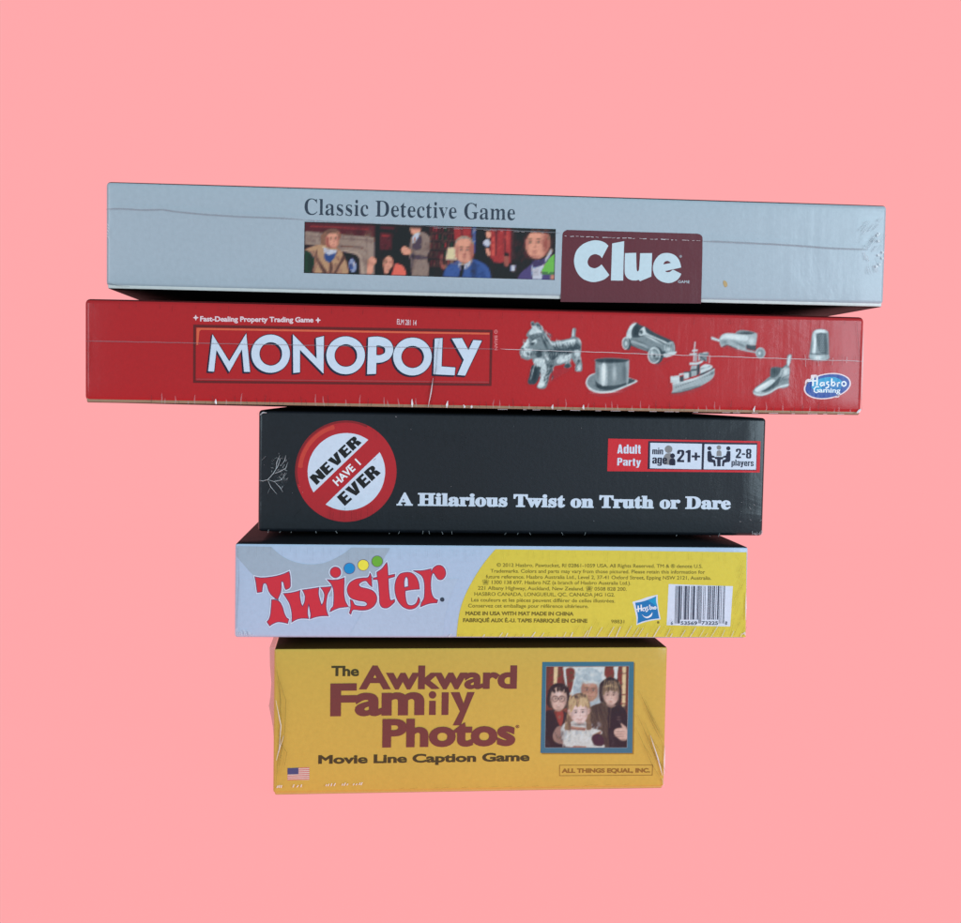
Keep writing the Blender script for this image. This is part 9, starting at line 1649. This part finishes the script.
G 0.32 0.3 2989,14 2993,-8
C 0.32 0.3 3147,23 3163,-8
G 0.32 0.3 3217,2 3212,-7
C 0.32 0.3 3402,27 3391,-8
G 0.32 0.3 3535,13 3554,-7
G 0.32 0.3 3604,20 3605,-8
G 0.32 0.3 3742,-2 3731,-8
G 0.32 0.3 3851,26 3860,-8
G 0.32 0.3 3954,28 3967,-7
G 0.32 0.3 4094,0 4098,-7
G 0.32 0.3 4262,7 4266,-8
C 0.32 0.3 4376,6 4363,-8
G 0.32 0.3 4538,1 4524,-8
G 0.32 0.3 4618,16 4640,-8
C 0.32 0.3 4721,3 4733,-7
C 0.32 0.3 4833,26 4820,-7
G 0.32 0.3 4970,5 4958,-7
G 0.32 0.3 5156,9 5164,-7
G 0.32 0.3 5252,18 5236,-8
C 0.3 0.25 5205,325 5187,342
C 0.3 0.25 5197,273 5191,281
G 0.3 0.25 5207,272 5185,273
G 0.3 0.25 5251,357 5254,393
E 0.3 0.25 5087,334 5078,382
G 0.3 0.25 5096,314 5103,349
G 0.3 0.25 5160,225 5144,234
G 0.3 0.25 5153,45 5183,60
E 0.3 0.25 5097,146 5067,150
C 0.3 0.25 5057,255 5064,262
G 0.3 0.25 5286,136 5295,141
G 0.3 0.25 5169,236 5171,284
C 0.3 0.25 5163,287 5139,311
G 0.3 0.25 5163,365 5161,403
E 0.3 0.25 5039,196 5057,239
G 0.3 0.25 5139,292 5139,341
G 0.3 0.25 5037,58 5007,103
G 0.3 0.25 5078,47 5048,47
E 0.3 0.25 5252,300 5278,321
C 0.3 0.25 5064,356 5053,359
C 0.3 0.25 5169,164 5155,182
G 0.3 0.25 5270,139 5239,177
E 0.3 0.25 5209,90 5209,143
C 0.3 0.25 5059,151 5041,155
C 0.3 0.25 5262,158 5283,175
G 0.3 0.25 5213,260 5186,281
C 0.4 0.3 5187,14 5186,54
C 0.4 0.3 5200,21 5199,34
C 0.4 0.3 5213,14 5211,38
C 0.4 0.3 5226,4 5220,36
C 0.4 0.3 5239,7 5237,46
C 0.4 0.3 5252,19 5252,34
C 0.4 0.3 5265,15 5266,48
C 0.4 0.3 5278,5 5283,65
C 0.4 0.3 5291,19 5294,60
G 0.3 0.3 -17,1219 13,1192
G 0.3 0.3 254,1220 222,1212
G 0.3 0.3 333,1219 335,1188
G 0.3 0.3 533,1219 492,1198
G 0.3 0.3 716,1219 749,1178
G 0.3 0.3 900,1219 878,1210
G 0.3 0.3 1002,1219 953,1211
G 0.3 0.3 1210,1218 1200,1184
G 0.3 0.3 1476,1218 1512,1192
G 0.3 0.3 1667,1218 1713,1207
G 0.3 0.3 1756,1217 1807,1177
G 0.3 0.3 1927,1217 1902,1183
G 0.3 0.3 2063,1217 2113,1210
G 0.3 0.3 2344,1216 2356,1197
G 0.3 0.3 2534,1216 2507,1187
G 0.3 0.3 2617,1217 2646,1191
G 0.3 0.3 2859,1215 2891,1197
G 0.3 0.3 3036,1216 3071,1178
G 0.3 0.3 3211,1216 3164,1195
G 0.3 0.3 3429,1215 3450,1208
G 0.3 0.3 3589,1214 3616,1211
G 0.3 0.3 3677,1215 3685,1205
G 0.3 0.3 3839,1214 3877,1176
G 0.3 0.3 4160,1214 4133,1173
G 0.3 0.3 4208,1214 4237,1199
G 0.3 0.3 4454,1213 4506,1184
G 0.3 0.3 4614,1213 4640,1196
G 0.3 0.3 4822,1213 4775,1171
G 0.3 0.3 4932,1212 4879,1201
G 0.3 0.3 5213,1213 5239,1208
G 0.75 0.3 1147,1165 1157,1055
G 0.75 0.3 1206,1176 1203,987
G 0.75 0.3 1304,1201 1309,1027
G 0.75 0.3 1338,1109 1334,1047
G 0.75 0.3 1409,1105 1404,957
G 0.75 0.3 1489,1097 1496,969
G 0.75 0.3 1558,1159 1568,1018
G 0.75 0.3 1612,1070 1619,994
G 0.75 0.3 1703,1092 1696,962
G 0.75 0.3 1743,1059 1736,955
G 0.75 0.3 1805,1080 1799,976
G 0.75 0.3 1896,1080 1897,978
G 0.75 0.3 1932,1068 1930,902
G 0.75 0.3 2005,1032 2015,963
G 0.75 0.3 2081,1070 2087,878
G 0.75 0.3 2130,1018 2130,917
G 0.7 0.3 743,267 736,146
G 0.7 0.3 772,211 766,103
G 0.7 0.3 844,218 838,139
G 0.7 0.3 888,257 881,123
G 0.7 0.3 954,241 962,97
G 0.7 0.3 1001,226 1013,92
G 0.7 0.3 1058,237 1054,98
G 0.7 0.3 1125,273 1120,91
G 0.7 0.3 1164,287 1175,97
G 0.7 0.3 1215,236 1225,100
G 0.7 0.3 1275,224 1268,143
G 0.7 0.3 1342,230 1344,99
G 0.7 0.3 1382,224 1389,96
G 0.7 0.3 1444,289 1445,142
G 0.7 0.3 1520,246 1532,140
G 0.7 0.3 1572,220 1576,140
G 0.7 0.3 1641,265 1647,137
G 0.7 0.3 1691,221 1700,121
G 0.7 0.3 1730,290 1733,142
G 0.7 0.3 1809,285 1808,134
G 0.7 0.3 1865,258 1859,158
G 0.7 0.3 1893,257 1898,125
G 1 0.3 357,144 438,238
C 0.5 0.4 13,1199 43,1226 84,1225
C 0.5 0.3 1396,1206 1407,1201
box t
part shrink_film
C 0.931939 0.35 2159,14 2183,46
G 0.925428 0.35 2254,15 2259,45
G 0.688162 0.35 2292,15 2308,46
G 0.877753 0.35 2388,15 2405,42
C 0.928233 0.35 2505,15 2524,39
G 0.535809 0.35 2576,15 2605,53
C 0.768289 0.35 2674,15 2706,59
C 0.883045 0.35 2741,15 2760,55
G 0.937799 0.35 2826,15 2846,45
C 0.527313 0.35 2910,15 2926,44
C 0.90843 0.35 3009,16 3044,66
C 0.688598 0.35 3105,16 3133,59
G 0.808607 0.35 3168,16 3187,65
C 0.491356 0.35 3266,16 3271,40
C 0.630973 0.35 3338,16 3362,67
C 0.941646 0.35 3411,16 3429,65
C 0.733367 0.35 3547,16 3588,84
C 0.677728 0.35 3578,16 3625,125
C 0.631638 0.35 3677,17 3736,117
C 0.763053 0.35 3799,17 3858,122
C 0.925907 0.35 3880,17 3925,123
C 0.654009 0.35 3978,17 4041,133
C 0.504196 0.35 4058,17 4117,117
C 0.606147 0.35 4107,17 4162,110
C 0.670375 0.35 4196,17 4214,59
C 0.930157 0.35 4274,18 4337,132
C 0.63714 0.35 4404,18 4447,103
C 0.859574 0.35 4451,18 4470,53
C 0.829765 0.35 4563,18 4605,89
C 0.846159 0.35 4657,18 4715,114
C 0.589617 0.35 4759,18 4803,95
C 0.491799 0.35 4814,18 4843,59
C 0.685543 0.35 4879,18 4946,130
C 0.653456 0.35 4989,19 5022,93
C 0.69065 0.35 5093,19 5117,82
C 0.811195 0.35 5190,19 5201,55
G 0.35 0.3 3436,33 3496,136
G 0.35 0.3 3522,33 3563,178
G 0.35 0.3 3598,33 3678,203
G 0.35 0.3 3658,33 3700,174
G 0.35 0.3 3737,33 3802,157
G 0.35 0.3 3785,33 3853,159
G 0.35 0.3 3858,34 3935,166
G 0.35 0.3 3915,34 3965,178
G 0.35 0.3 4007,34 4063,208
G 0.35 0.3 4074,34 4146,140
G 0.35 0.3 4132,34 4208,199
G 0.35 0.3 4205,34 4246,131
G 0.35 0.3 4246,34 4291,170
G 0.35 0.3 4331,34 4405,169
G 0.35 0.3 4409,34 4457,209
G 0.35 0.3 4451,34 4499,165
G 0.35 0.3 4544,35 4618,164
G 0.35 0.3 4576,35 4640,154
G 0.35 0.3 4671,35 4710,195
G 0.35 0.3 4732,35 4796,134
G 0.35 0.3 4814,35 4883,176
G 0.35 0.3 4874,35 4931,199
G 0.35 0.3 4937,35 4999,195
G 0.35 0.3 4984,35 5040,157
G 0.35 0.3 5079,35 5118,213
G 0.35 0.3 5120,36 5171,180
G 0.3 0.2 37,928 31,821
G 0.3 0.2 140,926 138,845
G 0.3 0.2 216,926 215,828
G 0.3 0.2 288,926 280,879
G 0.3 0.2 354,925 360,829
G 0.3 0.2 472,924 469,834
G 0.3 0.2 554,923 549,873
G 0.3 0.2 609,923 607,818
G 0.3 0.2 722,922 716,841
G 0.3 0.2 775,921 777,791
G 0.3 0.2 880,920 882,829
G 0.3 0.2 954,919 954,838
G 0.3 0.2 1037,919 1036,823
G 0.3 0.2 1128,918 1133,795
G 0.3 0.2 1223,917 1229,791
G 0.3 0.2 1326,916 1330,790
G 0.3 0.2 1385,915 1377,866
G 0.3 0.2 1505,915 1500,852
G 0.3 0.2 1537,915 1532,865
G 0.3 0.2 1648,913 1651,802
G 0.3 0.2 1751,913 1750,841
G 0.3 0.2 1809,912 1810,834
G 0.3 0.2 1925,911 1927,840
G 0.3 0.2 2008,911 2010,823
G 0.3 0.2 2050,910 2050,824
G 0.3 0.2 2176,909 2183,867
G 0.3 0.2 2218,909 2215,837
G 0.3 0.2 2312,908 2321,787
G 0.3 0.2 2391,907 2385,844
G 0.3 0.2 2481,907 2474,861
G 0.3 0.2 2608,906 2608,807
G 0.3 0.2 2693,905 2704,795
G 0.3 0.2 2753,904 2755,845
G 0.3 0.2 2832,904 2842,858
G 0.3 0.2 2957,902 2953,791
G 0.3 0.2 3006,903 3017,826
G 0.3 0.2 3105,901 3099,813
G 0.3 0.2 3166,901 3172,804
G 0.3 0.2 3245,900 3240,776
G 0.3 0.2 3366,899 3360,853
G 0.3 0.2 3434,899 3444,838
G 0.3 0.2 3557,897 3565,852
G 0.3 0.2 3622,897 3617,854
G 0.3 0.2 3731,897 3732,852
G 0.3 0.2 3775,896 3773,782
G 0.3 0.2 3902,895 3901,818
G 0.3 0.2 3964,894 3963,825
G 0.3 0.2 4061,894 4056,781
G 0.3 0.2 4120,893 4132,805
G 0.3 0.2 4234,892 4235,832
G 0.3 0.2 4299,891 4293,827
G 0.3 0.2 4384,891 4387,782
G 0.3 0.2 4468,890 4475,818
G 0.3 0.2 4616,888 4617,814
G 0.3 0.2 4644,888 4652,820
G 0.3 0.2 4764,887 4756,782
G 0.3 0.2 4826,887 4820,845
G 0.3 0.2 4927,886 4934,809
G 0.3 0.2 4998,886 5011,782
G 0.3 0.2 5133,885 5139,826
C 0.35 0.3 14,22 13,95
C 0.35 0.3 36,22 29,105
C 0.35 0.3 58,22 47,76
C 0.35 0.3 80,22 67,68
C 0.35 0.3 102,22 95,83
C 0.35 0.3 124,23 107,65
C 0.35 0.3 146,23 141,66
C 0.35 0.3 167,23 150,61
C 0.35 0.3 189,23 182,36
G 0.35 0.3 5144,695 5193,820
G 0.35 0.3 5147,632 5196,758
G 0.35 0.3 5150,570 5199,695
G 0.35 0.3 5171,507 5220,633
G 0.35 0.3 5141,444 5190,570
G 0.35 0.3 5098,381 5147,507
G 0.35 0.3 5102,319 5151,444
G 0.35 0.3 5126,256 5176,382
G 0.35 0.3 5174,193 5223,319
G 0.35 0.3 5165,130 5214,256
G 0.35 0.3 5202,67 5251,193
G 0.35 0.3 5205,4 5254,130
C 0.5 0.3 5234,486 5236,340 5238,193
C 0.9 0.4 5209,46 5230,62 5241,36
G 0.4 0.2 29,908 41,585 28,281 24,78
box a
part shrink_film
G 0.45 0.35 18,1370 60,1084 73,777 46,366 28,109
G 0.45 0.35 19,1289 121,981 114,674 67,314
G 0.45 0.35 23,777 85,520 47,212
G 0.45 0.35 30,1186 71,982 63,828
G 0.45 0.35 45,572 136,447 107,262
C 0.35 0.3 21,982 73,725 56,448
C 0.35 0.3 31,366 55,469 104,622
part shrink_film
G 0.4 0.3 3755,1052 3856,840 3979,619
G 0.4 0.3 3803,988 3904,776 4028,556
G 0.4 0.3 3815,925 3917,712 4039,518
G 0.4 0.3 3829,861 3930,648 4054,425
G 0.4 0.3 3742,799 3843,586 3966,356
G 0.4 0.3 3811,735 3913,521 4035,362
G 0.4 0.3 3727,672 3828,459 3950,279
G 0.4 0.3 3826,607 3928,394 4051,209
G 0.4 0.3 3855,543 3956,329 4078,176
G 0.4 0.3 3813,480 3914,266 4037,71
C 0.5 0.35 4046,466 4045,307 4044,147
C 0.5 0.35 4028,115 4047,30
C 0.5 0.35 3888,575 3981,308 4028,147
C 1 0.35 38,83 51,108
C 1 0.35 58,84 68,112
C 1 0.35 79,83 87,111
C 1 0.35 199,86 211,117
C 1 0.35 239,87 255,109
C 1 0.35 279,87 287,116
C 1 0.35 531,92 539,113
C 1 0.35 552,93 563,117
C 1 0.35 582,93 592,122
C 1 0.35 612,94 628,123
C 1 0.35 693,96 702,116
C 1 0.35 714,95 729,125
C 1 0.35 744,97 756,115
C 1 0.35 805,98 819,115
C 1 0.35 835,98 848,113
C 1 0.35 866,99 879,124
C 1 0.35 886,98 900,126
G 0.35 0.25 1277,52 1325,61
G 0.35 0.25 1391,52 1464,60
G 0.35 0.25 1629,52 1685,61
G 0.35 0.25 1714,53 1790,61
G 0.35 0.25 1917,53 1988,61
G 0.35 0.25 2072,52 2116,61
G 0.35 0.25 2207,53 2299,61
G 0.35 0.25 2352,52 2442,60
G 0.35 0.25 2497,52 2548,61
G 0.35 0.25 2652,53 2719,61
G 0.35 0.25 2872,52 2953,60
G 0.35 0.25 3031,52 3105,61
G 0.35 0.25 3200,53 3288,61
G 0.35 0.25 3293,52 3341,61
G 0.35 0.25 3424,52 3483,61
G 0.35 0.25 3598,52 3670,61
""")
UNDER = 'charcoal_shade_top'  # tray undersides near-black, painting the shade of the gaps
BOXES = [
    ('c', 'long pale grey box with a dark picture strip, topmost of the pile',
     0.01346, 0.00760, 0.25474, 0.40182, 0.2620, 0.05323, -0.00652, 0.0022, (0.00200, 0.00288), ('white_board', 'cream_tray', 'cover_black'), 0.0011),
    ('m', 'long red box with seven printed silver game tokens, second from the top of the pile',
     0.00335, 0.00298, 0.19762, 0.39935, 0.2660, 0.05137, 0.00215, 0.0024, (0.00277, 0.00133), ('red_board', 'tan_tray', 'crimson_top'), 0.0008),
    ('b', 'black box with a round red and white badge, in the middle of the pile',
     0.02108, 0.01035, 0.13252, 0.26525, 0.2050, 0.06260, -0.01001, 0.0019, (0.00107, 0.00145), ('black_board', 'black_board', 'charcoal_shade_top'), 0),
    ('t', 'white and yellow box with red lettering and a barcode, lying on the golden yellow box',
     0.01010, -0.00514, 0.08068, 0.26254, 0.2620, 0.04777, -0.00572, 0.0015, (0.00253, 0.00212), ('pale_board', 'pale_board', 'gap_shade_top'), 0),
    ('a', 'golden yellow box with brown lettering and a blue framed family photo, bottom of the pile',
     -0.00000, -0.00332, 0.00000, 0.20260, 0.2040, 0.07529, 0.02046, 0.0014, (0.00317, 0.00000), ('gold_board', 'amber_tray', 'brown_top'), 0.001),
]
for key, label, x, y, z, w, d, h, turn, rad, bow, inks, lip in BOXES:
    root = bpy.data.objects.new('game_box', None); COL.objects.link(root); root.empty_display_size = 0.05
    root.location = (x - math.sin(turn) * d / 2, y + math.cos(turn) * d / 2, z); root.rotation_euler = (0, 0, turn)
    root['label'] = label; root['category'] = 'board game'; root['group'] = 'game boxes stacked in one pile'
    side, tray, top = (ink(q) for q in inks)
    if lip:
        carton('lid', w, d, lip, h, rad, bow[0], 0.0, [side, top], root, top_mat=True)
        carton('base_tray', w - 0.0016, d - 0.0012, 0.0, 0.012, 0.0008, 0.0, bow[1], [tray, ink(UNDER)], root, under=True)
    else:
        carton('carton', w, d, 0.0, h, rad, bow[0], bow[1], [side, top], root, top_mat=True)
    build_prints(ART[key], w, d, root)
    if key == 'a':                    # loose pocket of film standing off the left end
        out = [(-0.3, 76.0), (-2.7, 75.2), (-2.5, 66), (-1.7, 57), (-2.1, 50), (-2.9, 45), (-1.8, 40), (-0.7, 34), (-0.2, 28)]
        V_, F2 = [], []
        for dy in (0.004, 0.03, 0.08, 0.15):
            k = 1.0 - dy * 3
            for px_, pz in out: V_.append((-w / 2 + px_ * 0.001 * k + 0.0001, -d / 2 + dy, min(pz, 75.0) * 0.001))
        m = len(out)
        for r_ in range(3):
            for i in range(m - 1): a = r_ * m + i; F2.append((a, a + 1, a + m + 1, a + m))
        F2.append(tuple(range(m)))
        mesh_obj('film_pocket', V_, F2, [FILM_LOOSE], None, root)
